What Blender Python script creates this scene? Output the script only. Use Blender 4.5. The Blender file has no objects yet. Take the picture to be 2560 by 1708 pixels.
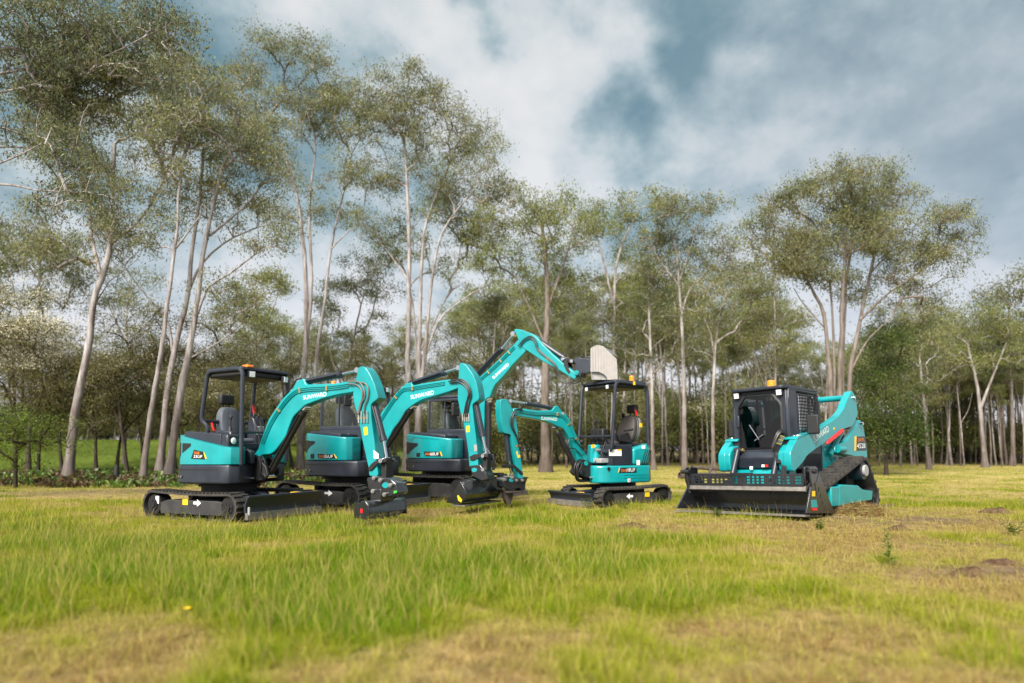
import bpy, bmesh, math, random
import numpy as np
from mathutils import Matrix, Vector

# ------------------------------------------------------------------ camera, sky, sun, exposure
scene = bpy.context.scene
COL = scene.collection
PITCH = math.radians(4.0)
CAM = np.array([0.0, 0.0, 1.1])
FPX, PX0, PY0 = 1707.0, 1280.0, 1005.0
cam_data = bpy.data.cameras.new("camera")
cam = bpy.data.objects.new("camera", cam_data)
COL.objects.link(cam)
cam.location = CAM
cam.rotation_euler = (math.radians(90) + PITCH, 0, 0)
cam_data.sensor_width = 36.0
cam_data.lens = 24.005
cam_data.shift_y = 151.0 / 2560.0
cam_data.clip_start = 0.05
cam_data.clip_end = 2000.0
cam_data.dof.use_dof = True
cam_data.dof.focus_distance = 11.4
cam_data.dof.aperture_fstop = 0.024 / 0.034
scene.camera = cam

SUN_EL, SUN_AZ = math.radians(40), math.radians(205)      # azimuth measured clockwise from +Y: behind the camera, to its left
SKY = 0.152
world = bpy.data.worlds.new("World")
scene.world = world
world.use_nodes = True
wt = world.node_tree
wt.nodes.clear()


def wn(kind, **kw):
    n = wt.nodes.new(kind)
    for k, v in kw.items():
        setattr(n, k, v)
    return n


def wmath(op, a, b=None, c=None, clamp=False):
    n = wn("ShaderNodeMath", operation=op, use_clamp=clamp)
    for i, x in enumerate((a, b, c)):
        if x is None:
            continue
        if isinstance(x, (int, float)):
            n.inputs[i].default_value = x
        else:
            wt.links.new(x, n.inputs[i])
    return n.outputs[0]


def build_sky():
    out = wn("ShaderNodeOutputWorld")
    tc = wn("ShaderNodeTexCoord")
    D = tc.outputs["Generated"]
    sky = wn("ShaderNodeTexSky", sky_type="NISHITA", sun_disc=False)
    sky.sun_elevation = SUN_EL
    sky.sun_rotation = SUN_AZ
    bg_sky = wn("ShaderNodeBackground")
    bg_sky.inputs[1].default_value = 0.05
    wt.links.new(sky.outputs[0], bg_sky.inputs[0])
    sep = wn("ShaderNodeSeparateXYZ")
    wt.links.new(D, sep.inputs[0])
    zc = wmath("MAXIMUM", wmath("ADD", sep.outputs[2], 0.42), 0.1)
    comb = wn("ShaderNodeCombineXYZ")
    wt.links.new(wmath("DIVIDE", sep.outputs[0], zc), comb.inputs[0])
    wt.links.new(wmath("DIVIDE", sep.outputs[1], zc), comb.inputs[1])
    mp = wn("ShaderNodeMapping")
    mp.inputs["Rotation"].default_value = (0, 0, math.radians(-38))
    mp.inputs["Scale"].default_value = (1.75, 1.5, 1)
    mp.inputs["Location"].default_value = (1.3, 4.2, 0)
    wt.links.new(comb.outputs[0], mp.inputs[0])

    def noise(vec, scale, detail, rough, dist=0.0):
        n = wn("ShaderNodeTexNoise")
        n.inputs["Scale"].default_value = scale
        n.inputs["Detail"].default_value = detail
        n.inputs["Roughness"].default_value = rough
        n.inputs["Distortion"].default_value = dist
        wt.links.new(vec, n.inputs["Vector"])
        return n.outputs[0]
    n1 = noise(mp.outputs[0], 1.7, 8, 0.52, 0.3)
    n2 = noise(mp.outputs[0], 4.3, 9, 0.55, 0.15)
    v = wmath("ADD", wmath("MULTIPLY", wmath("SUBTRACT", n1, 0.5), 2.2), wmath("MULTIPLY", wmath("SUBTRACT", n2, 0.5), 1.7))
    v = wmath("ADD", v, 0.53)

    wp = wn("ShaderNodeTexNoise")
    wp.inputs["Scale"].default_value = 5.5
    wp.inputs["Detail"].default_value = 6
    wt.links.new(D, wp.inputs["Vector"])
    w1 = wn("ShaderNodeVectorMath", operation="SUBTRACT")
    wt.links.new(wp.outputs["Color"], w1.inputs[0])
    w1.inputs[1].default_value = (0.5, 0.5, 0.5)
    w2 = wn("ShaderNodeVectorMath", operation="SCALE")
    wt.links.new(w1.outputs[0], w2.inputs[0])
    w2.inputs[3].default_value = 0.34
    w3 = wn("ShaderNodeVectorMath", operation="ADD")
    wt.links.new(w2.outputs[0], w3.inputs[0])
    wt.links.new(D, w3.inputs[1])
    w4 = wn("ShaderNodeVectorMath", operation="NORMALIZE")
    wt.links.new(w3.outputs[0], w4.inputs[0])
    DW = w4.outputs[0]

    def lobe(px, py, sharp):
        a, b = (px - PX0) / FPX, (PY0 - py) / FPX
        d = Vector((a, math.cos(PITCH) - b * math.sin(PITCH), math.sin(PITCH) + b * math.cos(PITCH))).normalized()
        n = wn("ShaderNodeVectorMath", operation="DOT_PRODUCT")
        wt.links.new(DW, n.inputs[0])
        n.inputs[1].default_value = d
        return wmath("POWER", wmath("MAXIMUM", n.outputs["Value"], 0.0), sharp)
    for px, py, sharp, w in ((1430, 180, 150, 0.5), (1150, 120, 220, 0.4), (1330, 430, 400, 0.32), (700, 30, 420, 0.4), (1240, 0, 900, -0.7), (1080, 340, 300, 0.25),
                             (1740, 60, 420, -0.42), (1690, 240, 800, -0.4), (1500, 320, 1500, -0.38), (1590, 430, 700, -0.34), (1900, 130, 900, 0.35), (1980, 60, 900, -0.25),
                             (2480, 470, 300, -0.34), (2150, 330, 80, 0.06), (2220, 140, 500, -0.2), (560, 210, 300, -0.25), (880, 90, 800, -0.25), (300, -60, 40, -0.25), (2560, -40, 60, -0.3), (1650, 310, 1500, 0.3)):
        v = wmath("ADD", v, wmath("MULTIPLY", lobe(px, py, sharp), w))
    low = wmath("SUBTRACT", 1.0, wmath("MULTIPLY", sep.outputs[2], 3.2), None, True)
    v = wmath("ADD", v, wmath("MULTIPLY", low, 0.42))
    # soft shoulders, so neither the gaps nor the bright masses go flat, and a fine mottle over all of it
    v = wmath("MULTIPLY_ADD", wmath("TANH", wmath("MULTIPLY", wmath("SUBTRACT", v, 0.5), 1.8)), 0.52, 0.51)
    n3 = noise(mp.outputs[0], 7.5, 7, 0.6, 0.3)
    v = wmath("ADD", v, wmath("MULTIPLY", wmath("SUBTRACT", n3, 0.5), 0.42), None, True)
    ramp = wn("ShaderNodeValToRGB")
    cr = ramp.color_ramp
    cr.elements[0].position = 0.08
    cr.elements[0].color = (0.15, 0.262, 0.305, 1)
    cr.elements[1].position = 0.97
    cr.elements[1].color = (0.80, 0.80, 0.79, 1)
    e = cr.elements.new(0.40)
    e.color = (0.37, 0.475, 0.505, 1)
    e = cr.elements.new(0.68)
    e.color = (0.62, 0.67, 0.68, 1)
    wt.links.new(v, ramp.inputs[0])
    # thinner veil to the right is greyer and flatter
    mixr = wn("ShaderNodeMix", data_type="RGBA")
    wt.links.new(wmath("MULTIPLY", lobe(2350, 380, 34), 0.55, None, True), mixr.inputs[0])
    wt.links.new(ramp.outputs[0], mixr.inputs[6])
    mixr.inputs[7].default_value = (0.41, 0.45, 0.485, 1)
    mixh = wn("ShaderNodeMix", data_type="RGBA")
    wt.links.new(wmath("MULTIPLY", wmath("POWER", low, 1.15), 0.95), mixh.inputs[0])
    wt.links.new(mixr.outputs[2], mixh.inputs[6])
    mixh.inputs[7].default_value = (0.80, 0.76, 0.83, 1)
    bg_cloud = wn("ShaderNodeBackground")
    # an overcast sky is brightest overhead and round the veiled sun, both outside the frame
    sunlobe = wn("ShaderNodeVectorMath", operation="DOT_PRODUCT")
    wt.links.new(D, sunlobe.inputs[0])
    sunlobe.inputs[1].default_value = (math.sin(SUN_AZ) * math.cos(SUN_EL), math.cos(SUN_AZ) * math.cos(SUN_EL), math.sin(SUN_EL))
    zen = wn("ShaderNodeMapRange", interpolation_type="SMOOTHSTEP")
    zen.inputs[1].default_value, zen.inputs[2].default_value, zen.inputs[3].default_value, zen.inputs[4].default_value = 0.62, 0.9, 0.0, 1.0
    wt.links.new(sep.outputs[2], zen.inputs[0])
    gain = wmath("ADD", wmath("ADD", 1.0, zen.outputs[0]), wmath("MULTIPLY", wmath("POWER", wmath("MAXIMUM", sunlobe.outputs["Value"], 0.0), 6.0), 1.0))
    wt.links.new(wmath("MULTIPLY", gain, SKY), bg_cloud.inputs[1])
    wt.links.new(mixh.outputs[2], bg_cloud.inputs[0])
    mix = wn("ShaderNodeMixShader")
    mix.inputs[0].default_value = 0.93
    wt.links.new(bg_sky.outputs[0], mix.inputs[1])
    wt.links.new(bg_cloud.outputs[0], mix.inputs[2])
    wt.links.new(mix.outputs[0], out.inputs[0])


build_sky()
sun_data = bpy.data.lights.new("sun", "SUN")
sun_data.energy = 1.5
sun_data.angle = math.radians(25)
sun_data.color = (1.0, 0.94, 0.85)
sun = bpy.data.objects.new("sun", sun_data)
COL.objects.link(sun)
_sd = Vector((math.sin(SUN_AZ) * math.cos(SUN_EL), math.cos(SUN_AZ) * math.cos(SUN_EL), math.sin(SUN_EL)))
sun.rotation_euler = _sd.to_track_quat("Z", "Y").to_euler()
scene.view_settings.view_transform = "Standard"
scene.view_settings.look = "None"
scene.view_settings.exposure = 2.74
scene.view_settings.gamma = 1.0
scene.cycles.use_denoising = True
scene.cycles.max_bounces = 6
scene.cycles.transparent_max_bounces = 12

# ------------------------------------------------------------------ helpers


def ray(px, py):
    a, b = (px - PX0) / FPX, (PY0 - py) / FPX
    return np.array([a, math.cos(PITCH) - b * math.sin(PITCH), math.sin(PITCH) + b * math.cos(PITCH)])


def at(px, py, Y):
    """World point at depth Y on the line of sight of a pixel of the photograph."""
    r = ray(px, py)
    return CAM + r * (Y / r[1])


def ZM(x0, y0, s):
    return lambda *p: (x0 + p[0] / s, y0 + p[1] / s)


Z1 = ZM(340, 880, 3.5646)
Z2 = ZM(680, 880, 3.647)
Z3 = ZM(940, 800, 3.266)
Z4 = ZM(1230, 920, 4.3565)
Z5 = ZM(1660, 920, 4.02)
Z6 = ZM(1160, 800, 5.341)


class Frame:
    """A machine's own axes: u forward, v left, z up."""

    def __init__(s, yaw, O, pitch=0.0, roll=0.0):
        s.M = Matrix.Rotation(math.radians(yaw), 3, "Z") @ Matrix.Rotation(math.radians(pitch), 3, "Y") @ Matrix.Rotation(math.radians(roll), 3, "X")
        s.R = np.array(s.M)
        s.O = np.array(O, float)

    def hit(s, q, ax, val):
        r = s.R.T @ ray(*q)
        o = s.R.T @ (CAM - s.O)
        return o + r * ((val - o[ax]) / r[ax])

    def uz(s, Z, pts, v):
        return [tuple(s.hit(Z(*p), 1, v)[[0, 2]]) for p in pts]

    def empty(s, name):
        o = bpy.data.objects.new(name, None)
        COL.objects.link(o)
        o.location = s.O
        o.rotation_euler = s.M.to_euler()
        o.empty_display_size = 0.3
        return o


class MB:
    def __init__(s):
        s.v, s.f = [], []

    def add(s, vs, fs):
        b = len(s.v)
        s.v += [tuple(map(float, p)) for p in vs]
        s.f += [tuple(i + b for i in f) for f in fs]
        return s

    def box(s, a, b, M=None):
        (x0, y0, z0), (x1, y1, z1) = a, b
        vs = [(x, y, z) for z in (z0, z1) for x, y in ((x0, y0), (x1, y0), (x1, y1), (x0, y1))]
        if M is not None:
            vs = [M @ Vector(p) for p in vs]
        return s.add(vs, [(3, 2, 1, 0), (4, 5, 6, 7), (0, 1, 5, 4), (1, 2, 6, 5), (2, 3, 7, 6), (3, 0, 4, 7)])

    def prism(s, pts, a, b, ax=1):
        """Polygon given in the two axes other than ax, extruded from a to b along ax."""
        ar = sum(p[0] * q[1] - q[0] * p[1] for p, q in zip(pts, pts[1:] + pts[:1]))
        if ar < 0:
            pts = pts[::-1]
        if ax == 1:
            a, b = max(a, b), min(a, b)
        else:
            a, b = min(a, b), max(a, b)

        def mk(p, w):
            return (p[0], w, p[1]) if ax == 1 else ((p[0], p[1], w) if ax == 2 else (w, p[0], p[1]))
        n = len(pts)
        vs = [mk(p, a) for p in pts] + [mk(p, b) for p in pts]
        fs = [tuple(range(n - 1, -1, -1)), tuple(range(n, 2 * n))] + [(i, (i + 1) % n, n + (i + 1) % n, n + i) for i in range(n)]
        return s.add(vs, fs)

    def loft(s, plan, z0, ztop, inset=0.0):
        """Plan polygon (u, v) with flat bottom z0 and a top that follows ztop(u, v)."""
        n = len(plan)
        cu = sum(p[0] for p in plan) / n
        cv = sum(p[1] for p in plan) / n
        top = []
        for p in plan:
            d = math.hypot(p[0] - cu, p[1] - cv) or 1
            k = 1 - inset / d
            q = (cu + (p[0] - cu) * k, cv + (p[1] - cv) * k)
            top.append((q[0], q[1], ztop(*q)))
        vs = [(p[0], p[1], z0) for p in plan] + top
        ar = sum(p[0] * q[1] - q[0] * p[1] for p, q in zip(plan, plan[1:] + plan[:1]))
        fs = [tuple(range(n - 1, -1, -1)), tuple(range(n, 2 * n))] + [(i, (i + 1) % n, n + (i + 1) % n, n + i) for i in range(n)]
        if ar < 0:
            fs = [f[::-1] for f in fs]
        return s.add(vs, fs)

    def tube(s, path, r, n=8, closed=False, r1=None):
        P = [Vector(p) for p in path]
        m = len(P)
        vs, fs = [], []
        ref = Vector((0, 0, 1))
        T0 = (P[1] - P[0]).normalized()
        if abs(T0.dot(ref)) > 0.9:
            ref = Vector((1, 0, 0))
        X = T0.cross(ref).normalized()
        for i in range(m):
            if closed:
                T = (P[(i + 1) % m] - P[i - 1]).normalized()
            else:
                T = (P[min(i + 1, m - 1)] - P[max(i - 1, 0)])
                T = T.normalized() if T.length > 1e-9 else T0
            X = (X - T * X.dot(T)).normalized()
            Y = T.cross(X)
            rr = r if r1 is None else r + (r1 - r) * i / (m - 1)
            for k in range(n):
                a = 2 * math.pi * k / n
                vs.append(P[i] + (X * math.cos(a) + Y * math.sin(a)) * rr)
        for i in range(m if closed else m - 1):
            j = (i + 1) % m
            for k in range(n):
                fs.append((i * n + k, i * n + (k + 1) % n, j * n + (k + 1) % n, j * n + k))
        if not closed:
            fs += [tuple(range(n - 1, -1, -1)), tuple((m - 1) * n + k for k in range(n))]
        return s.add(vs, fs)

    def cyl(s, a, b, r, n=16, r1=None):
        return s.tube([a, b], r, n, False, r1)

    def ball(s, c, r, nu=12, nv=8):
        rx, ry, rz = r if isinstance(r, tuple) else (r, r, r)
        vs = [(c[0], c[1], c[2] - rz)]
        for j in range(1, nv):
            t = -math.pi / 2 + math.pi * j / nv
            for i in range(nu):
                a = 2 * math.pi * i / nu
                vs.append((c[0] + rx * math.cos(t) * math.cos(a), c[1] + ry * math.cos(t) * math.sin(a), c[2] + rz * math.sin(t)))
        vs.append((c[0], c[1], c[2] + rz))
        fs = [(0, 1 + (i + 1) % nu, 1 + i) for i in range(nu)]
        for j in range(nv - 2):
            for i in range(nu):
                a, b = 1 + j * nu + i, 1 + j * nu + (i + 1) % nu
                fs.append((a, b, b + nu, a + nu))
        L = len(vs) - 1
        fs += [(L, L - nu + i, L - nu + (i + 1) % nu) for i in range(nu)]
        return s.add(vs, fs)

    def build(s, name, mat, parent=None, bevel=0.0, seg=2, smooth=32, sub=0):
        me = bpy.data.meshes.new(name)
        me.from_pydata(s.v, [], s.f)
        me.materials.append(mat)
        me.shade_smooth()
        me.set_sharp_from_angle(angle=math.radians(smooth))
        o = bpy.data.objects.new(name, me)
        COL.objects.link(o)
        if parent is not None:
            o.parent = parent
        if bevel:
            m = o.modifiers.new("bevel", "BEVEL")
            m.width = bevel
            m.segments = seg
            m.limit_method = "ANGLE"
            m.angle_limit = math.radians(35)
            me.shade_smooth()
            me.set_sharp_from_angle(angle=math.radians(62))
        if sub:
            m = o.modifiers.new("sub", "SUBSURF")
            m.levels = m.render_levels = sub
            me.set_sharp_from_angle(angle=math.radians(180))
        return o


def curve(pts, n=6, closed=False):
    """Catmull-Rom through points of any dimension."""
    P = [np.array(p, float) for p in pts]
    m = len(P)
    out = []
    for i in range(m if closed else m - 1):
        p0 = P[i - 1] if (closed or i > 0) else 2 * P[0] - P[1]
        p1, p2 = P[i], P[(i + 1) % m]
        p3 = P[(i + 2) % m] if (closed or i + 2 < m) else 2 * P[-1] - P[-2]
        for k in range(n):
            t = k / n
            out.append(0.5 * (2 * p1 + (p2 - p0) * t + (2 * p0 - 5 * p1 + 4 * p2 - p3) * t * t + (3 * p1 - p0 - 3 * p2 + p3) * t ** 3))
    if not closed:
        out.append(P[-1])
    return [tuple(p) for p in out]


def fillet(pts, r, n=4, closed=True):
    """Round the corners of a 2D or 3D polyline."""
    P = [np.array(p, float) for p in pts]
    m = len(P)
    out = []
    for i in range(m):
        if not closed and i in (0, m - 1):
            out.append(tuple(P[i]))
            continue
        a, b, c = P[i - 1], P[i], P[(i + 1) % m]
        la, lc = np.linalg.norm(a - b), np.linalg.norm(c - b)
        rr = min(r, la * 0.45, lc * 0.45)
        s, e = b + (a - b) / la * rr, b + (c - b) / lc * rr
        for k in range(n + 1):
            t = k / n
            out.append(tuple((1 - t) ** 2 * s + 2 * t * (1 - t) * b + t * t * e))
    return out


def text_mesh(string, bold=0.012, shear=0.0):
    cu = bpy.data.curves.new("lettering", "FONT")
    cu.body = string
    cu.offset = bold
    cu.shear = shear
    cu.resolution_u = 4
    o = bpy.data.objects.new("lettering", cu)
    COL.objects.link(o)
    dg = bpy.context.evaluated_depsgraph_get()
    dg.update()
    me = bpy.data.meshes.new_from_object(o.evaluated_get(dg))
    bpy.data.objects.remove(o)
    vs = [tuple(v.co) for v in me.vertices]
    fs = [tuple(p.vertices) for p in me.polygons]
    bpy.data.meshes.remove(me)
    x0, x1 = min(v[0] for v in vs), max(v[0] for v in vs)
    y0, y1 = min(v[1] for v in vs), max(v[1] for v in vs)
    return [((v[0] - x0) / (x1 - x0), (v[1] - y0) / (y1 - y0)) for v in vs], fs


def lettering(string, p0, p1, p2, mat, parent, name="lettering", bold=0.012, shear=0.0):
    """Flat letters filling the parallelogram with lower left p0, lower right p1, upper left p2 (local 3D)."""
    p0, p1, p2 = map(np.array, (p0, p1, p2))
    vs, fs = text_mesh(string, bold, shear)
    return MB().add([p0 + (p1 - p0) * x + (p2 - p0) * y for x, y in vs], fs).build(name, mat, parent)


def tag(o, label, cat, group=None, kind=None):
    if label:
        o["label"] = label
    if cat:
        o["category"] = cat
    if group:
        o["group"] = group
    if kind:
        o["kind"] = kind
    return o


# ------------------------------------------------------------------ materials


def material(name, col, rough=0.5, metal=0.0, var=0.0, vscale=8.0, bump=0.0, bscale=60.0, coat=0.0, spec=0.5, dust=None):
    m = bpy.data.materials.new(name)
    m.use_nodes = True
    nt = m.node_tree
    b = nt.nodes["Principled BSDF"]
    b.inputs["Base Color"].default_value = (*col, 1)
    b.inputs["Roughness"].default_value = rough
    b.inputs["Metallic"].default_value = metal
    b.inputs["Coat Weight"].default_value = coat
    b.inputs["Coat Roughness"].default_value = 0.12
    b.inputs["Specular IOR Level"].default_value = spec
    tc = nt.nodes.new("ShaderNodeTexCoord")
    if var or dust:
        n = nt.nodes.new("ShaderNodeTexNoise")
        n.inputs["Scale"].default_value = vscale
        n.inputs["Detail"].default_value = 6
        nt.links.new(tc.outputs["Object"], n.inputs["Vector"])
        mx = nt.nodes.new("ShaderNodeMix")
        mx.data_type = "RGBA"
        rp = nt.nodes.new("ShaderNodeMapRange")
        rp.inputs[1].default_value, rp.inputs[2].default_value = 0.35, 0.7
        nt.links.new(n.outputs[0], rp.inputs[0])
        nt.links.new(rp.outputs[0], mx.inputs[0])
        mx.inputs[6].default_value = (*[c * (1 - var) for c in col], 1)
        mx.inputs[7].default_value = (*(dust or [min(1, c * (1 + var)) for c in col]), 1)
        nt.links.new(mx.outputs[2], b.inputs["Base Color"])
        r2 = nt.nodes.new("ShaderNodeMapRange")
        r2.inputs[3].default_value, r2.inputs[4].default_value = max(0.02, rough - 0.1), min(1, rough + 0.12)
        nt.links.new(n.outputs[0], r2.inputs[0])
        nt.links.new(r2.outputs[0], b.inputs["Roughness"])
    if bump:
        n = nt.nodes.new("ShaderNodeTexNoise")
        n.inputs["Scale"].default_value = bscale
        n.inputs["Detail"].default_value = 4
        nt.links.new(tc.outputs["Object"], n.inputs["Vector"])
        bp = nt.nodes.new("ShaderNodeBump")
        bp.inputs["Strength"].default_value = bump
        bp.inputs["Distance"].default_value = 0.02
        nt.links.new(n.outputs[0], bp.inputs["Height"])
        nt.links.new(bp.outputs[0], b.inputs["Normal"])
    return m


TEAL = material("teal_paint", (0.003, 0.235, 0.25), 0.3, 0, 0.10, 4, bump=0.02, bscale=300, coat=0.3)
MUDDY = material("muddy_charcoal", (0.022, 0.023, 0.027), 0.6, 0, 0.15, 6, bump=0.15, bscale=50, dust=(0.04, 0.037, 0.035))
DARK = material("charcoal_paint", (0.018, 0.022, 0.032), 0.38, 0, 0.15, 5, spec=0.5)
BLACK = material("black_paint", (0.012, 0.013, 0.016), 0.24, 0, 0.2, 6, coat=0.7)
FLATBLACK = material("matt_black", (0.007, 0.007, 0.008), 0.6, 0, 0.2, 9)
RUBBER = material("track_rubber", (0.014, 0.0135, 0.014), 0.75, 0, 0.0, 7, bump=0.3, dust=(0.045, 0.038, 0.03))
HOSE = material("hose_rubber", (0.012, 0.012, 0.013), 0.45)
STEEL = material("cylinder_rod", (0.62, 0.63, 0.65), 0.16, 1.0)
WORN = material("worn_steel", (0.30, 0.29, 0.28), 0.42, 0.7, 0.25, 12)
TINE = material("rusty_dark_steel", (0.06, 0.048, 0.042), 0.55, 0.3, 0.3, 15)
LIP = material("scuffed_lip_steel", (0.15, 0.135, 0.12), 0.6, 0.3, 0.25, 12)
PALE = material("bare_plate_steel", (0.27, 0.25, 0.238), 0.6, 0.1, 0.08, 9, bump=0.05, bscale=60)
BRASS = material("brass_fitting", (0.55, 0.42, 0.16), 0.35, 0.8)
WHITE = material("white_decal", (0.78, 0.78, 0.77), 0.5)
LAMPW = material("clear_lamp", (0.75, 0.76, 0.76), 0.15, 0.2, coat=0.6)
ORANGE = material("amber_lens", (0.9, 0.22, 0.01), 0.25, coat=0.5)
DECALOR = material("orange_decal", (0.85, 0.22, 0.01), 0.45)
YELLOW = material("yellow_decal", (0.80, 0.48, 0.01), 0.45)
RED = material("red_plastic", (0.62, 0.012, 0.012), 0.35)
GREEN = material("green_tag", (0.03, 0.35, 0.03), 0.5)
SEATM = material("grey_seat_vinyl", (0.075, 0.085, 0.105), 0.55, 0, 0.1, 20, bump=0.1, bscale=120)
SEATB = material("brown_black_seat", (0.035, 0.028, 0.025), 0.6, 0, 0.15, 20)
GREYP = material("grey_plastic", (0.28, 0.28, 0.28), 0.5, 0, 0.06, 10)


def glass_material(name, tint):
    m = bpy.data.materials.new(name)
    m.use_nodes = True
    nt = m.node_tree
    nt.nodes.clear()
    o = nt.nodes.new("ShaderNodeOutputMaterial")
    mix = nt.nodes.new("ShaderNodeMixShader")
    tr = nt.nodes.new("ShaderNodeBsdfTransparent")
    tr.inputs[0].default_value = (*tint, 1)
    gl = nt.nodes.new("ShaderNodeBsdfGlossy")
    gl.inputs["Roughness"].default_value = 0.02
    fr = nt.nodes.new("ShaderNodeFresnel")
    fr.inputs[0].default_value = 1.5
    mr = nt.nodes.new("ShaderNodeMath")
    mr.operation = "MULTIPLY_ADD"
    mr.inputs[1].default_value = 0.8
    mr.inputs[2].default_value = 0.02
    nt.links.new(fr.outputs[0], mr.inputs[0])
    nt.links.new(mr.outputs[0], mix.inputs[0])
    nt.links.new(tr.outputs[0], mix.inputs[1])
    nt.links.new(gl.outputs[0], mix.inputs[2])
    nt.links.new(mix.outputs[0], o.inputs[0])
    return m


GLASS = glass_material("tinted_glass", (0.86, 0.90, 0.87))
GLASSD = glass_material("dark_glass", (0.13, 0.15, 0.15))

# ------------------------------------------------------------------ machine components


def hull(pts):
    pts = sorted(set((round(p[0], 5), round(p[1], 5)) for p in pts))

    def half(ps):
        h = []
        for p in ps:
            while len(h) > 1 and (h[-1][0] - h[-2][0]) * (p[1] - h[-2][1]) - (h[-1][1] - h[-2][1]) * (p[0] - h[-2][0]) <= 0:
                h.pop()
            h.append(p)
        return h
    a, b = half(pts), half(pts[::-1])
    return a[:-1] + b[:-1]


def belt_path(circles, sag=0.0):
    H = hull([(c[0] + c[2] * math.cos(t), c[1] + c[2] * math.sin(t)) for c in circles for t in np.linspace(0, 2 * math.pi, 40)[:-1]])
    out = []
    for p, q in zip(H, H[1:] + H[:1]):
        L = math.dist(p, q)
        n = max(1, int(L / 0.06))
        for k in range(n):
            t = k / n
            s = sag * 4 * t * (1 - t) if (L > 0.5 and p[0] > q[0]) else 0
            out.append((p[0] + (q[0] - p[0]) * t, p[1] + (q[1] - p[1]) * t - s))
    return out


def make_belt(e, circles, v0, v1, thick=0.03, pitch=0.085, lug=0.022, sag=0.0, name="rubber_track", wide=0.24):
    P = belt_path(circles, sag)
    n = len(P)
    mb = MB()
    N = []
    for i in range(n):
        a, b = np.array(P[i - 1]), np.array(P[(i + 1) % n])
        t = (b - a) / np.linalg.norm(b - a)
        N.append((t[1], -t[0]))
    vs = []
    for i in range(n):
        p, m = P[i], N[i]
        q = (p[0] - m[0] * thick, p[1] - m[1] * thick)
        vs += [(p[0], v0, p[1]), (p[0], v1, p[1]), (q[0], v1, q[1]), (q[0], v0, q[1])]
    fs = []
    for i in range(n):
        j = (i + 1) % n
        for k in range(4):
            l = (k + 1) % 4
            fs.append((i * 4 + k, i * 4 + l, j * 4 + l, j * 4 + k))
    mb.add(vs, fs)
    # tread lugs and inner guide lugs
    S = [0.0]
    for i in range(n):
        S.append(S[-1] + math.dist(P[i], P[(i + 1) % n]))
    L = S[-1]
    cnt = int(L / pitch)
    PX = np.array(P + [P[0]])
    NX = np.array(N + [N[0]])
    for k in range(cnt):
        s = L * k / cnt
        for part in range(2):
            ss = (s + part * L / cnt * 0.28) % L
            c = np.array([np.interp(ss, S, PX[:, 0]), np.interp(ss, S, PX[:, 1])])
            m = np.array([np.interp(ss, S, NX[:, 0]), np.interp(ss, S, NX[:, 1])])
            m /= np.linalg.norm(m)
            t = np.array([-m[1], m[0]])
            w = pitch * wide
            a, b = (v0 + 0.005, (v0 + v1) / 2 + 0.02) if part == 0 else ((v0 + v1) / 2 - 0.02, v1 - 0.005)
            q = [c - t * w - m * 0.006, c + t * w - m * 0.006, c + t * w * 0.6 + m * lug, c - t * w * 0.6 + m * lug]
            mb.prism([tuple(x) for x in q], a, b)
    return mb.build(name, RUBBER, e)


def wheel(e, name, u, z, v0, v1, r, mat=FLATBLACK, hub=True):
    mb = MB().cyl((u, v0, z), (u, v1, z), r, 24)
    s = -1 if v0 + v1 < 0 else 1
    o = max(v0, v1, key=abs)
    if hub:
        mb.cyl((u, o, z), (u, o + s * 0.012, z), r * 0.55, 18)
        mb.cyl((u, o + s * 0.01, z), (u, o + s * 0.03, z), r * 0.28, 12)
        for k in range(6):
            a = k * math.pi / 3
            mb.cyl((u + r * 0.42 * math.cos(a), o + s * 0.01, z + r * 0.42 * math.sin(a)), (u + r * 0.42 * math.cos(a), o + s * 0.022, z + r * 0.42 * math.sin(a)), r * 0.07, 6)
    return mb.build(name, mat, e)


def quad(F, Z, pts, v, mat, name, e, off=0.0, ax=1):
    """A thin plate or sticker on the plane with that lateral coordinate."""
    L = [F.hit(Z(*p), ax, v) for p in pts]
    t = 0.003 * (-1 if v < 0 else 1)
    mb = MB()
    if ax == 1:
        mb.prism([(p[0], p[2]) for p in L], v, v + t)
    else:
        mb.prism([(p[1], p[2]) for p in L], v, v + 0.003, 0)
    return mb.build(name, mat, e)


def ram(F, e, name, b0, b1, r1, r, v=0.0, mat=DARK, rod=0.5, extend=0.0):
    """Hydraulic cylinder: barrel b0-b1, rod to r1 (pixels of the photograph, on the plane v)."""
    p0, p1 = F.hit(b0, 1, v), F.hit(b1, 1, v)
    p2 = F.hit(r1, 1, v)
    mb = MB().cyl(p0, p1, r, 18)
    d = (p1 - p0) / np.linalg.norm(p1 - p0)
    mb.cyl(p1 - d * 0.05, p1 + d * 0.015, r * 1.16, 18)
    mb.cyl(p0 - d * 0.01, p0 + d * 0.03, r * 1.1, 18)
    mb.cyl(p0 + np.array([0, -r * 1.3, 0]), p0 + np.array([0, r * 1.3, 0]), r * 0.8, 14)
    side = np.array([0, -1 if v <= 0 else 1, 0.0]) * (r + 0.014)
    mb.tube([p0 + d * 0.06 + side, p1 - d * 0.05 + side], 0.011, 6)
    o = mb.build(name, mat, e)
    q = MB().cyl(p1, p2, r * rod, 14)
    q.cyl(p2 + np.array([0, -r * 1.1, 0]), p2 + np.array([0, r * 1.1, 0]), r * 0.85, 14)
    q.build("rod", STEEL, o)
    return o


def bolts(e, pts, axis, r=0.014, mat=STEEL, name="bolt"):
    mb = MB()
    for p in pts:
        p = np.array(p, float)
        mb.cyl(p, p + np.array(axis) * 0.012, r, 6)
    return mb.build(name, mat, e)


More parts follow.
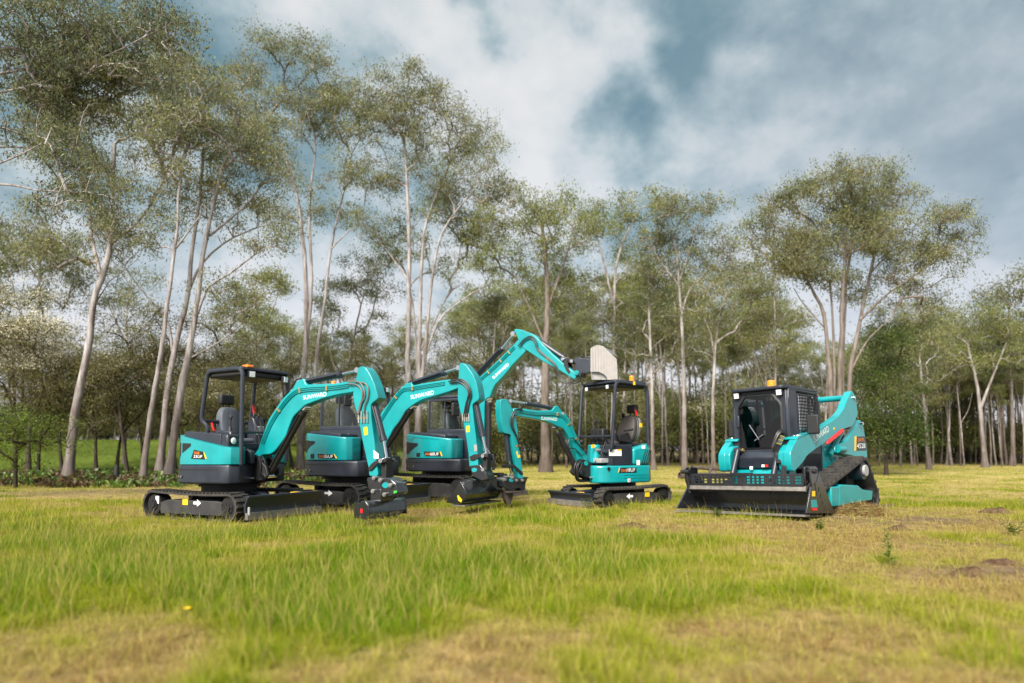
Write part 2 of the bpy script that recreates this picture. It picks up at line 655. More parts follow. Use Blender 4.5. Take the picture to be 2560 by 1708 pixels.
def seat(e, u, v, z, mat=SEATM, shell=None, face=1):
    """Operator seat facing +u: cushion, shaped backrest, headrest."""
    mb = MB()
    prof = [(-0.02, 0), (0.46, 0.02), (0.5, 0.08), (0.46, 0.13), (0.2, 0.1), (0.0, 0.12)]
    mb.prism([(u + a, z + b) for a, b in prof], v - 0.25, v + 0.25)
    c = mb.build("seat_cushion", mat, e, 0.03, 3)
    out = [(-0.2, 0), (0.2, 0), (0.25, 0.12), (0.25, 0.3), (0.2, 0.47), (0.11, 0.56), (-0.11, 0.56), (-0.2, 0.47), (-0.25, 0.3), (-0.25, 0.12)]
    out = fillet(out, 0.07, 3)
    mb = MB()
    n = len(out)
    vs = []
    for d, k in ((0.0, 0.93), (0.03, 1.0), (0.1, 1.0), (0.13, 0.92)):
        for a, b in out:
            zz = 0.3 + (b - 0.3) * k
            vs.append((u - 0.02 - 0.22 * zz + d + (abs(a) * 0.22 if d > 0.05 else abs(a) * 0.1), v + a * k, z + 0.1 + zz))
    fs = [tuple(range(n - 1, -1, -1)), tuple(range(3 * n, 4 * n))]
    for j in range(3):
        fs += [(j * n + i, j * n + (i + 1) % n, (j + 1) * n + (i + 1) % n, (j + 1) * n + i) for i in range(n)]
    mb.add(vs, [f[::-1] for f in fs])
    b = mb.build("backrest", mat, e, 0, smooth=70)
    gm = MB()
    for s in (-1, 1):
        gm.tube([(u + 0.095 - 0.22 * zz, v + s * (0.085 + 0.06 * zz), z + 0.1 + zz) for zz in (0.06, 0.2, 0.35, 0.5)], 0.006, 5)
    gm.build("seam", FLATBLACK, b)
    mb = MB().box((u - 0.15, v - 0.14, z + 0.70), (u - 0.05, v + 0.14, z + 0.88))
    h = mb.build("headrest", FLATBLACK, e, 0.035, 3)
    MB().cyl((u - 0.1, v - 0.06, z + 0.6), (u - 0.1, v - 0.06, z + 0.72), 0.012, 8).cyl((u - 0.1, v + 0.06, z + 0.6), (u - 0.1, v + 0.06, z + 0.72), 0.012, 8).build("headrest_post", FLATBLACK, h)
    if shell:
        vs2 = [(p[0] + 0.07, v + (p[1] - v) * 1.13, z + 0.4 + (p[2] - z - 0.4) * 1.05) for p in vs[:n]]
        vs3 = [(p[0] - 0.14, v + (p[1] - v) * 0.8, z + 0.4 + (p[2] - z - 0.4) * 0.86) for p in vs2]
        sm = MB().add(vs2 + vs3, [(i, (i + 1) % n, n + (i + 1) % n, n + i)[::-1] for i in range(n)] + [tuple(range(2 * n - 1, n - 1, -1))[::-1]])
        sm.build("seat_shell", shell, e, smooth=50)
    return c


def joystick(e, u, v, z, lever=None):
    mb = MB()
    for k in range(4):
        mb.cyl((u, v, z + 0.018 * k), (u, v, z + 0.018 * (k + 1)), 0.042 - 0.006 * k, 12, 0.036 - 0.006 * k)
    mb.cyl((u, v, z + 0.07), (u + 0.01, v, z + 0.2), 0.013, 8)
    mb.ball((u + 0.012, v, z + 0.22), (0.026, 0.024, 0.045), 10, 7)
    return mb.build("joystick", FLATBLACK, e)


def undercarriage(e, w, bw, ur, uf, R, sagg, zc=None, labels=True):
    zc = zc or R
    near = []
    for s in (-1, 1):
        v1, v0 = s * w, s * (w - bw)
        make_belt(e, [(ur + R, R, R), (uf - R * 0.94, R * 0.94, R * 0.94), ((ur + uf) / 2, 0.05, 0.05)], min(v0, v1), max(v0, v1), sag=sagg)
        vi, vo = s * (w - bw + 0.05), s * (w - 0.045)
        fr = MB()
        h = R * 2
        fr.prism([(ur + R * 1.7, h * 0.18), (uf - R * 1.6, h * 0.18), (uf - R * 1.25, h * 0.38), (uf - R * 1.3, h * 0.62), (uf - R * 2.2, h * 0.68), (ur + R * 2.4, h * 0.68), (ur + R * 1.5, h * 0.56)], vi, vo)
        f = fr.build("track_frame", MUDDY, e, 0.012)
        wheel(f, "sprocket", ur + R, R, vi, vo, R * 0.72)
        wheel(f, "idler", uf - R * 0.94, R * 0.94, vi, vo, R * 0.74)
        for k in range(4):
            uu = ur + R * 2.2 + (uf - ur - R * 4.2) * (k + 0.5) / 4
            wheel(f, "roller", uu, 0.1, vi, s * (w - 0.06), 0.07, hub=False)
        wheel(f, "carrier_roller", (ur + uf) / 2 - 0.05, h - 0.085, s * (w - bw + 0.08), s * (w - 0.09), 0.05, hub=False)
    return e


def track_marks(F, e, v, s, arrow, box, white=None):
    """Direction arrow, yellow tie-down label and white label on the outer face of a track frame (local u, z)."""
    t = 0.003 * (1 if v > 0 else -1)
    u, z, L = arrow
    d = s
    pts = [(u, z - 0.02), (u + d * L * 0.5, z - 0.02), (u + d * L * 0.5, z - 0.055), (u + d * L, z), (u + d * L * 0.5, z + 0.055), (u + d * L * 0.5, z + 0.02), (u, z + 0.02)]
    MB().prism(pts, v, v + t).build("direction_arrow", WHITE, e)
    u, z = box
    MB().prism([(u - 0.06, z - 0.04), (u + 0.06, z - 0.04), (u + 0.06, z + 0.045), (u - 0.06, z + 0.045)], v, v + t).build("tie_down_label", YELLOW, e)
    if white:
        u, z = white
        MB().prism([(u - 0.04, z - 0.06), (u + 0.04, z - 0.06), (u + 0.04, z + 0.06), (u - 0.04, z + 0.06)], v, v + t).build("white_label", WHITE, e)


def dozer_blade(e, u, w, z0, z1, pivot_u, vi, thick=0.03):
    """Curved blade across the front with push arms back to the undercarriage."""
    n = 9
    pr = []
    for i in range(n):
        t = i / (n - 1)
        pr.append((u - 0.05 * math.sin(math.pi * t) + 0.02 * (t - 0.5), z0 + (z1 - z0) * t))
    back = [(p[0] - thick, p[1]) for p in pr[::-1]]
    b = MB().prism(pr + back, -w, w).build("dozer_blade", DARK, e, 0.004)
    MB().prism([(u - 0.055, z0 - 0.02), (u + 0.012, z0 - 0.02), (u + 0.006, z0 + 0.08), (u - 0.04, z0 + 0.08)], -w - 0.004, w + 0.004).build("cutting_edge", LIP, b)
    MB().prism([(u - thick - 0.02, z1 - 0.015), (u + 0.018, z1 - 0.015), (u + 0.018, z1 + 0.02), (u - thick - 0.02, z1 + 0.02)], -w, w).build("top_rail", DARK, b, 0.005)
    mb = MB()
    for s in (-1, 1):
        mb.prism([(u - 0.05, z0 + 0.08), (u - 0.05, z0 + 0.2), (pivot_u, z1 - 0.02), (pivot_u, z1 - 0.14)], s * vi - 0.04, s * vi + 0.04)
    mb.cyl((pivot_u + 0.05, 0, z1 + 0.02), (u - 0.06, 0, z0 + 0.2), 0.045, 14)
    mb.box((pivot_u - 0.05, -vi - 0.05, z0 + 0.1), (pivot_u + 0.12, vi + 0.05, z1 - 0.03))
    mb.build("blade_arms", DARK, e, 0.008)
    MB().cyl((pivot_u + 0.2, 0, z1 - 0.02), (u - 0.1, 0, z0 + 0.2), 0.028, 12).build("blade_ram_rod", STEEL, e)
    MB().box((u - 0.17, vi - 0.06, z1 - 0.03), (u - 0.06, vi + 0.06, z1 + 0.02)).build("yellow_label", YELLOW, e)


def tail_plan(R, vw, uf, vi=None, ucut=None, n=22, front=None):
    """Half-round tail clipped to the sides; with vi/ucut the plan is an L that leaves the operator's place open.
    front: points from the right side round to the left that replace the square front."""
    a0 = math.asin(min(1, vw / R))
    arc = []
    for k in range(n + 1):
        a = (math.pi + a0) - (2 * a0) * k / n
        arc.append((R * math.cos(a), R * math.sin(a)))
    if vi is None:
        return arc[::-1] + (front if front else [(uf, -vw), (uf, vw)])
    return arc[::-1] + (front if front else [(uf, -vw), (uf, vi)]) + [(ucut, vi), (ucut, vw)]


def arc_panel(e, name, mat, R, a0, a1, z, vw, off=0.004):
    """Recessed-looking panel that follows the round tail; z maps 0..1 along the arc to (z0, z1)."""
    n = 10
    vs, fs = [], []
    for k in range(n + 1):
        t = k / n
        a = math.radians(a0 + (a1 - a0) * t)
        z0, z1 = z(t)
        rc = min(R, vw / max(1e-6, abs(math.sin(a))))
        for rr in (rc + off, rc - 0.03):
            vs += [(rr * math.cos(a), rr * math.sin(a), z0), (rr * math.cos(a), rr * math.sin(a), z1)]
    for k in range(n):
        i, j = k * 4, (k + 1) * 4
        fs += [(i, j, j + 1, i + 1), (i + 2, i + 3, j + 3, j + 2), (i + 1, j + 1, j + 3, i + 3), (i, i + 2, j + 2, j)]
    fs += [(0, 1, 3, 2), (n * 4, n * 4 + 2, n * 4 + 3, n * 4 + 1)]
    return MB().add(vs, fs).build(name, mat, e)


def offset_line(pts, d):
    """Shift a 2D polyline to its right by d."""
    P = np.array(pts, float)
    out = []
    for i in range(len(P)):
        t = P[min(i + 1, len(P) - 1)] - P[max(i - 1, 0)]
        t /= np.linalg.norm(t)
        out.append(P[i] + np.array([t[1], -t[0]]) * d)
    return out


def boom_set(F, e, side, boom, arm, top, texts, bw=0.085, aw=0.1, pipes=(0.035, 0.062, 0.089), flip=1, clamps=(0.25, 0.5, 0.75), smoothr=0.05):
    """Boom and arm from their outlines on the near plane; steel pipes along the boom's upper edge; lettering on its side."""
    vb, va = side * bw, side * aw
    B = [tuple(F.hit(p, 1, vb)[[0, 2]]) for p in boom]
    A = [tuple(F.hit(p, 1, va)[[0, 2]]) for p in arm]
    bo = MB().prism(fillet(B, smoothr, 3), -vb, vb).build("boom", TEAL, e, 0.014, 2)
    ao = MB().prism(fillet(A, 0.04, 3), -va, va).build("arm", TEAL, e, 0.014, 2)
    T = [F.hit(p, 1, vb)[[0, 2]] for p in top]
    T = [np.array(p) for p in curve(T, 5)]
    vv = vb + side * 0.012
    cl = MB()
    for d in pipes:
        Q = offset_line(T, flip * d)
        MB().tube([(p[0], vv, p[1]) for p in Q], 0.0085, 6).build("hydraulic_pipe", TEAL, bo)
    for c in clamps:
        i = int(c * (len(T) - 1))
        Q = [offset_line(T, flip * d)[i] for d in pipes]
        for q in Q:
            cl.box((q[0] - 0.016, min(vb, vb + side * 0.03), q[1] - 0.012), (q[0] + 0.016, max(vb, vb + side * 0.03), q[1] + 0.012))
    cl.build("pipe_clamp", BRASS, bo)
    # pivot bosses on boom side at its ends and on arm
    for q0, r in ((boom[0], 0.0),):
        pass
    for p0, p1, p2 in texts:
        L = [F.hit(p, 1, vb + side * 0.003) for p in (p0, p1, p2)]
        lettering("SUNWARD", L[0], L[1], L[2], WHITE, bo, "lettering", 0.0)
    return bo, ao


def pin(F, e, q, v0, v1, r, mat=FLATBLACK, name="pin"):
    p = F.hit(q, 1, v0)
    o = MB().cyl((p[0], v0, p[2]), (p[0], v1, p[2]), r, 16)
    s = 1 if v0 > 0 else -1
    o.cyl((p[0], v0, p[2]), (p[0], v0 + s * 0.012, p[2]), r * 0.55, 10)
    return o.build(name, mat, e)


def plates(F, e, name, Zf, pts, v, t, mat=FLATBLACK, bevel=0.006, both=True, parent=None):
    P = [tuple(F.hit(Zf(*p), 1, v)[[0, 2]]) for p in pts]
    s = 1 if v > 0 else -1
    mb = MB().prism(P, v, v - s * t)
    if both:
        mb.prism(P, -v, -v + s * t)
    return mb.build(name, mat, e, bevel)


def hoses(F, e, Zf, paths, v, r=0.012, mat=HOSE, name="hose"):
    out = []
    for i, P in enumerate(paths):
        L = [F.hit(Zf(*p), 1, v) for p in P]
        out.append(MB().tube(curve(L, 6), r, 7).build(name, mat, e))
    return out


def model_badge(F, e, Zf, quad_pts, v, prefix, number, p_or, p_wh, stripe, mat_bg=FLATBLACK):
    """Dark model badge with an orange prefix, a white number and an orange slash."""
    b = quad(F, Zf, quad_pts, v, mat_bg, "model_badge", e)
    s = -1 if v < 0 else 1
    for word, m, P in ((prefix, DECALOR, p_or), (number, WHITE, p_wh)):
        L = [F.hit(Zf(*p), 1, v + s * 0.006) for p in P]
        lettering(word, L[0], L[1], L[2], m, b, "lettering", 0.0, 0.0)
    quad(F, Zf, stripe, v, YELLOW, "badge_stripe", b)
    return b


def window_pane(e, pts, mat=GLASS, name="window"):
    return MB().add(pts, [tuple(range(len(pts)))]).build(name, mat, e)


def bar_frame(mb, pts, r, w=None):
    """Square-section bars around a closed 3D loop."""
    n = len(pts)
    for i in range(n):
        mb.tube([pts[i], pts[(i + 1) % n]], r, 4)
    return mb

# ------------------------------------------------------------------ tail-swing excavators with the hood on the right


def upper_body(F, e, w, R, vw, uf, z0, z1, hood_top, cover_top, uh, vi, ucut, cover_u, ul):
    fr = [(uf - 0.22, -vw), (uf - 0.06, -vw + 0.05), (uf, -vw + 0.2), (uf - 0.1, -0.2), (ul, 0.15), (ul, vw - 0.1), (ul - 0.1, vw)]
    plan = tail_plan(R, vw, uf, front=fr)
    MB().loft(plan, z0, lambda u, v: z1, 0.0).build("counterweight", DARK, e, 0.03, 3)
    fr2 = [(p[0] - 0.02, p[1] * 1.004) for p in fr]
    MB().loft(tail_plan(R + 0.004, vw + 0.004, uf - 0.06, front=fr2), z1 - 0.085, lambda u, v: z1 - 0.07).build("counterweight_seam", FLATBLACK, e)
    hf = [(uh - 0.2, -vw + 0.01), (uh - 0.05, -vw + 0.06), (uh, -vw + 0.18), (uh - 0.08, vi - 0.05), (uh - 0.16, vi)]
    hp = tail_plan(R - 0.012, vw - 0.01, uh, vi, ucut, front=hf)
    MB().loft(hp, z1 + 0.006, hood_top).build("engine_hood", TEAL, e, 0.04, 4)
    cp = tail_plan(R - 0.075, vw - 0.075, cover_u, vi + 0.04, ucut - 0.06)
    MB().loft(cp, z1 + 0.1, cover_top).build("hood_cover", DARK, e, 0.03, 3)
    MB().prism([(uh - 0.3, z1 + 0.01), (uh - 0.02, z1 + 0.01), (uh - 0.02, z1 + 0.2), (uh - 0.3, z1 + 0.3)], vi + 0.01, vi + 0.09).build("front_panel", DARK, e, 0.01)
    fl = MB().box((-R * 0.55, vi + 0.004, z1 - 0.05), (ul - 0.02, vw - 0.02, z1 + 0.08))
    fl.build("cab_floor", DARK, e, 0.01)
    MB().cyl((0, 0, z0 - 0.16), (0, 0, z0 + 0.02), R * 0.56, 30).cyl((0, 0, z0 - 0.06), (0, 0, z0 - 0.03), R * 0.62, 30).build("turntable", FLATBLACK, e)
    cw = MB()
    for k in range(5):
        a = math.radians(198 + k * 13)
        cw.cyl((R * 0.99 * math.cos(a), R * 0.99 * math.sin(a), z0 + 0.11), ((R + 0.005) * math.cos(a), (R + 0.005) * math.sin(a), z0 + 0.11), 0.02, 8)
    cw.build("counterweight_bolt", WORN, e)


def swing_post(F, e, foot, low, side, u_body, zb):
    """Kingpost bracket between the body and the boom foot, with the swing ram beside it."""
    pf = F.hit(foot, 1, side * 0.085)
    pl = F.hit(low, 1, 0.0)
    mb = MB()
    pr = [(u_body - 0.12, zb - 0.08), (pl[0] + 0.05, pl[2] - 0.02), (pl[0] + 0.13, pl[2] + 0.06), (pl[0] + 0.08, pf[2] - 0.1), (pf[0] + 0.09, pf[2] + 0.04), (pf[0] - 0.06, pf[2] + 0.05), (u_body - 0.1, pf[2] - 0.05)]
    mb.prism(pr, -0.15, -0.105)
    mb.prism(pr, 0.105, 0.15)
    mb.prism([(u_body - 0.14, zb - 0.06), (pl[0] + 0.02, pl[2]), (pl[0] + 0.02, pf[2] - 0.12), (u_body - 0.14, pf[2] - 0.08)], -0.11, 0.11)
    mb.cyl((u_body - 0.02, 0, zb - 0.1), (u_body - 0.02, 0, pf[2]), 0.075, 18)
    mb.build("swing_post", FLATBLACK, e, 0.012)
    MB().cyl((pf[0], -0.165, pf[2]), (pf[0], 0.165, pf[2]), 0.045, 18).build("boom_pin", TEAL, e)
    MB().cyl((pl[0] + 0.03, -0.165, pl[2] + 0.04), (pl[0] + 0.03, 0.165, pl[2] + 0.04), 0.04, 18).build("ram_pin", STEEL, e)
    q = MB().cyl((u_body - 0.55, side * 0.36, zb - 0.02), (u_body - 0.2, side * 0.3, zb - 0.02), 0.042, 14)
    o = q.build("swing_ram", FLATBLACK, e)
    MB().cyl((u_body - 0.22, side * 0.3, zb - 0.02), (u_body + 0.06, side * 0.2, zb - 0.02), 0.022, 12).build("rod", STEEL, o)
    # hose loops that bulge out over the post
    for k in range(7):
        vv = side * (0.02 + 0.022 * k) * (1 if k % 2 else 0.4)
        r = 0.15 + 0.012 * k
        c = (pf[0] + 0.1 + 0.006 * k, pf[2] - 0.05)
        pts = [(u_body - 0.12, vv * 0.8, c[1] + 0.02 - 0.01 * k), (c[0] - 0.1, vv, c[1] + r * 0.55), (c[0] + 0.05, vv * 1.3, c[1] + r * 0.3), (c[0] + 0.09, vv * 1.3, c[1] - 0.1), (c[0] + 0.0, vv, c[1] - 0.24 - 0.008 * k), (u_body - 0.1, vv * 0.9, c[1] - 0.3)]
        MB().tube(curve(pts, 6), 0.0115, 7).build("hose", HOSE, e)


def bucket_linkage(F, e, Zf, l1, l2a, l2b, side, t=0.025):
    plates(F, e, "bucket_link", Zf, l1, side * 0.125, t)
    a, b = F.hit(Zf(*l2a), 1, 0), F.hit(Zf(*l2b), 1, 0)
    d = (b - a) / np.linalg.norm(b - a)
    n = np.array([d[2], 0, -d[0]]) * 0.05
    mb = MB()
    pts = [a + n * 1.0 - d * 0.04, a - n * 1.0 - d * 0.04, b - n * 0.9 + d * 0.04, b + n * 0.9 + d * 0.04]
    mb.prism([(p[0], p[2]) for p in pts], -0.075, 0.075)
    mb.build("tipping_link", FLATBLACK, e, 0.012)
    for p in (a, b):
        MB().cyl((p[0], -0.155, p[2]), (p[0], 0.155, p[2]), 0.033, 14).build("link_pin", STEEL, e)


def rop_canopy(e, u0, u1, v, zt, loops, r=0.03, roof_pad=0.02):
    for k, L in enumerate(loops):
        MB().tube(fillet(L, 0.12, 5, False), r, 10).build("canopy_post", DARK, e)
    plan = fillet([(u0, -v), (u1, -v), (u1, v), (u0, v)], 0.09, 5)
    rf = MB().prism(plan, zt - 0.015, zt + 0.03, 2).build("canopy_roof", DARK, e, 0.012)
    inner = fillet([(u0 + 0.035, -v + 0.035), (u1 - 0.035, -v + 0.035), (u1 - 0.035, v - 0.035), (u0 + 0.035, v - 0.035)], 0.07, 4)
    MB().prism(inner, zt + 0.03, zt + 0.046, 2).build("roof_panel", DARK, rf, 0.01)
    MB().prism(inner, zt - 0.11, zt - 0.015, 2).build("roof_liner", FLATBLACK, rf, 0.03)
    return rf


def work_light(e, p, d=(1, 0, 0), s=0.05, mat=DARK):
    p = Vector(p)
    q = Vector(d).normalized().to_track_quat("X", "Z").to_matrix()
    M = Matrix.Translation(p) @ q.to_4x4()
    o = MB().box((-0.04, -s, -s), (0.02, s, s), M).build("work_light", mat, e, 0.008)
    MB().box((0.02, -s * 0.86, -s * 0.86), (0.028, s * 0.86, s * 0.86), M).build("lens", LAMPW, o)
    return o


def beacon(e, p, r=0.055, h=0.13):
    x, y, z = p
    o = MB().cyl((x, y, z), (x, y, z + 0.03), r * 1.05, 16).build("beacon", FLATBLACK, e)
    MB().cyl((x, y, z + 0.03), (x, y, z + h * 0.8), r, 18, r * 0.92).ball((x, y, z + h * 0.8), (r * 0.92, r * 0.92, h * 0.22), 16, 6).build("amber_dome", ORANGE, o)
    return o


def cab(e, u0, u1, v0, v1, zb, zm, zt, slope=0.06):
    """Glazed cab: corner pillars, sills, lower panels, roof, panes, seat inside. slope leans the front pane back."""
    r = 0.04
    mb = MB()
    us = u1 - slope
    cor = {}
    for nm, (ub, ut) in (("r", (u0, u0 + 0.03)), ("f", (u1, us))):
        for s, v in ((-1, v0), (1, v1)):
            cor[nm + str(s)] = ((ub, v, zb), (ub + (ut - ub) * 0.4, v, zm), (ut, v, zt))
            mb.tube(fillet([(ub, v, zb), (ub + (ut - ub) * 0.4, v, zm), (ut, v, zt)], 0.1, 4, False), r, 4)
    um = (u0 + u1) / 2
    for v in (v0, v1):
        mb.box((u0 + 0.0, v - 0.03, zb), (u1 - 0.0, v + 0.03, zm - 0.02))
        mb.box((u0 + 0.01, v - 0.034, zm - 0.05), (u1 - 0.02, v + 0.034, zm + 0.02))
        mb.box((u0 + 0.03, v - 0.034, zt - 0.06), (us, v + 0.034, zt))
    for u in (u0, u1 - 0.02):
        mb.box((u - 0.02, v0, zb), (u + 0.02, v1, zb + 0.12))
    mb.box((u0 - 0.02, v0, zb + 0.12), (u0 + 0.02, v1, zm))
    fr = mb.build("cab_frame", DARK, e, 0.012)
    plan = fillet([(u0 - 0.03, v0 - 0.03), (us + 0.05, v0 - 0.03), (us + 0.05, v1 + 0.03), (u0 - 0.03, v1 + 0.03)], 0.1, 4)
    rf = MB().prism(plan, zt, zt + 0.07, 2).build("cab_roof", DARK, e, 0.03, 3)
    x = 0.4
    for v, s in ((v0, -1), (v1, 1)):
        window_pane(e, [(u0 + 0.03, v, zm + 0.02), (u1 - slope * x - 0.02, v, zm + 0.02), (us - 0.02, v, zt - 0.06), (u0 + 0.05, v, zt - 0.06)])
        MB().box((um - 0.1, v - 0.012, zm + 0.02), (um - 0.07, v + 0.012, zt - 0.06)).build("window_divider", DARK, e)
    window_pane(e, [(u1 - slope * 0.1, v0 + 0.03, zb + 0.12), (u1 - slope * 0.1, v1 - 0.03, zb + 0.12), (us, v1 - 0.03, zt - 0.03), (us, v0 + 0.03, zt - 0.03)])
    window_pane(e, [(u0 + 0.015, v0 + 0.03, zm + 0.02), (u0 + 0.015, v1 - 0.03, zm + 0.02), (u0 + 0.03, v1 - 0.03, zt - 0.03), (u0 + 0.03, v0 + 0.03, zt - 0.03)])
    vc = (v0 + v1) / 2
    seat(e, u0 + 0.28, vc, zb + 0.42, SEATM)
    MB().box((u0 + 0.12, vc - 0.34, zb + 0.35), (u0 + 0.8, vc - 0.25, zb + 0.66)).box((u0 + 0.12, vc + 0.25, zb + 0.35), (u0 + 0.8, vc + 0.34, zb + 0.66)).box((u0 + 0.05, vc - 0.3, zb), (u0 + 0.7, vc + 0.3, zb + 0.42)).build("seat_console", FLATBLACK, e, 0.02)
    joystick(e, u0 + 0.72, vc - 0.29, zb + 0.66)
    joystick(e, u0 + 0.72, vc + 0.29, zb + 0.66)
    m = MB().box((u1 - 0.16, v0 + 0.06, zm + 0.02), (u1 - 0.13, v0 + 0.22, zm + 0.16))
    m.build("monitor", FLATBLACK, e, 0.01)
    return fr


def mirror(e, p, w=0.09, h=0.14, arm_to=None, d=(1, -0.4, 0), mat=FLATBLACK):
    q = Vector(d).normalized().to_track_quat("X", "Z").to_matrix()
    M = Matrix.Translation(Vector(p)) @ q.to_4x4()
    o = MB().box((-0.03, -w, -h), (0.03, w, h), M).build("mirror", mat, e, 0.025, 3)
    MB().box((-0.034, -w * 0.85, -h * 0.88), (-0.031, w * 0.85, h * 0.88), M).build("mirror_glass", STEEL, o)
    if arm_to:
        MB().tube([p, arm_to], 0.012, 6).build("mirror_arm", FLATBLACK, o)
    return o


# ---- the canopy machine at the left end of the row
def small_canopy_excavator():
    F = Frame(-27, (-4.69, 11.42, 0.0), -0.6, 0)
    e = F.empty("excavator")
    tag(e, "leftmost excavator of the row, open canopy, bare seat, black mulching head on its arm", "excavator", "teal excavators parked in the paddock")
    undercarriage(e, 0.775, 0.30, -1.1, 1.05, 0.225, 0.02)
    track_marks(F, e, -0.732, 1, (0.06, 0.27, 0.17), (-0.13, 0.275), (-0.8, 0.3))
    MB().box((-0.55, -0.3, 0.14), (0.6, 0.3, 0.4)).box((-0.3, -0.55, 0.2), (0.3, 0.55, 0.33)).build("undercarriage_frame", FLATBLACK, e, 0.02)
    dozer_blade(e, 1.29, 0.775, 0.07, 0.385, 0.5, 0.3)
    MB().box((1.294, -0.773, 0.12), (1.299, -0.74, 0.24)).build("white_label", WHITE, e)
    hood_t = lambda u, v: float(np.interp(u, (-0.75, -0.35, 0.0, 0.3, 0.6, 0.98), (1.36, 1.33, 1.26, 1.2, 1.14, 1.1)))
    cov_t = lambda u, v: float(np.interp(u, (-0.75, -0.35, 0.1, 0.55, 0.75), (1.39, 1.40, 1.40, 1.33, 1.30)))
    upper_body(F, e, 0.775, 0.77, 0.71, 0.80, 0.565, 0.862, hood_t, cov_t, 0.82, -0.3, -0.3, 0.52, 0.6)
    arc_panel(e, "hood_vent", FLATBLACK, 0.757, 215, 264, lambda t: (0.96 + 0.2 * max(0, t - 0.45) / 0.55, 1.22 - 0.02 * t), 0.699)
    model_badge(F, e, Z1, [(518, 872), (603, 890), (615, 957), (490, 951)], -0.704, "SWE", "25UF", [(518, 912), (565, 914), (520, 888)], [(511, 943), (586, 946), (516, 918)], [(600, 890), (607, 892), (630, 950), (620, 957)])
    light = F.hit(Z1(825, 797), 1, -0.6)
    MB().box((0.42, -0.62, 1.08), (0.66, -0.32, 1.33)).build("hood_corner", DARK, e, 0.03)
    l = MB().cyl((0.655, -0.52, 1.23), (0.675, -0.52, 1.23), 0.06, 20).build("work_light", FLATBLACK, e)
    MB().ball((0.675, -0.52, 1.23), (0.02, 0.052, 0.052), 16, 8).build("lens", LAMPW, l)
    # operator's place
    seat(e, -0.12, 0.08, 1.16)
    MB().box((-0.45, -0.22, 0.93), (0.35, 0.4, 1.17)).build("seat_base", DARK, e, 0.03)
    for s, vv in ((-1, -0.27), (1, 0.43)):
        MB().prism([(-0.3, 1.15), (0.36, 1.12), (0.42, 1.3), (0.38, 1.4), (0.1, 1.42), (-0.3, 1.34)], vv - 0.07, vv + 0.07).build("side_console", DARK, e, 0.025)
        joystick(e, 0.3, vv, 1.4)
    MB().tube([(0.0, -0.33, 1.4), (-0.04, -0.33, 1.48), (-0.06, -0.33, 1.54)], 0.017, 8).build("safety_lever", RED, e)
    p = F.hit(Z1(1040, 500), 1, 0.3)
    MB().tube([(p[0] + 0.05, 0.3, p[2] - 0.12), (p[0], 0.3, p[2] + 0.05)], 0.024, 8).build("safety_lever", RED, e)
    c = F.hit(Z1(1060, 640), 1, 0.25)
    MB().prism([(c[0] - 0.12, 0.95), (c[0] + 0.1, 0.95), (c[0] + 0.12, c[2] - 0.05), (c[0] + 0.06, c[2] + 0.1), (c[0] - 0.02, c[2] + 0.13), (c[0] - 0.08, c[2] + 0.02)], 0.16, 0.38).build("dashboard", DARK, e, 0.03, 3)
    MB().box((c[0] - 0.02, 0.18, c[2] - 0.2), (c[0] + 0.125, 0.35, c[2] - 0.04)).build("dash_panel", GREYP, e, 0.02)
    for vv in (0.2, 0.3):
        MB().tube(curve([(0.62, vv - 0.15, 0.95), (0.6, vv - 0.15, 1.3), (0.48, vv - 0.15, 1.62)], 5), 0.012, 7).build("travel_lever", FLATBLACK, e)
        MB().ball((0.48, vv - 0.15, 1.65), (0.025, 0.025, 0.05), 8, 6).build("lever_knob", FLATBLACK, e)
    for k in range(3):
        MB().box((0.3, -0.28, 1.0 + 0.06 * k), (0.66, 0.2, 1.012 + 0.06 * k)).build("footplate", DARK, e)
    MB().box((0.56, -0.28, 0.87), (0.6, 0.35, 1.2)).build("front_panel", DARK, e, 0.01)
    MB().tube([(0.82, -0.5, 1.36), (0.82, 0.05, 1.37)], 0.02, 8).build("hand_rail", DARK, e)
    near = [(0.82, -0.5, 0.86), (0.82, -0.5, 2.36), (0.03, -0.5, 2.36), (-0.1, -0.5, 1.58), (0.02, -0.46, 1.46), (-0.02, -0.46, 1.3)]
    far = [(0.76, 0.5, 0.9), (0.76, 0.5, 2.33), (0.0, 0.5, 2.34), (-0.1, 0.5, 1.5), (0.0, 0.46, 1.3)]
    rop_canopy(e, -0.02, 0.82, 0.52, 2.36, [near, far], 0.034)
    MB().tube([(-0.09, -0.5, 1.56), (-0.12, 0, 1.56), (-0.09, 0.5, 1.56)], 0.03, 8).build("rear_bar", DARK, e)
    work_light(e, (0.86, -0.36, 2.28), (1, -0.2, -0.1))
    work_light(e, (0.84, 0.36, 2.26), (1, 0.1, -0.1))
    MB().prism(fillet([(0.7, -0.42), (0.83, -0.42), (0.83, -0.28), (0.7, -0.28)], 0.03), 2.39, 2.43, 2).build("amber_marker", ORANGE, e, 0.01)
    MB().box((0.2, 0.4, 0.866), (0.6, 0.7, 1.15)).build("front_cover", TEAL, e, 0.03)
    # boom, arm, rams
    S1, S2 = Z1, Z2
    boom = [S1(*p) for p in ((1040, 968), (1042, 925), (1085, 870), (1112, 780), (1180, 600), (1300, 420), (1398, 325), (1425, 262), (1500, 232), (1512, 292))] + \
           [S2(*p) for p in ((600, 285), (700, 266), (790, 268), (800, 330), (740, 368), (600, 390), (480, 420), (400, 448), (300, 485), (240, 545), (190, 592), (150, 690))] + \
           [S1(*p) for p in ((1330, 760), (1240, 880), (1200, 912), (1110, 918), (1090, 975), (1060, 990))]
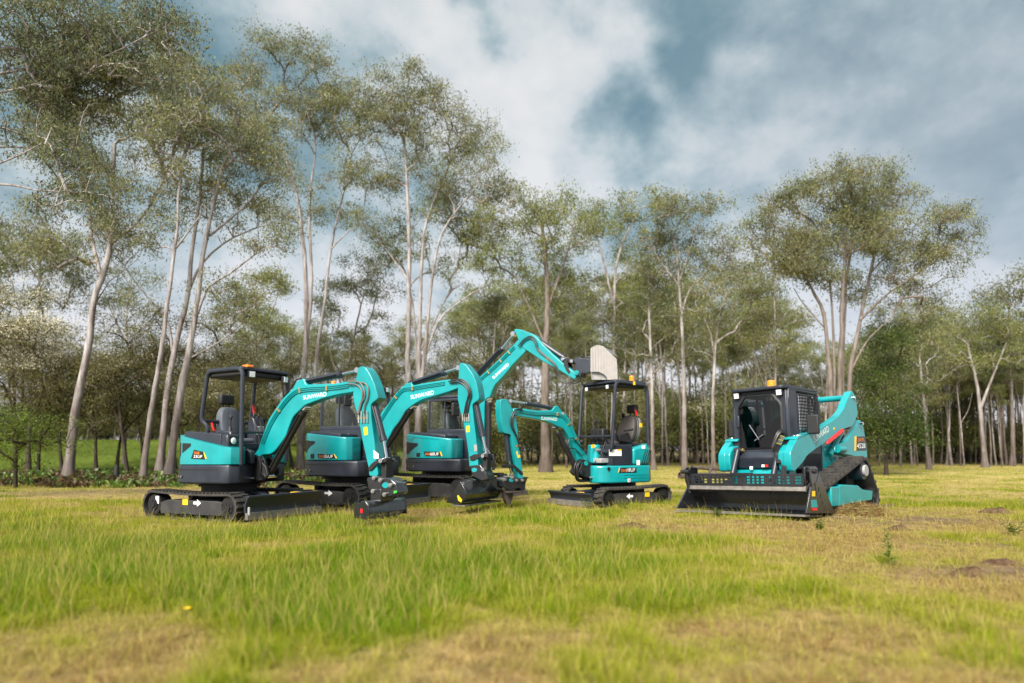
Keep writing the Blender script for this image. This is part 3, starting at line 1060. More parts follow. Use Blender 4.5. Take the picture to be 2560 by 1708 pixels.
    arm = [S2(*p) for p in ((785, 140), (830, 128), (865, 155), (905, 225), (940, 310), (968, 420), (955, 435), (897, 480), (905, 620), (930, 800), (950, 985), (968, 1132), (885, 1135), (880, 1060), (855, 950), (820, 790), (785, 590), (750, 480), (735, 385), (760, 270))]
    top = [S1(*p) for p in ((1108, 800), (1190, 610), (1310, 430), (1420, 325))] + [S2(*p) for p in ((330, 305), (480, 296), (600, 285), (700, 268))]
    bo, ao = boom_set(F, e, -1, boom, arm, top, [(S2(285, 437), S2(497, 402), S2(283, 399))])
    ram(F, e, "arm_ram", S2(285, 278), S2(628, 204), S2(790, 168), 0.048)
    ram(F, e, "boom_ram", S1(1185, 1095), S1(1490, 535), S1(1512, 495), 0.056, mat=FLATBLACK)
    ram(F, e, "bucket_ram", S2(925, 440), S2(1017, 802), S2(1047, 985), 0.048)
    hoses(F, e, S2, [[(690, 272), (790, 275), (835, 330), (845, 400), (815, 470), (790, 565)], [(690, 290), (770, 300), (818, 350), (822, 420), (800, 490), (785, 570)], [(780, 272), (850, 290), (878, 340), (872, 420), (845, 490), (838, 560)]], -0.125, 0.011, material("hose_grey", (0.1, 0.09, 0.08), 0.5))
    hoses(F, e, S1, [[(1320, 400), (1395, 300), (1430, 250), (1475, 235)]], -0.06)
    quad(F, S2, [(836, 688), (868, 682), (876, 752), (842, 762)], -0.1, YELLOW, "warning_label", ao)
    quad(F, S2, [(778, 596), (862, 590), (864, 606), (780, 613)], -0.102, BRASS, "pipe_clamp", ao)
    for x in (788, 815, 840, 868):
        a, b = F.hit(S2(x, 540), 1, -0.112), F.hit(S2(x + 3, 648), 1, -0.112)
        MB().cyl(a, b, 0.013, 8).build("hose_fitting", WORN, ao)
    quad(F, S2, [(913, 725), (940, 722), (942, 798), (916, 800)], 0.02, PALE, "paper_tag", e)
    quad(F, S2, [(926, 895), (972, 930), (972, 972), (930, 970)], -0.1, WHITE, "paper_tag", e)
    bucket_linkage(F, e, S2, [(872, 1062), (900, 1022), (950, 985), (1030, 972), (1038, 1005), (962, 1020), (908, 1078), (884, 1085)], (1047, 990), (1045, 1165), -1)
    swing_post(F, e, S1(1062, 960), S1(1185, 1130), -1, 0.72, 0.66)
    # quick hitch and mulching head
    plates(F, e, "quick_hitch", S2, [(860, 1150), (900, 1138), (975, 1140), (1075, 1150), (1130, 1200), (1150, 1290), (1080, 1322), (920, 1312), (872, 1240)], -0.13, 0.26, BLACK, 0.015, False)
    bdg = [F.hit(S2(1035 + 30 * math.cos(t), 1215 + 26 * math.sin(t)), 1, -0.133)[[0, 2]] for t in np.linspace(0, 2 * math.pi, 20)[:-1]]
    MB().prism([tuple(p) for p in bdg], -0.13, -0.136).build("oval_badge", TEAL, e)
    quad(F, S2, [(1108, 1270), (1138, 1262), (1141, 1282), (1112, 1292)], -0.16, GREEN, "green_tag", e)
    for q in ((925, 1150), (985, 1168), (915, 1270), (1020, 1300), (1075, 1215)):
        pin(F, e, S2(*q), -0.17, 0.17, 0.03, WORN, "hitch_pin")
    c = F.hit(S2(1000, 1420), 1, 0.0)
    u, z = c[0], 0.17
    prof = [(u - 0.11, z - 0.05), (u - 0.13, z + 0.05), (u - 0.1, z + 0.14), (u - 0.02, z + 0.185), (u + 0.06, z + 0.18), (u + 0.11, z + 0.12), (u + 0.13, z + 0.0), (u + 0.11, z + 0.02), (u + 0.09, z + 0.1), (u + 0.04, z + 0.14), (u - 0.03, z + 0.14), (u - 0.08, z + 0.08), (u - 0.09, z - 0.05)]
    mh = MB().prism(prof, -0.42, 0.42)
    end = [(u - 0.13, z - 0.06), (u - 0.14, z + 0.06), (u - 0.1, z + 0.15), (u + 0.06, z + 0.19), (u + 0.12, z + 0.12), (u + 0.13, z - 0.06)]
    mh.prism(end, -0.45, -0.42)
    mh.prism(end, 0.42, 0.45)
    mo = mh.build("mulching_head", BLACK, e, 0.008)
    rl = MB().cyl((u, -0.42, z - 0.02), (u, 0.42, z - 0.02), 0.06, 16)
    for k in range(22):
        a = k * 2.4
        vv = -0.4 + 0.8 * k / 21
        rl.box((u + 0.06 * math.cos(a) - 0.025, vv - 0.02, z - 0.02 + 0.06 * math.sin(a) - 0.025), (u + 0.06 * math.cos(a) + 0.025, vv + 0.02, z - 0.02 + 0.06 * math.sin(a) + 0.025))
    rl.build("flail_drum", WORN, mo)
    MB().box((u - 0.02, -0.453, z + 0.02), (u + 0.02, -0.4505, z + 0.075)).build("red_label", RED, mo)
    MB().box((u - 0.1, -0.14, z + 0.15), (u + 0.1, 0.16, z + 0.34)).cyl((u, 0.16, z + 0.25), (u, 0.3, z + 0.25), 0.08, 16).build("drive_housing", BLACK, mo, 0.015)
    MB().tube(curve([(u + 0.02, 0.2, z + 0.3), (u + 0.1, 0.12, z + 0.5), (u + 0.0, 0.1, z + 0.75)], 6), 0.016, 7).build("hose", HOSE, mo)
    return e


# ---- the first cab machine, second of the row
def middle_cab_excavator():
    F = Frame(-27, (-3.19, 13.48, 0.0))
    e = F.empty("excavator")
    tag(e, "cab excavator second in the row, arm tucked behind the mulching head, wide black mud bucket", "excavator", "teal excavators parked in the paddock")
    undercarriage(e, 0.85, 0.32, -1.12, 0.95, 0.25, 0.02)
    track_marks(F, e, -0.806, 1, (0.1, 0.3, 0.19), (-0.13, 0.3))
    MB().box((-0.6, -0.34, 0.16), (0.6, 0.34, 0.44)).build("undercarriage_frame", FLATBLACK, e, 0.02)
    dozer_blade(e, 1.33, 0.85, 0.09, 0.42, 0.5, 0.32)
    hood_t = lambda u, v: float(np.interp(u, (-0.8, -0.4, 0.1, 0.7), (1.42, 1.41, 1.36, 1.31)))
    cov_t = lambda u, v: float(np.interp(u, (-0.8, -0.4, 0.1, 0.6), (1.45, 1.46, 1.44, 1.36)))
    upper_body(F, e, 0.85, 0.84, 0.78, 0.86, 0.60, 0.895, hood_t, cov_t, 0.57, -0.22, -0.45, 0.36, 0.68)
    arc_panel(e, "hood_vent", FLATBLACK, 0.827, 215, 256, lambda t: (1.04 + 0.18 * max(0, t - 0.45) / 0.55, 1.3 - 0.04 * t), 0.769)
    quad(F, Z2, [(352, 930), (383, 930), (383, 972), (352, 972)], -0.774, FLATBLACK, "hood_latch", e)
    model_badge(F, e, Z2, [(415, 930), (565, 934), (583, 972), (422, 970)], -0.774, "SWE", "35UF", [(428, 963), (478, 963), (428, 942)], [(476, 965), (555, 966), (476, 938)], [(562, 932), (572, 934), (594, 970), (582, 972)])
    cab(e, -0.6, 0.5, -0.18, 0.62, 0.9, 1.54, 2.28)
    beacon(e, (-0.45, 0.0, 2.35))
    mirror(e, (0.2, -0.33, 2.06), 0.08, 0.13, (0.45, -0.2, 2.1))
    work_light(e, (0.5, 0.5, 2.3), (1, 0.1, 0))
    work_light(e, (0.5, -0.1, 2.3), (1, 0.1, 0))
    MB().tube(curve([(0.47, 0.66, 2.2), (0.62, 0.8, 2.26), (0.66, 0.8, 2.0)], 5), 0.012, 6).build("mirror_arm", FLATBLACK, e)
    for k in range(2):
        MB().box((0.55, -0.17, 1.05 + 0.14 * k), (0.78, 0.2, 1.065 + 0.14 * k)).build("footplate", DARK, e)
    S2, S3 = Z2, Z3
    boom = [S2(*p) for p in ((845, 990), (850, 920), (880, 855), (915, 745), (965, 625))] + \
           [S3(*p) for p in ((46, 749), (95, 690), (150, 612), (215, 545), (240, 520), (290, 508), (297, 535), (400, 515), (560, 490), (660, 482), (690, 540), (665, 560), (600, 585), (480, 622), (380, 650), (320, 682), (240, 742), (190, 830), (140, 890))] + \
           [S2(*p) for p in ((1040, 830), (985, 900), (930, 938), (905, 990), (870, 1005))]
    arm = [S3(*p) for p in ((678, 362), (700, 347), (730, 362), (790, 440), (820, 510), (838, 600), (842, 650), (785, 690), (795, 800), (815, 960), (830, 1100), (835, 1212), (762, 1208), (755, 1100), (735, 960), (715, 850), (690, 760), (665, 640), (668, 540), (674, 450))]
    top = [S2(*p) for p in ((885, 850), (920, 740), (965, 628))] + [S3(*p) for p in ((95, 692), (150, 614), (215, 548), (300, 533), (400, 515), (560, 490))]
    bo, ao = boom_set(F, e, -1, boom, arm, top, [(S3(284, 649), S3(473, 609), S3(281, 615))], 0.095, 0.11)
    ram(F, e, "arm_ram", S3(292, 520), S3(560, 428), S3(683, 392), 0.055)
    ram(F, e, "boom_ram", S2(950, 1000), S2(1262, 525), S2(1283, 495), 0.064, mat=FLATBLACK)
    ram(F, e, "bucket_ram", S3(812, 665), S3(868, 945), S3(903, 1105), 0.055)
    hoses(F, e, S3, [[(590, 502), (690, 492), (740, 535), (765, 600), (735, 680), (715, 790)], [(600, 512), (680, 508), (735, 550), (755, 600), (745, 650), (728, 790)], [(610, 492), (700, 486), (755, 530), (778, 610), (760, 680), (742, 790)]], -0.135, 0.012, HOSE)
    quad(F, S3, [(736, 868), (762, 862), (766, 912), (740, 918)], -0.11, YELLOW, "warning_label", ao)
    quad(F, S3, [(700, 800), (760, 792), (762, 806), (703, 814)], -0.112, BRASS, "pipe_clamp", ao)
    for x in (708, 724, 742, 757):
        a, b = F.hit(S3(x, 765), 1, -0.122), F.hit(S3(x + 3, 830), 1, -0.122)
        MB().cyl(a, b, 0.014, 8).build("hose_fitting", WORN, ao)
    quad(F, S3, [(800, 1020), (824, 1018), (828, 1070), (804, 1074)], -0.114, PALE, "paper_tag", ao)
    bucket_linkage(F, e, S3, [(762, 1118), (795, 1098), (860, 1092), (910, 1098), (915, 1122), (850, 1122), (795, 1150), (770, 1148)], (905, 1110), (905, 1220), -1)
    swing_post(F, e, S2(868, 975), S2(955, 1075), -1, 0.74, 0.72)
    plates(F, e, "quick_hitch", S3, [(762, 1190), (850, 1182), (893, 1240), (915, 1300), (865, 1318), (785, 1275)], -0.14, 0.28, BLACK, 0.015, False)
    bdg = [F.hit(S3(803 + 22 * math.cos(t), 1225 + 17 * math.sin(t)), 1, -0.143)[[0, 2]] for t in np.linspace(0, 2 * math.pi, 20)[:-1]]
    MB().prism([tuple(p) for p in bdg], -0.14, -0.146).build("oval_badge", TEAL, e)
    # mud bucket, back of the shell to the camera
    v0, v1 = -0.62, 0.62
    path = F.uz(S3, [(572, 1490), (640, 1503), (706, 1492), (748, 1428), (738, 1400), (692, 1316)], v0)
    path = fillet(path, 0.025, 2, False)
    mid = np.mean(np.array(path), axis=0)
    inner = [tuple(np.array(p) + (mid - np.array(p)) * 0.06) for p in path]
    sh = MB().prism(list(path) + inner[::-1], v0, v1)
    bo2 = sh.build("mud_bucket", BLACK, e, 0.006)
    for vv in (v0 - 0.012, v1 - 0.018):
        MB().prism(list(path), vv, vv + 0.03).build("side_plate", BLACK, bo2, 0.006)
    ears = MB()
    L = F.uz(S3, [(700, 1320), (760, 1300), (800, 1315), (790, 1390), (742, 1420)], -0.1)
    ears.prism(L, 0.02, 0.06)
    ears.prism(L, -0.2, -0.16)
    ears.build("bucket_ear", BLACK, bo2, 0.006)
    a = path[2]
    MB().prism([(a[0] - 0.05, a[1] - 0.012), (a[0] + 0.22, a[1] - 0.016), (a[0] + 0.22, a[1] - 0.04), (a[0] - 0.05, a[1] - 0.035)], v0 - 0.02, v1 + 0.02).build("cutting_edge", LIP, bo2)
    quad(F, S3, [(663, 1435), (672, 1430), (703, 1470), (696, 1490), (672, 1475)], v0 - 0.014, YELLOW, "warning_label", bo2)
    return e


# ---- the largest machine, third of the row, boom raised
def raised_boom_excavator():
    F = Frame(-27, (-1.44, 15.50, 0.0))
    e = F.empty("excavator")
    tag(e, "third excavator of the row, boom raised high with a pale steel bucket", "excavator", "teal excavators parked in the paddock")
    undercarriage(e, 1.0, 0.38, -1.3, 1.12, 0.29, 0.02)
    MB().box((-0.7, -0.4, 0.18), (0.7, 0.4, 0.5)).build("undercarriage_frame", FLATBLACK, e, 0.02)
    dozer_blade(e, 1.5, 1.0, 0.1, 0.46, 0.6, 0.38)
    hood_t = lambda u, v: float(np.interp(u, (-0.95, -0.55, 0.0, 0.76), (1.45, 1.44, 1.4, 1.31)))
    cov_t = lambda u, v: float(np.interp(u, (-0.95, -0.5, 0.0, 0.6), (1.47, 1.49, 1.48, 1.39)))
    upper_body(F, e, 1.0, 0.95, 0.9, 0.9, 0.63, 0.905, hood_t, cov_t, 0.66, -0.26, -0.5, 0.44, 0.78)
    arc_panel(e, "hood_vent", FLATBLACK, 0.937, 215, 256, lambda t: (1.0 + 0.18 * max(0, t - 0.45) / 0.55, 1.28 - 0.04 * t), 0.889)
    quad(F, Z3, [(330, 1086), (360, 1086), (360, 1117), (330, 1117)], -0.894, FLATBLACK, "hood_latch", e)
    model_badge(F, e, Z3, [(388, 1074), (522, 1076), (533, 1114), (400, 1112)], -0.894, "SWE", "60UF", [(402, 1104), (444, 1105), (402, 1086)], [(443, 1106), (512, 1107), (443, 1082)], [(520, 1074), (530, 1076), (543, 1112), (533, 1114)])
    MB().prism([(-0.5, 1.376), (0.3, 1.32), (0.3, 1.336), (-0.5, 1.394)], -0.896, -0.899).build("hood_highlight_strip", TEAL, e)
    cab(e, -0.38, 0.68, -0.26, 0.72, 0.91, 1.53, 2.24)
    mirror(e, (0.44, -0.42, 1.98), 0.09, 0.15, (0.64, -0.28, 2.1))
    work_light(e, (0.66, 0.2, 2.27), (1, 0.1, 0))
    S3, S6 = Z3, Z6
    boom = [S3(*p) for p in ((820, 1090), (800, 1000), (795, 850), (803, 650), (815, 545))] + \
           [S6(*p) for p in ((165, 800), (400, 590), (560, 430), (660, 330), (720, 260), (800, 330), (830, 415), (640, 610), (520, 760), (410, 870), (370, 960), (350, 1030))] + \
           [S3(*p) for p in ((890, 648), (885, 700), (882, 900), (897, 1060), (885, 1105), (850, 1115))]
    arm = [S6(*p) for p in ((662, 140), (690, 118), (760, 128), (900, 180), (960, 215), (1000, 260), (1050, 325), (1200, 470), (1340, 590), (1480, 700), (1500, 760), (1475, 800), (1390, 745), (1200, 630), (1060, 560), (930, 470), (830, 405), (770, 360), (730, 290), (705, 215))]
    top = [S6(*p) for p in ((165, 800), (400, 592), (560, 432), (655, 335))]
    bo, ao = boom_set(F, e, -1, boom, arm, top, [(S6(398, 792), S6(608, 600), S6(370, 764))], 0.105, 0.12)
    ram(F, e, "arm_ram", S6(125, 785), S6(505, 385), S6(666, 188), 0.06)
    ram(F, e, "boom_ram", S3(918, 1080), S3(918, 680), S3(918, 640), 0.068, mat=FLATBLACK)
    ram(F, e, "bucket_ram", S6(1000, 278), S6(1330, 505), S6(1360, 528), 0.058)
    hoses(F, e, S6, [[(720, 350), (800, 260), (870, 220), (930, 235), (970, 300), (990, 380), (1050, 445), (1200, 570), (1250, 650), (1300, 780), (1400, 830), (1520, 800), (1580, 700)], [(740, 360), (810, 280), (870, 248), (920, 262), (950, 320), (975, 390), (1040, 455), (1190, 580), (1240, 670), (1290, 800), (1400, 850), (1530, 825), (1600, 720)]], -0.15, 0.012)
    hoses(F, e, S3, [[(870, 1000), (925, 1080), (960, 1130), (960, 1180), (925, 1195), (900, 1170)]], -0.1, 0.014)
    quad(F, S6, [(1098, 482), (1175, 535), (1160, 566), (1085, 515)], -0.12, YELLOW, "warning_label", ao)
    bucket_linkage(F, e, S6, [(1320, 545), (1370, 520), (1390, 610), (1420, 700), (1400, 725), (1365, 680), (1330, 600)], (1350, 535), (1470, 560), -1, 0.03)
    swing_post(F, e, S3(850, 1095), S3(905, 1130), -1, 0.8, 0.75)
    plates(F, e, "tilting_hitch", S6, [(1455, 540), (1480, 505), (1530, 490), (1560, 510), (1620, 515), (1680, 520), (1690, 690), (1640, 715), (1600, 715), (1560, 770), (1500, 720), (1478, 650), (1490, 600)], -0.13, 0.26, DARK, 0.012, False)
    pin(F, e, S6(1502, 705), -0.15, 0.15, 0.05, TEAL, "pivot_pin")
    c = F.hit(S6(1620, 580), 1, 0)
    MB().cyl((c[0], 0, c[2]), (c[0] + 0.16, 0, c[2]), 0.085, 16).build("tilt_motor", FLATBLACK, e)
    # bucket turned so that its sheet stands on edge, facing the camera; the mouth opens down and away
    fr_ = F.uz(S6, [(1680, 385), (1700, 365), (1780, 333), (1860, 352), (1950, 440), (2032, 520), (2040, 640), (2045, 790), (1915, 800), (1905, 765), (1870, 725), (1800, 692), (1680, 690)], -0.33)
    fr_ = [tuple(p) for p in fr_]
    us = [p[0] for p in fr_]
    um, uw = (min(us) + max(us)) / 2, (max(us) - min(us)) / 2
    n = len(fr_)
    # curved sheet: the outline is bowed in depth so it reads as a rolled plate
    dep = lambda u: -0.33 + 0.03 * abs((u - um) / uw) ** 2.0 + 0.0045 * math.cos((u - um) / uw * 30)
    cols = 72
    vs, fs = [], []

    def span(u):
        zs = []
        for a, b in zip(fr_, fr_[1:] + fr_[:1]):
            if (a[0] - u) * (b[0] - u) <= 0 and a[0] != b[0]:
                zs.append(a[1] + (b[1] - a[1]) * (u - a[0]) / (b[0] - a[0]))
        return min(zs), max(zs)
    for k in range(cols + 1):
        u = um + uw * (-0.999 + 1.998 * k / cols)
        lo, hi = span(u)
        for th in (0, 0.022):
            vs += [(u, dep(u) + th, lo), (u, dep(u) + th, hi)]
    for k in range(cols):
        i, j = k * 4, k * 4 + 4
        fs += [(i, j, j + 1, i + 1), (i + 2, i + 3, j + 3, j + 2), (i + 1, j + 1, j + 3, i + 3), (i, i + 2, j + 2, j)]
    fs += [(0, 1, 3, 2), (cols * 4, cols * 4 + 2, cols * 4 + 3, cols * 4 + 1)]
    bk = MB().add(vs, fs).build("tilt_bucket", PALE, e)
    pl = [tuple(p) for p in F.uz(S6, [(1680, 690), (1800, 690), (1872, 724), (1910, 770), (1900, 800), (1690, 800)], -0.28)]
    MB().prism(pl, -0.24, 0.26).build("bucket_end_plate", WORN, bk, 0.006)
    pl2 = [tuple(p) for p in F.uz(S6, [(1690, 400), (1780, 345), (1860, 362), (1950, 450), (1760, 470)], -0.28)]
    MB().prism(pl2, -0.2, 0.26).build("bucket_end_plate", WORN, bk, 0.006)
    q = F.hit(S6(1660, 600), 1, 0)
    MB().box((q[0] - 0.02, -0.12, q[2] - 0.17), (q[0] + 0.12, 0.14, q[2] + 0.17)).build("bucket_bracket", DARK, bk, 0.02)
    return e


# ---- the small canopy machine facing left
def compact_canopy_excavator():
    F = Frame(213, (2.152, 13.954, 0.0))
    e = F.empty("excavator")
    tag(e, "smallest excavator, open canopy with orange beacon, facing left with a ripper tine on its arm", "excavator", "teal excavators parked in the paddock")
    undercarriage(e, 0.65, 0.24, -0.85, 0.98, 0.195, 0.015)
    track_marks(F, e, 0.608, 1, (0.16, 0.2, 0.17), (-0.22, 0.215))
    MB().box((-0.5, -0.25, 0.12), (0.5, 0.25, 0.36)).build("undercarriage_frame", FLATBLACK, e, 0.02)
    dozer_blade(e, 1.27, 0.65, 0.05, 0.27, 0.45, 0.22)
    R, vw = 0.64, 0.48
    # lower body
    MB().loft(tail_plan(R, vw, 0.9, front=[(0.4, -vw), (0.7, -0.08), (0.83, 0.12), (0.86, 0.24), (0.8, 0.36), (0.62, vw)]), 0.45, lambda u, v: 0.79).build("lower_body", TEAL, e, 0.03, 3)
    MB().loft(tail_plan(R + 0.012, 0.46, -0.3), 0.47, lambda u, v: 0.73).build("rear_bumper", FLATBLACK, e, 0.02)
    MB().cyl((0, 0, 0.33), (0, 0, 0.46), 0.36, 28).build("turntable", FLATBLACK, e)
    for z in (0.6, 0.545):
        MB().box((-0.38, vw, z), (0.28, vw + 0.006, z + 0.008)).build("body_crease", TEAL, e)
    q = F.hit(Z4(1270, 1098), 1, vw)
    MB().cyl((q[0], vw, q[2]), (q[0], vw + 0.012, q[2]), 0.035, 14).build("body_plug", FLATBLACK, e)
    model_badge(F, e, Z4, [(1400, 1088), (1573, 1085), (1573, 1140), (1376, 1144)], vw + 0.001, "SWE", "18UF", [(1408, 1132), (1470, 1131), (1408, 1104)], [(1470, 1131), (1560, 1128), (1470, 1093)], [(1385, 1088), (1394, 1088), (1383, 1142), (1374, 1143)], DARK)
    quad(F, Z4, [(1478, 1205), (1505, 1205), (1505, 1243), (1478, 1243)], vw + 0.001, WHITE, "lift_label", e)
    quad(F, Z4, [(1487, 1212), (1497, 1212), (1497, 1236), (1487, 1236)], vw + 0.005, RED, "lift_symbol", e)
    # upper rear covers
    hp = [(0.02, vw)] + [(R * math.cos(a), R * math.sin(a)) for a in np.linspace(math.pi - math.asin(vw / R), math.pi + math.asin(vw / R), 18)] + [(0.02, -vw)]
    MB().loft(hp, 0.793, lambda u, v: float(np.interp(u, (-0.6, -0.1, 0.02), (1.235, 1.22, 1.13)))).build("engine_hood", TEAL, e, 0.06, 4)
    for k in range(5):
        a = F.hit(Z4(1683 - 14 * k + 14, 868 + 12 * k), 1, vw - 0.005)
        b = F.hit(Z4(1640 - 6 * k + 14, 1000 + 13 * k), 1, vw - 0.005)
    sl = MB()
    for k in range(4):
        x = 1630 + 21 * k
        P = [F.hit(Z4(*p), 1, vw)[[0, 2]] for p in ((x + 40, 890 + 4 * k), (x + 48, 884 + 4 * k), (x + 8, 1040 + 3 * k), (x, 1040 + 3 * k))]
        sl.prism([tuple(p) for p in P], vw, vw + 0.003)
    sl.build("hood_slot", FLATBLACK, e)
    quad(F, Z4, [(1575, 1004), (1610, 1004), (1610, 1060), (1575, 1060)], vw + 0.001, WHITE, "white_label", e)
    quad(F, Z4, [(1630, 846), (1668, 846), (1668, 880), (1630, 880)], vw + 0.001, WHITE, "white_label", e)
    quad(F, Z4, [(1700, 850), (1716, 850), (1716, 884), (1700, 884)], vw - 0.02, YELLOW, "warning_label", e)
    MB().box((0.03, -0.1, 0.793), (0.56, vw - 0.012, 1.2)).build("side_panel", DARK, e, 0.015)
    quad(F, Z4, [(1275, 888), (1410, 888), (1410, 958), (1275, 958)], vw - 0.012, WHITE, "data_label", e)
    quad(F, Z4, [(1365, 886), (1410, 886), (1410, 900), (1365, 900)], vw - 0.008, YELLOW, "warning_label", e)
    MB().box((0.03, -0.3, 0.793), (0.58, vw - 0.05, 0.83)).build("cab_floor", DARK, e)
    tk = MB()
    c = (0.6, -0.12)
    tk.loft(fillet([(0.3, -0.36), (0.62, -0.3), (0.74, 0.0), (0.68, 0.16), (0.34, 0.12)], 0.12, 4), 0.83, lambda u, v: 1.2, 0.05)
    tk.build("fuel_tank", TEAL, e, 0.08, 4)
    quad(F, Z4, [(1085, 836), (1116, 830), (1118, 868), (1082, 874)], 0.13, YELLOW, "warning_label", e)
    quad(F, Z4, [(1128, 880), (1215, 880), (1215, 900), (1128, 900)], 0.13, GREYP, "tank_strap", e)
    for k in range(4):
        MB().tube(curve([(0.62 + 0.05 * k, 0.2, 0.85), (0.5 + 0.05 * k, 0.24, 1.0), (0.4 + 0.04 * k, 0.25, 1.3)], 5), 0.012, 7).build("control_cable", FLATBLACK, e)
    MB().box((0.55, 0.12, 0.84), (0.75, 0.36, 0.93)).build("valve_block", GREYP, e, 0.015)
    # seat, levers
    seat(e, -0.3, 0.02, 1.15, SEATB, GREYP)
    q = F.hit(Z4(1568, 635), 1, 0.1)
    MB().box((-0.42, 0.27, 1.56), (-0.36, 0.285, 1.64)).build("seat_label", YELLOW, e)
    MB().tube(curve([(-0.39, 0.17, 1.8), (-0.38, 0.15, 1.87), (-0.37, 0.12, 1.97)], 5), 0.022, 8).build("seat_belt", RED, e)
    MB().tube(curve([(-0.34, -0.2, 1.86), (-0.4, -0.24, 1.7), (-0.44, -0.24, 1.55)], 5), 0.035, 8).build("belt_reel", FLATBLACK, e)
    MB().box((-0.4, -0.28, 1.15), (0.3, 0.3, 1.22)).build("seat_base", FLATBLACK, e, 0.02)
    for vv in (-0.34, 0.36):
        MB().prism([(-0.05, 1.22), (0.3, 1.26), (0.34, 1.4), (0.05, 1.44)], vv - 0.05, vv + 0.05).build("side_console", FLATBLACK, e, 0.02)
    joystick(e, 0.32, -0.32, 1.42)
    joystick(e, 0.34, 0.32, 1.42)
    MB().box((0.38, -0.25, 1.2), (0.52, 0.15, 1.52)).build("dashboard", FLATBLACK, e, 0.03)
    for vv in (-0.12, 0.02):
        MB().tube([(0.55, vv, 1.2), (0.5, vv, 1.62)], 0.012, 7).build("travel_lever", FLATBLACK, e)
        MB().ball((0.5, vv, 1.66), (0.022, 0.022, 0.06), 8, 6).build("lever_knob", FLATBLACK, e)
    MB().tube([(0.2, 0.42, 1.47), (-0.02, 0.44, 1.5)], 0.02, 8).build("armrest", FLATBLACK, e)
    # canopy
    near = [(0.6, -0.35, 1.06), (0.6, 0.5, 1.06), (0.48, 0.5, 2.43), (-0.36, 0.5, 2.39), (-0.37, 0.5, 1.2)]
    far = [(0.62, -0.5, 1.1), (0.5, -0.5, 2.43), (-0.36, -0.5, 2.39), (-0.37, -0.5, 1.2)]
    rop_canopy(e, -0.36, 0.5, 0.52, 2.425, [near, far], 0.034)
    MB().tube([(0.605, -0.5, 1.36), (0.605, 0.5, 1.36)], 0.024, 8).build("hand_rail", DARK, e)
    work_light(e, (0.5, 0.3, 2.34), (1, 0, -0.1), 0.04)
    work_light(e, (0.5, -0.34, 2.34), (1, 0, -0.1), 0.04)
    beacon(e, (-0.3, 0.12, 2.475), 0.055, 0.15)
    MB().box((-0.0, 0.535, 2.38), (0.05, 0.545, 2.45)).build("yellow_label", YELLOW, e)
    # boom, arm
    S = lambda L: [Z4(*p) for p in L]
    boom = S([(228, 470), (240, 440), (300, 436), (480, 465), (660, 462), (680, 420), (722, 408), (760, 470), (800, 495), (850, 565), (905, 690), (950, 800), (1000, 900), (1050, 975), (1020, 1050), (960, 1062), (925, 970), (885, 850), (835, 740), (785, 665), (700, 632), (640, 600), (500, 562), (400, 545), (250, 522)])
    arm = S([(93, 350), (120, 338), (155, 338), (178, 362), (215, 430), (235, 500), (262, 545), (278, 640), (298, 850), (318, 1000), (345, 1205), (298, 1212), (265, 1060), (232, 900), (207, 725), (130, 712), (100, 600), (88, 450)])
    top = S([(300, 440), (480, 468), (660, 470), (770, 495), (845, 575), (900, 695), (950, 805), (1010, 920)])
    bo, ao = boom_set(F, e, 1, boom, arm, top, [], 0.07, 0.085, (0.03, 0.052, 0.074), -1, (0.36, 0.62, 0.8))
    L = [F.hit(Z4(*p), 1, 0.073) for p in ((535, 566), (709, 578), (536, 531))]
    lettering("SUNWARD", L[0], L[1], L[2], WHITE, bo, "lettering", 0.0)
    ram(F, e, "arm_ram", Z4(680, 442), Z4(375, 386), Z4(188, 360), 0.04, 0.0, DARK)
    ram(F, e, "boom_ram", Z4(935, 1135), Z4(720, 710), Z4(690, 650), 0.05, 0.0, FLATBLACK)
    ram(F, e, "bucket_ram", Z4(150, 700), Z4(185, 1010), Z4(215, 1180), 0.045, 0.0, DARK)
    hoses(F, e, Z4, [[(330, 445), (265, 450), (225, 490), (205, 560), (210, 640), (260, 740), (290, 830), (300, 900)], [(330, 455), (275, 462), (240, 500), (222, 560), (228, 640), (270, 740), (300, 830)], [(980, 960), (900, 880), (830, 870), (835, 790), (880, 765), (960, 850), (1000, 900)]], 0.11, 0.011, HOSE)
    quad(F, Z4, [(262, 915), (275, 905), (285, 950), (305, 945), (308, 975), (280, 980)], 0.085, YELLOW, "warning_label", ao)
    quad(F, Z4, [(255, 840), (310, 832), (312, 856), (258, 862)], 0.087, BRASS, "pipe_clamp", ao)
    quad(F, Z4, [(755, 485), (785, 480), (782, 525), (752, 525)], 0.075, GREYP, "work_light", bo)
    plates(F, e, "bucket_link", Z4, [(165, 1060), (240, 1050), (330, 1130), (345, 1160), (310, 1160), (240, 1090), (175, 1090)], 0.1, 0.025)
    plates(F, e, "quick_hitch", Z4, [(118, 1230), (160, 1185), (340, 1205), (368, 1240), (350, 1340), (330, 1352), (310, 1310), (200, 1330), (125, 1300)], 0.11, 0.22, BLACK, 0.012, False)
    bdg = [F.hit(Z4(212 + 26 * math.cos(t), 1222 + 20 * math.sin(t)), 1, 0.113)[[0, 2]] for t in np.linspace(0, 2 * math.pi, 18)[:-1]]
    MB().prism([tuple(p) for p in bdg], 0.11, 0.116).build("oval_badge", TEAL, e)
    for q in ((145, 1215), (270, 1225), (335, 1225), (225, 1195)):
        pin(F, e, Z4(*q), 0.14, -0.14, 0.027, WORN, "hitch_pin")
    plates(F, e, "ripper_tine", Z4, [(118, 1330), (320, 1345), (322, 1358), (235, 1360), (228, 1400), (212, 1480), (190, 1500), (160, 1470), (140, 1400), (138, 1350)], 0.05, 0.1, TINE, 0.006, False)
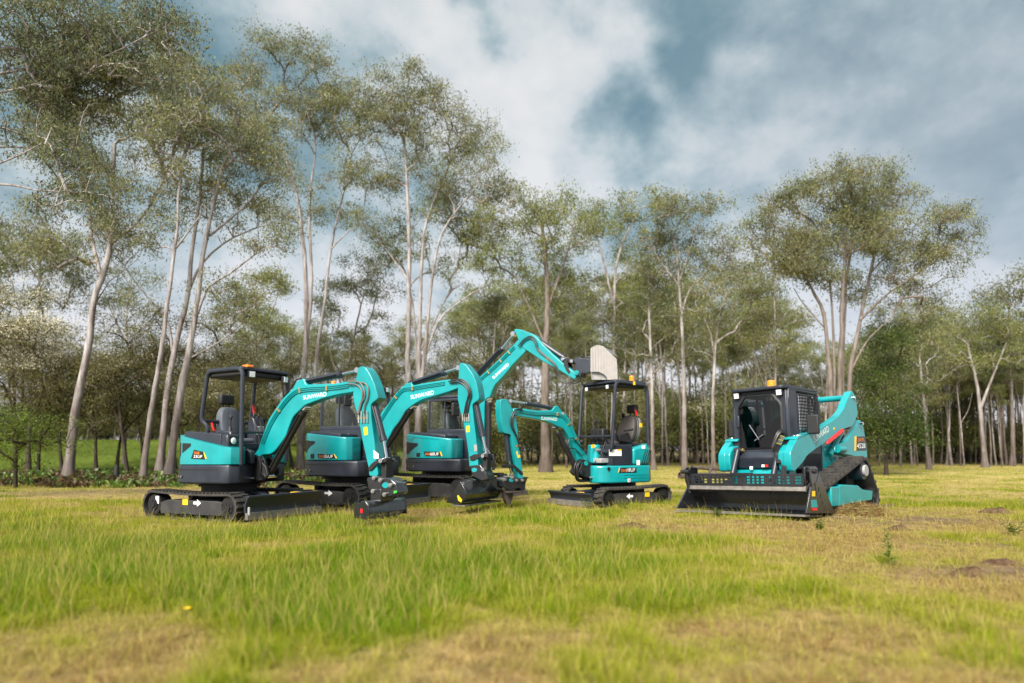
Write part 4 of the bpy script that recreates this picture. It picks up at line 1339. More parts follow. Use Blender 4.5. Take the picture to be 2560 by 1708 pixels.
    MB().box((F.hit(Z4(330, 1340), 1, 0)[0], -0.15, F.hit(Z4(240, 1345), 1, 0)[2] - 0.02), (F.hit(Z4(125, 1340), 1, 0)[0], 0.15, F.hit(Z4(240, 1345), 1, 0)[2] + 0.015)).build("ripper_head", TINE, e, 0.006)
    swing_post(F, e, Z4(1000, 1040), Z4(945, 1160), 1, 0.86, 0.58)
    return e

# ------------------------------------------------------------------ compact track loader


def grid_panel(e, origin, ax_a, ax_b, la, lb, pitch, r, mat, name):
    """Woven wire guard on a rectangle spanned by ax_a and ax_b."""
    o, a, b = np.array(origin), np.array(ax_a, float), np.array(ax_b, float)
    mb = MB()
    for k in range(int(la / pitch) + 1):
        mb.tube([o + a * k * pitch, o + a * k * pitch + b * lb], r, 4)
    for k in range(int(lb / pitch) + 1):
        mb.tube([o + b * k * pitch, o + b * k * pitch + a * la], r, 4)
    return mb.build(name, mat, e)


def track_loader():
    F = Frame(222, (4.937, 12.081, 0.06), -0.5, 1.5)
    e = F.empty("track_loader")
    tag(e, "teal tracked loader with glazed cab and wide black four in one bucket on the grass", "loader")
    # triangular tracks
    for s in (-1, 1):
        v1, v0 = s * 0.95, s * 0.55
        make_belt(e, [(0.82, 0.2, 0.2), (-1.12, 0.2, 0.2), (-0.78, 0.66, 0.21)], min(v0, v1), max(v0, v1), 0.035, 0.17, 0.05, wide=0.2)
        vi, vo = s * 0.6, s * 0.955
        out = F.uz(Z5, [(1680, 1195), (1760, 1192), (1772, 1172), (1950, 1180), (2000, 1222), (2100, 1235), (2092, 1330), (1990, 1345), (1800, 1385), (1690, 1395)], 0.955)
        f = MB().prism(out, vi, vo).build("track_frame", TEAL, e, 0.015)
        MB().prism(F.uz(Z5, [(1762, 1196), (1775, 1180), (1778, 1378), (1766, 1384)], 0.955), s * 0.955, s * 0.963).build("frame_edge", TEAL, f)
        wheel(f, "idler", 0.82, 0.2, vi, s * 0.92, 0.15)
        wheel(f, "idler", -1.12, 0.2, vi, s * 0.92, 0.15)
        wheel(f, "sprocket", -0.78, 0.66, vi, s * 0.92, 0.155, DARK)
        MB().cyl((-0.78, s * 0.92, 0.66), (-0.78, s * 0.965, 0.66), 0.1, 20).build("final_drive", GREYP, f, 0.008)
        for k in range(5):
            wheel(f, "roller", 0.5 - 0.31 * k, 0.105, s * 0.62, s * 0.93, 0.075, FLATBLACK, False)
        MB().prism([(-0.55, 0.2), (-0.95, 0.2), (-0.88, 0.62), (-0.62, 0.62)], s * 0.56, s * 0.7).build("drive_housing", FLATBLACK, f, 0.02)
    # chassis
    MB().box((-1.25, -0.54, 0.22), (0.98, 0.54, 0.62)).build("chassis", TEAL, e, 0.03)
    MB().box((-1.3, -0.49, 0.6), (-0.05, 0.49, 1.22)).build("engine_bay", TEAL, e, 0.05, 3)
    MB().prism([(-1.36, 0.55), (-1.28, 1.3), (-0.5, 1.34), (-0.5, 1.22), (-1.2, 1.2)], -0.48, 0.48).build("rear_door", DARK, e, 0.02)
    MB().box((-0.1, 0.4, 0.6), (0.62, 0.5, 0.98)).build("side_cover", DARK, e, 0.02)
    MB().box((-0.1, -0.5, 0.6), (0.62, -0.4, 0.98)).build("side_cover", DARK, e, 0.02)
    # front below the cab
    MB().prism([(0.95, 0.7), (1.08, 0.72), (1.14, 0.9), (1.08, 1.0), (0.95, 1.0)], -0.44, 0.44).build("front_step", DARK, e, 0.02)
    MB().prism([(0.9, 0.36), (1.18, 0.42), (1.2, 0.6), (1.12, 0.7), (0.9, 0.7)], -0.52, 0.52).build("front_plate", TEAL, e, 0.02)
    q = F.hit(Z5(1020, 985), 0, 1.2)
    for (x0, x1, y0, y1, m, n) in ((865, 895, 990, 1020, WHITE, "white_label"), (985, 1012, 972, 996, WHITE, "white_label"), (1016, 1048, 972, 994, RED, "red_label")):
        P = [F.hit(Z5(*p), 0, 1.192) for p in ((x0, y0), (x1, y0), (x1, y1), (x0, y1))]
        MB().prism([(p[1], p[2]) for p in P], 1.195, 1.205, 0).build(n, m, e)
    # cab
    hw, zb, zt, uf, ur = 0.47, 0.98, 2.02, 1.0, -0.1
    mb = MB()
    r = 0.045
    for s in (-1, 1):
        v = s * hw
        mb.tube(fillet([(uf, v, zb - 0.02), (uf + 0.02, v, 1.5), (uf - 0.04, v, zt)], 0.1, 4, False), r, 4)
        mb.tube(fillet([(ur, v, zb - 0.35), (ur - 0.02, v, 1.7), (ur + 0.08, v, zt)], 0.1, 4, False), r, 4)
        mb.tube(fillet([(ur + 0.08, v, zt - 0.03), (uf - 0.04, v, zt - 0.01)], 0.1, 4, False), r, 4)
        mb.box((ur, v - 0.03, 0.7), (uf, v + 0.03, 1.1))
        # wide front pillar with the corner gusset
        mb.prism([(v - s * 0.0, zb), (v - s * 0.1, zb), (v - s * 0.1, 1.8), (v - s * 0.24, 1.97), (v - s * 0.24, zt), (v, zt)], uf - 0.03, uf + 0.03, 0)
    mb.box((uf - 0.03, -hw, zb - 0.03), (uf + 0.03, hw, zb + 0.06))
    mb.box((uf - 0.07, -hw, zt - 0.07), (uf + 0.02, hw, zt))
    mb.box((ur + 0.3, -hw - 0.02, 1.05), (ur + 0.34, -hw + 0.02, zt)).box((ur + 0.3, hw - 0.02, 1.05), (ur + 0.34, hw + 0.02, zt))
    mb.box((0.74, hw - 0.03, 1.0), (1.0, hw + 0.035, zt)).box((0.74, -hw - 0.035, 1.0), (1.0, -hw + 0.03, zt))
    mb.build("cab_frame", DARK, e, 0.014)
    plan = fillet([(ur - 0.02, -hw - 0.03), (uf + 0.02, -hw - 0.03), (uf + 0.13, -hw + 0.02), (uf + 0.13, hw - 0.02), (uf + 0.02, hw + 0.03), (ur - 0.02, hw + 0.03)], 0.06, 4)
    MB().loft(plan, zt - 0.005, lambda u, v: zt + float(np.interp(u, (-0.1, 0.3, 1.13), (0.03, 0.075, 0.05)))).build("cab_roof", DARK, e, 0.02, 3)
    for s in (-1, 1):
        work_light(e, (uf + 0.07, s * 0.38, zt - 0.06), (1, 0, -0.15), 0.05)
        for k in range(2):
            MB().cyl((0.15 + 0.5 * k, s * 0.36, zt + 0.06), (0.15 + 0.5 * k, s * 0.36, zt + 0.1), 0.035, 10).build("roof_bolt", FLATBLACK, e)
    beacon(e, (0.62, 0.02, zt + 0.06), 0.075, 0.15)
    # door: rounded dark frame and glass
    ring = fillet([(-0.4, zb + 0.06), (0.4, zb + 0.06), (0.4, 1.78), (0.26, 1.96), (-0.26, 1.96), (-0.4, 1.78)], 0.05, 4)
    inn = [(p[0] * 0.92, 1.5 + (p[1] - 1.5) * 0.94) for p in ring]
    n = len(ring)
    vs = [(uf + 0.035, p[0], p[1]) for p in ring] + [(uf + 0.05, p[0], p[1]) for p in inn] + [(uf + 0.01, p[0], p[1]) for p in inn]
    d = MB().add(vs, [(i, (i + 1) % n, n + (i + 1) % n, n + i) for i in range(n)] + [(n + i, n + (i + 1) % n, 2 * n + (i + 1) % n, 2 * n + i) for i in range(n)]).build("cab_door", FLATBLACK, e)
    window_pane(d, [(uf + 0.03, p[0], p[1]) for p in inn], GLASSD, "glass")
    MB().tube([(uf + 0.06, -0.1, zb + 0.2), (uf + 0.06, 0.06, 1.28)], 0.011, 6).build("wiper", SEATM, d)
    MB().tube([(uf + 0.06, -0.18, 1.45), (uf + 0.06, -0.02, zb + 0.22)], 0.009, 6).build("wiper", SEATM, d)
    MB().box((uf + 0.035, -0.42, 1.42), (uf + 0.06, -0.37, 1.62)).build("door_handle", DARK, d, 0.01)
    for v in (-hw, hw):
        s = 1 if v > 0 else -1
        window_pane(e, [(ur + 0.04, v, 1.1), (0.72, v, 1.1), (0.72, v, zt - 0.08), (ur + 0.1, v, zt - 0.08)], GLASSD)
        grid_panel(e, (ur + 0.05, v + s * 0.03, 1.12), (1, 0, 0), (0, 0, 1), 0.66, zt - 1.22, 0.055, 0.0055, FLATBLACK, "wire_guard")
        MB().tube(fillet([(ur + 0.03, v + s * 0.03, 1.1), (0.72, v + s * 0.03, 1.1), (0.72, v + s * 0.03, zt - 0.08), (ur + 0.16, v + s * 0.03, zt - 0.08), (ur + 0.05, v + s * 0.03, zt - 0.3)], 0.06, 3), 0.014, 6, True).build("guard_frame", DARK, e)
    window_pane(e, [(ur + 0.02, -hw + 0.05, 1.2), (ur + 0.02, hw - 0.05, 1.2), (ur + 0.08, hw - 0.05, zt - 0.08), (ur + 0.08, -hw + 0.05, zt - 0.08)], GLASSD)
    seat(e, 0.2, 0.02, 0.98, FLATBLACK)
    for s in (-1, 1):
        MB().prism([(0.1, 1.15), (0.55, 1.15), (0.6, 1.28), (0.1, 1.3)], s * 0.34 - 0.06, s * 0.34 + 0.06).build("armrest_console", FLATBLACK, e, 0.02)
        joystick(e, 0.55, s * 0.34, 1.29)
    lb = MB().tube([(0.42, -0.28, 1.2), (0.5, -0.28, 1.62)], 0.018, 6).tube([(0.42, 0.28, 1.2), (0.5, 0.28, 1.62)], 0.018, 6).tube([(0.46, -0.28, 1.4), (0.46, 0.28, 1.4)], 0.018, 6)
    lb.build("safety_bar", FLATBLACK, e)
    MB().box((ur + 0.05, -0.42, 0.7), (0.9, 0.42, 0.99)).build("cab_base", FLATBLACK, e)
    AV = 0.64
    # lift arms, mirrored left and right
    arm = F.uz(Z5, [(1878, 240), (1893, 228), (1930, 290), (1950, 470), (1900, 585), (1790, 625), (1600, 770), (1520, 822), (1440, 885), (1400, 950), (1345, 1010), (1310, 1046), (1290, 1035), (1276, 950), (1272, 850), (1310, 760), (1350, 700), (1480, 650), (1660, 550), (1755, 480), (1806, 415), (1832, 340)], AV)
    nose = F.uz(Z5, [(1345, 1005), (1310, 1042), (1292, 1030), (1278, 950), (1275, 850), (1312, 770), (1380, 760), (1420, 880)], AV)
    tower = F.uz(Z5, [(1880, 885), (1722, 852), (1728, 782), (1825, 742), (1900, 640), (1955, 545), (1978, 518), (2012, 600), (2040, 760), (2052, 905), (1960, 905)], AV - 0.04)
    for s in (-1, 1):
        a = MB().prism(fillet(arm, 0.05, 3), s * (AV - 0.13), s * AV).build("lift_arm", TEAL, e, 0.015, 3)
        MB().prism(fillet(nose, 0.04, 3), s * (AV - 0.22), s * (AV - 0.004)).build("arm_nose", TEAL, a, 0.02, 3)
        t = MB().prism(fillet(tower, 0.03, 2), s * (AV - 0.15), s * (AV - 0.045)).build("rear_tower", TEAL, e, 0.02)
        P = [F.hit(Z5(*p), 1, AV) for p in ((1905, 300), (1985, 560), (1780, 380))]
        for p in P[:2]:
            MB().cyl((p[0], s * (AV - 0.02), p[2]), (p[0], s * (AV + 0.03), p[2]), 0.03, 14).build("pivot_pin", STEEL, e)
        p, q = F.hit(Z5(1820, 590), 1, AV - 0.1), F.hit(Z5(1745, 820), 1, AV - 0.1)
        lr = MB().cyl((p[0], s * (AV - 0.12), p[2]), (q[0] + 0.3, s * (AV - 0.12), q[2] - 0.1), 0.05, 14)
        lr.build("lift_ram", TEAL, e)
        MB().cyl((p[0] + 0.02, s * (AV - 0.18), p[2]), (p[0] + 0.02, s * (AV - 0.02), p[2]), 0.05, 14).build("ram_pin", FLATBLACK, e)
        MB().cyl((q[0] - 0.1, s * (AV - 0.03), q[2] - 0.0), (q[0] + 0.18, s * (AV - 0.03), q[2] - 0.0), 0.06, 14).build("ram_end", TEAL, e)
        # front fork of the arm, stay ridges
        MB().prism([(p2[0], p2[1]) for p2 in F.uz(Z5, [(1335, 715), (1440, 665), (1470, 648), (1345, 690)], AV)], s * (AV - 0.24), s * (AV + 0.005)).build("arm_top_lip", TEAL, a, 0.004)
        # arm-lock strut, red on the near side as on the far
        rr = F.uz(Z5, [(1635, 740), (1785, 612), (1808, 625), (1790, 652), (1645, 768), (1632, 765)], AV + 0.01)
        MB().prism(rr, s * AV, s * (AV + 0.03)).build("arm_lock_strut", RED, e, 0.01)
        # headlights
        hl = MB()
        hp = F.hit(Z5(1330, 700), 1, AV - 0.12)
        o = MB().box((hp[0] - 0.1, s * (AV - 0.26), hp[2] - 0.05), (hp[0] + 0.1, s * (AV - 0.06), hp[2] + 0.05)).build("headlight", DARK, e, 0.02)
        for k in range(3):
            MB().ball((hp[0] + 0.09, s * (AV - 0.22 + 0.055 * k), hp[2]), (0.03, 0.03, 0.035), 12, 8).ball((hp[0] - 0.06 + 0.07 * k, s * (AV - 0.055), hp[2] + 0.01), (0.035, 0.025, 0.035), 12, 8).build("lens", LAMPW, o)
        # tilt rams down to the bucket
        tr = MB().cyl((1.16, s * 0.36, 1.02), (1.42, s * 0.36, 0.5), 0.045, 16)
        tr.cyl((1.15, s * 0.36 - 0.06, 1.03), (1.15, s * 0.36 + 0.06, 1.03), 0.04, 14)
        to = tr.build("tilt_ram", DARK, e)
        MB().cyl((1.42, s * 0.36, 0.5), (1.5, s * 0.36, 0.34), 0.028, 12).build("rod", STEEL, to)
        MB().cyl((1.1, s * 0.28, 1.03), (1.1, s * 0.44, 1.03), 0.03, 12).build("ram_pin", BRASS, e)
        # mirrors
        mirror(e, (0.64, s * 0.71, 1.43), 0.1, 0.16, (0.64, s * 0.6, 1.2), (1, 0.1, 0), FLATBLACK)
    xb = F.hit(Z5(1860, 300), 1, AV - 0.08)
    MB().cyl((xb[0] + 0.02, -AV + 0.1, xb[2]), (xb[0] + 0.02, AV - 0.1, xb[2]), 0.055, 18).build("cross_tube", TEAL, e)
    L = [F.hit(Z5(*p), 1, AV + 0.003) for p in ((1512, 750), (1662, 637), (1496, 690))]
    lettering("SUNWARD", L[0], L[1], L[2], WHITE, e, "lettering", 0.0)
    c = F.hit(Z5(1710, 610), 1, AV)
    MB().cyl((c[0], AV, c[2]), (c[0], AV + 0.004, c[2]), 0.022, 14).build("yellow_label", YELLOW, e)
    b = quad(F, Z5, [(1925, 690), (2022, 688), (2034, 828), (1932, 832)], AV - 0.044, DARK, "model_badge", e)
    for word, m, P in (("SWTL", DECALOR, [(1950, 742), (2016, 738), (1948, 708)]), ("4528", WHITE, [(1940, 808), (2024, 806), (1938, 758)])):
        L = [F.hit(Z5(*p), 1, AV - 0.038) for p in P]
        lettering(word, L[0], L[1], L[2], m, b, "lettering", 0.0)
    quad(F, Z5, [(1918, 686), (1934, 686), (1930, 832), (1916, 832)], AV - 0.043, YELLOW, "badge_stripe", e)
    # hose bundle on the near arm
    for k in range(4):
        hv = 0.46 - 0.02 * k
        MB().tube(curve([(1.08, hv, 1.28 + 0.02 * k), (1.2, hv - 0.02, 1.3), (1.28, hv - 0.08, 1.15 - 0.03 * k), (1.25, hv - 0.04, 0.95), (1.35, hv + 0.02, 0.8)], 6), 0.014, 7).build("hose", HOSE, e)
    for k in range(3):
        MB().tube([(1.22, 0.46 + 0.03 * k, 0.92), (1.42, 0.52 + 0.03 * k, 0.55)], 0.013, 7).build("hose", HOSE, e)
    for k in range(5):
        MB().cyl((1.14 + 0.03 * k, 0.46, 1.22 - 0.03 * k), (1.2 + 0.03 * k, 0.42, 1.24 - 0.03 * k), 0.016, 8).build("hose_fitting", STEEL if k % 2 else BRASS, e)
    # four-in-one bucket
    W, WR = 1.0, 1.08
    floor_ = [(1.72, 0.0), (1.2, -0.02), (1.12, 0.02), (1.09, 0.12), (1.1, 0.28), (1.14, 0.42), (1.16, 0.44)]
    path = curve(floor_, 4)
    N = offset_line([p for p in path], 0.025)
    bk = MB().prism([tuple(p) for p in path] + [tuple(p) for p in N[::-1]], -WR, W)
    bk = bk.build("four_in_one_bucket", BLACK, e, 0.004)
    MB().prism([(1.6, W + 0.02), (1.76, W + 0.02), (1.98, -WR - 0.02), (1.6, -WR - 0.02)], 0.012, 0.032, 2).build("cutting_edge", LIP, bk)
    plate = F.uz(Z5, [(1413, 1460), (1462, 1172), (1470, 1150), (1512, 1150), (1540, 1062), (1552, 1090), (1700, 1460)], W)
    upper = F.uz(Z5, [(1430, 1000), (1442, 990), (1490, 990), (1503, 1002), (1508, 1060), (1490, 1140), (1452, 1190), (1437, 1140)], W)
    slot = []
    for s in (1, -1):
        if s < 0:
            W = WR
            plate = [(p[0] + 0.24 * (1 - min(1, max(0, p[1]) / 0.45)) * (p[0] > 1.2), p[1]) for p in plate]
        MB().prism(plate, s * W, s * (W + 0.03)).build("bucket_cheek", BLACK, bk, 0.006)
        MB().prism(fillet(upper, 0.03, 3), s * (W - 0.05), s * (W - 0.02)).prism(fillet(upper, 0.03, 3), s * (W + 0.035), s * (W + 0.06)).build("jaw_hinge", BLACK, bk, 0.006)
        c = F.hit(Z5(1470, 1040), 1, W)
        MB().cyl((c[0], s * (W - 0.07), c[2]), (c[0], s * (W + 0.09), c[2]), 0.035, 14).build("hinge_pin", FLATBLACK, bk)
        MB().cyl((c[0] - 0.02, s * (W - 0.0), c[2] + 0.02), (c[0] - 0.1, s * (W + 0.0), c[2] - 0.36), 0.035, 12).build("jaw_ram", FLATBLACK, bk)
        mb = MB()
        for k in range(4):
            zc = 0.36 - 0.1 * k
            uc = 1.27 - 0.05 * k
            mb.prism([(uc, zc), (uc + 0.035, zc), (uc + 0.02, zc + 0.07), (uc - 0.015, zc + 0.07)], s * (W + 0.0302), s * (W + 0.032))
        mb.build("wear_slot", FLATBLACK, bk)
    W = 1.0
    quad(F, Z5, [(1492, 1238), (1518, 1238), (1518, 1290), (1490, 1290)], W + 0.031, YELLOW, "warning_label", bk)
    quad(F, Z5, [(1478, 1326), (1530, 1326), (1545, 1402), (1482, 1402)], W + 0.031, TEAL, "teal_label", bk)
    quad(F, Z5, [(1486, 1408), (1536, 1408), (1540, 1432), (1490, 1432)], W + 0.031, RED, "red_label", bk)
    # upper jaw: perforated spill guard over a pale lip
    ug, z0, z1 = 1.55, 0.455, 0.63
    gm = MB()
    gm.box((ug - 0.02, -WR + 0.05, z1 - 0.03), (ug + 0.02, W - 0.06, z1 + 0.012))
    gm.box((ug - 0.02, -WR + 0.05, z0 - 0.01), (ug + 0.02, W - 0.06, z0 + 0.03))
    gm.box((ug - 0.03, -0.28, z1 - 0.02), (ug + 0.03, 0.1, z1 + 0.025))
    solid = [(-1.03, -0.95), (-0.72, -0.64), (-0.34, -0.24), (-0.16, 0.0), (0.3, 0.38), (0.72, 0.80), (0.9, 0.94)]
    for a, b in solid:
        gm.box((ug - 0.012, a, z0), (ug + 0.012, b, z1))
    for (a, b), (c2, d2) in zip(solid, solid[1:]):
        k = max(1, round((c2 - b) / 0.075))
        for i in range(1, k):
            vv = b + (c2 - b) * i / k
            gm.box((ug - 0.01, vv - 0.014, z0 + 0.02), (ug + 0.01, vv + 0.014, z1 - 0.02))
        for zz in (z0 + 0.065, z0 + 0.11):
            gm.box((ug - 0.008, b, zz - 0.009), (ug + 0.008, c2, zz + 0.009))
    gm.build("spill_guard", BLACK, bk)
    MB().prism([(1.56, 0.36), (1.6, 0.38), (1.56, 0.45), (1.48, 0.46), (1.3, 0.45), (1.14, 0.45), (1.14, 0.43), (1.3, 0.43), (1.5, 0.43)], -WR + 0.03, W - 0.03).build("jaw_lip", LIP, bk, 0.004)
    return e

# ------------------------------------------------------------------ terrain and grass
RNG = np.random.default_rng(7)
_LAT = np.random.default_rng(3).random((512, 512))


def vnoise(x, y):
    xi, yi = np.floor(x).astype(int), np.floor(y).astype(int)
    fx, fy = x - xi, y - yi
    fx, fy = fx * fx * (3 - 2 * fx), fy * fy * (3 - 2 * fy)
    g = lambda a, b: _LAT[a % 512, b % 512]
    return (g(xi, yi) * (1 - fx) + g(xi + 1, yi) * fx) * (1 - fy) + (g(xi, yi + 1) * (1 - fx) + g(xi + 1, yi + 1) * fx) * fy


def fbm(x, y, n=4):
    s, a, t = 0, 0.5, 0
    for k in range(n):
        s = s + a * vnoise(x * 2 ** k + 17 * k, y * 2 ** k + 31 * k)
        t += a
        a *= 0.5
    return s / t


def smooth(t):
    t = np.clip(t, 0, 1)
    return t * t * (3 - 2 * t)


def gauss(x, y, cx, cy, sx, sy):
    return np.exp(-0.5 * (((x - cx) / sx) ** 2 + ((y - cy) / sy) ** 2))


def ground_z(x, y):
    x, y = np.asarray(x, float), np.asarray(y, float)
    z = 0.07 * (fbm(x * 0.55 + 40, y * 0.55) - 0.5) + 0.03 * (fbm(x * 2.3, y * 2.3 + 9, 3) - 0.5)
    z = z + 0.06 * gauss(x, y, 4.9, 11.5, 2.5, 2.5)
    z = z + 1.9 * smooth((y - 30) / 26) * smooth((-x - y * 0.09 - 2.5) / 9)
    z = z + 0.25 * smooth((y - 40) / 25) * smooth((x - 8) / 12)
    return z


def dryness(x, y):
    d = 0.45 + 1.6 * (fbm(x * 0.75 + 5, y * 0.75 + 2) - 0.5) + 0.75 * (fbm(x * 3 + 50, y * 3, 3) - 0.5)
    d = d + 0.26 * smooth((x - 0.2) / 2.0) * smooth((13 - y) / 4)
    d = d + 0.9 * smooth((5.0 - y) / 1.4) * (fbm(x * 1.6 + 11, y * 1.6 + 33, 3) - 0.28) + 0.16 * smooth((4.3 - y) / 0.8) * (0.3 + 0.7 * smooth((np.abs(x + 0.1) - 0.2) / 0.8)) + 0.10 * smooth((y - 13) / 5)
    d = d - 0.32 * gauss(x, y, -4.6, 7.2, 1.8, 1.5) - 0.34 * gauss(x, y, -0.7, 5.9, 1.3, 1.1) - 0.5 * gauss(x, y, 0.85, 3.6, 0.45, 0.35)
    d = d - 0.25 * gauss(x, y, 0.4, 8.3, 1.2, 1.0) - 0.3 * gauss(x, y, -1.0, 4.6, 0.5, 0.5) + 0.25 * gauss(x, y, -8, 15, 4, 3)
    d = d + 0.35 * gauss(x, y, 4.1, 6.2, 0.9, 0.7) + 0.3 * gauss(x, y, 5.6, 9.6, 2.2, 1.0)
    d = d - 0.35 * smooth((y - 27) / 5) * smooth((-x - 3) / 3)
    return np.clip(d, 0, 1)


FOOT = [(-27, -4.69, 11.42, -1.0, 1.2, 0.72), (-27, -3.19, 13.48, -1.1, 1.2, 0.8), (-27, -1.44, 15.5, -1.3, 1.4, 0.95), (213, 2.152, 13.954, -0.75, 1.15, 0.6), (222, 4.937, 12.081, -1.2, 1.62, 0.92)]


def bareness(x, y):
    b = 0.7 * gauss(x, y, 4.0, 6.15, 0.5, 0.3) + 0.6 * gauss(x, y, 5.1, 6.4, 0.7, 0.35) + 0.8 * gauss(x, y, 1.75, 9.3, 0.45, 0.3) + 0.9 * gauss(x, y, 6.2, 10.4, 1.5, 0.5)
    b = b + 0.7 * gauss(x, y, -9, 18, 4, 1.3) + 0.5 * gauss(x, y, 5.5, 8.0, 0.9, 0.3)
    # torn turf behind the loader and along the tracks
    for yaw, ox, oy, u0, u1, w in FOOT:
        c, s = math.cos(math.radians(yaw)), math.sin(math.radians(yaw))
        u, v = (x - ox) * c + (y - oy) * s, -(x - ox) * s + (y - oy) * c
        k = 1.0 if yaw == 222 else 0.55
        back = u0 - (3.2 if yaw == 222 else 1.2)
        b = b + k * smooth((u - back) / 1.0) * smooth((u1 - 0.3 - u) / 0.5) * np.exp(-0.5 * ((np.abs(v) - w * 0.78) / 0.22) ** 2)
    return np.clip(b * (0.4 + 1.2 * fbm(x * 2.6, y * 2.6 + 70, 3)), 0, 1)


def fast_mesh(name, V, Q, col=None, smooth_=False):
    me = bpy.data.meshes.new(name)
    V = np.ascontiguousarray(V, np.float32)
    Q = np.ascontiguousarray(Q, np.int32)
    k = Q.shape[1]
    me.vertices.add(len(V))
    me.vertices.foreach_set("co", V.ravel())
    me.loops.add(Q.size)
    me.loops.foreach_set("vertex_index", Q.ravel())
    me.polygons.add(len(Q))
    me.polygons.foreach_set("loop_start", np.arange(0, Q.size, k, dtype=np.int32))
    me.polygons.foreach_set("use_smooth", np.full(len(Q), smooth_))
    if col is not None:
        a = me.attributes.new("tint", "FLOAT_COLOR", "POINT")
        c = np.ones((len(V), 4), np.float32)
        c[:, :3] = col
        a.data.foreach_set("color", c.ravel())
    me.update(calc_edges=True)
    return me


def attr_material(name, rough=0.6, transl=0.0, spec=0.3, noise=0.0):
    m = bpy.data.materials.new(name)
    m.use_nodes = True
    nt = m.node_tree
    b = nt.nodes["Principled BSDF"]
    at_ = nt.nodes.new("ShaderNodeAttribute")
    at_.attribute_name = "tint"
    src = at_.outputs["Color"]
    if noise:
        tc = nt.nodes.new("ShaderNodeTexCoord")
        n = nt.nodes.new("ShaderNodeTexNoise")
        n.inputs["Scale"].default_value = noise
        n.inputs["Detail"].default_value = 8
        nt.links.new(tc.outputs["Object"], n.inputs["Vector"])
        mr = nt.nodes.new("ShaderNodeMapRange")
        mr.inputs[1].default_value, mr.inputs[2].default_value, mr.inputs[3].default_value, mr.inputs[4].default_value = 0.3, 0.7, 0.55, 1.5
        nt.links.new(n.outputs[0], mr.inputs[0])
        mx = nt.nodes.new("ShaderNodeVectorMath")
        mx.operation = "SCALE"
        nt.links.new(src, mx.inputs[0])
        nt.links.new(mr.outputs[0], mx.inputs[3])
        src = mx.outputs[0]
        bp = nt.nodes.new("ShaderNodeBump")
        bp.inputs["Strength"].default_value = 0.6
        bp.inputs["Distance"].default_value = 0.05
        nt.links.new(n.outputs[0], bp.inputs["Height"])
        nt.links.new(bp.outputs[0], b.inputs["Normal"])
    nt.links.new(src, b.inputs["Base Color"])
    b.inputs["Roughness"].default_value = rough
    b.inputs["Specular IOR Level"].default_value = spec
    if transl:
        out = nt.nodes["Material Output"]
        tr = nt.nodes.new("ShaderNodeBsdfTranslucent")
        nt.links.new(src, tr.inputs[0])
        mix = nt.nodes.new("ShaderNodeMixShader")
        mix.inputs[0].default_value = transl
        nt.links.new(b.outputs[0], mix.inputs[1])
        nt.links.new(tr.outputs[0], mix.inputs[2])
        nt.links.new(mix.outputs[0], out.inputs[0])
    return m


GREEN_C = np.array((0.115, 0.21, 0.006))
LIME_C = np.array((0.30, 0.315, 0.016))
STRAW_C = np.array((0.43, 0.345, 0.125))
BROWN_C = np.array((0.20, 0.088, 0.034))


def grass_colour(d, r):
    """Living blade to dry straw; r varies single blades."""
    d = np.clip(d + 0.35 * (r[:, 0] - 0.5), 0, 1)[:, None]
    c = np.where(d < 0.42, GREEN_C + (LIME_C - GREEN_C) * (d / 0.42), LIME_C + (STRAW_C - LIME_C) * np.clip((d - 0.42) / 0.34, 0, 1))
    br = (np.clip((d - 0.68) / 0.22, 0, 1) * (r[:, 1:2] > 0.35))
    c = c + (BROWN_C - c) * br * 0.75
    return c * (0.72 + 0.5 * r[:, 2:3])


def build_terrain():
    ys = np.concatenate([np.linspace(-14, 1.5, 14), np.geomspace(1.7, 95, 210), np.geomspace(100, 1500, 14)])
    ts = np.linspace(-1, 1, 261)
    ts = np.sign(ts) * np.abs(ts) ** 1.15
    Y = np.repeat(ys[:, None], len(ts), 1)
    X = ts[None, :] * (1.25 * np.abs(ys)[:, None] + 7)
    Zz = ground_z(X, Y)
    V = np.stack([X, Y, Zz], -1).reshape(-1, 3)
    n, m = Y.shape
    i = (np.arange(n - 1)[:, None] * m + np.arange(m - 1)[None, :]).reshape(-1)
    Q = np.stack([i, i + 1, i + m + 1, i + m], -1)
    d = dryness(V[:, 0], V[:, 1])[:, None]
    b = bareness(V[:, 0], V[:, 1])[:, None]
    near = np.array((0.10, 0.095, 0.02)) * (1 - d) + np.array((0.21, 0.145, 0.06)) * d
    far = np.array((0.17, 0.165, 0.025)) * (1 - d) + np.array((0.31, 0.245, 0.085)) * d
    k = smooth((V[:, 1:2] - 8) / 18)
    col = near * (1 - k) + far * k
    hill_shade = (smooth((V[:, 1] - 28) / 5) * smooth((-V[:, 0] - 2) / 3))[:, None]  # grass on the left rise lies in shade; the shade is put into its colour
    col = col * (1 - hill_shade) + np.array((0.075, 0.105, 0.012)) * hill_shade
    # leaf litter under the trees
    li = (smooth((V[:, 1] - 21) / 3) * smooth((30 - V[:, 1]) / 3) * smooth((-V[:, 0] - 3) / 3))[:, None] * 0.8
    lr = (smooth((V[:, 1] - 44) / 6) * smooth((V[:, 0] + 6) / 6))[:, None] * 0.9
    col = col * (1 - np.maximum(li, lr)) + np.array((0.10, 0.075, 0.04)) * np.maximum(li, lr)
    col = col * (1 - b) + np.array((0.105, 0.07, 0.045)) * b
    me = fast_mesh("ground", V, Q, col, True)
    me.materials.append(attr_material("soil_and_turf", 0.95, 0, 0.1, 5.0))
    o = bpy.data.objects.new("ground", me)
    COL.objects.link(o)
    o["kind"] = "structure"




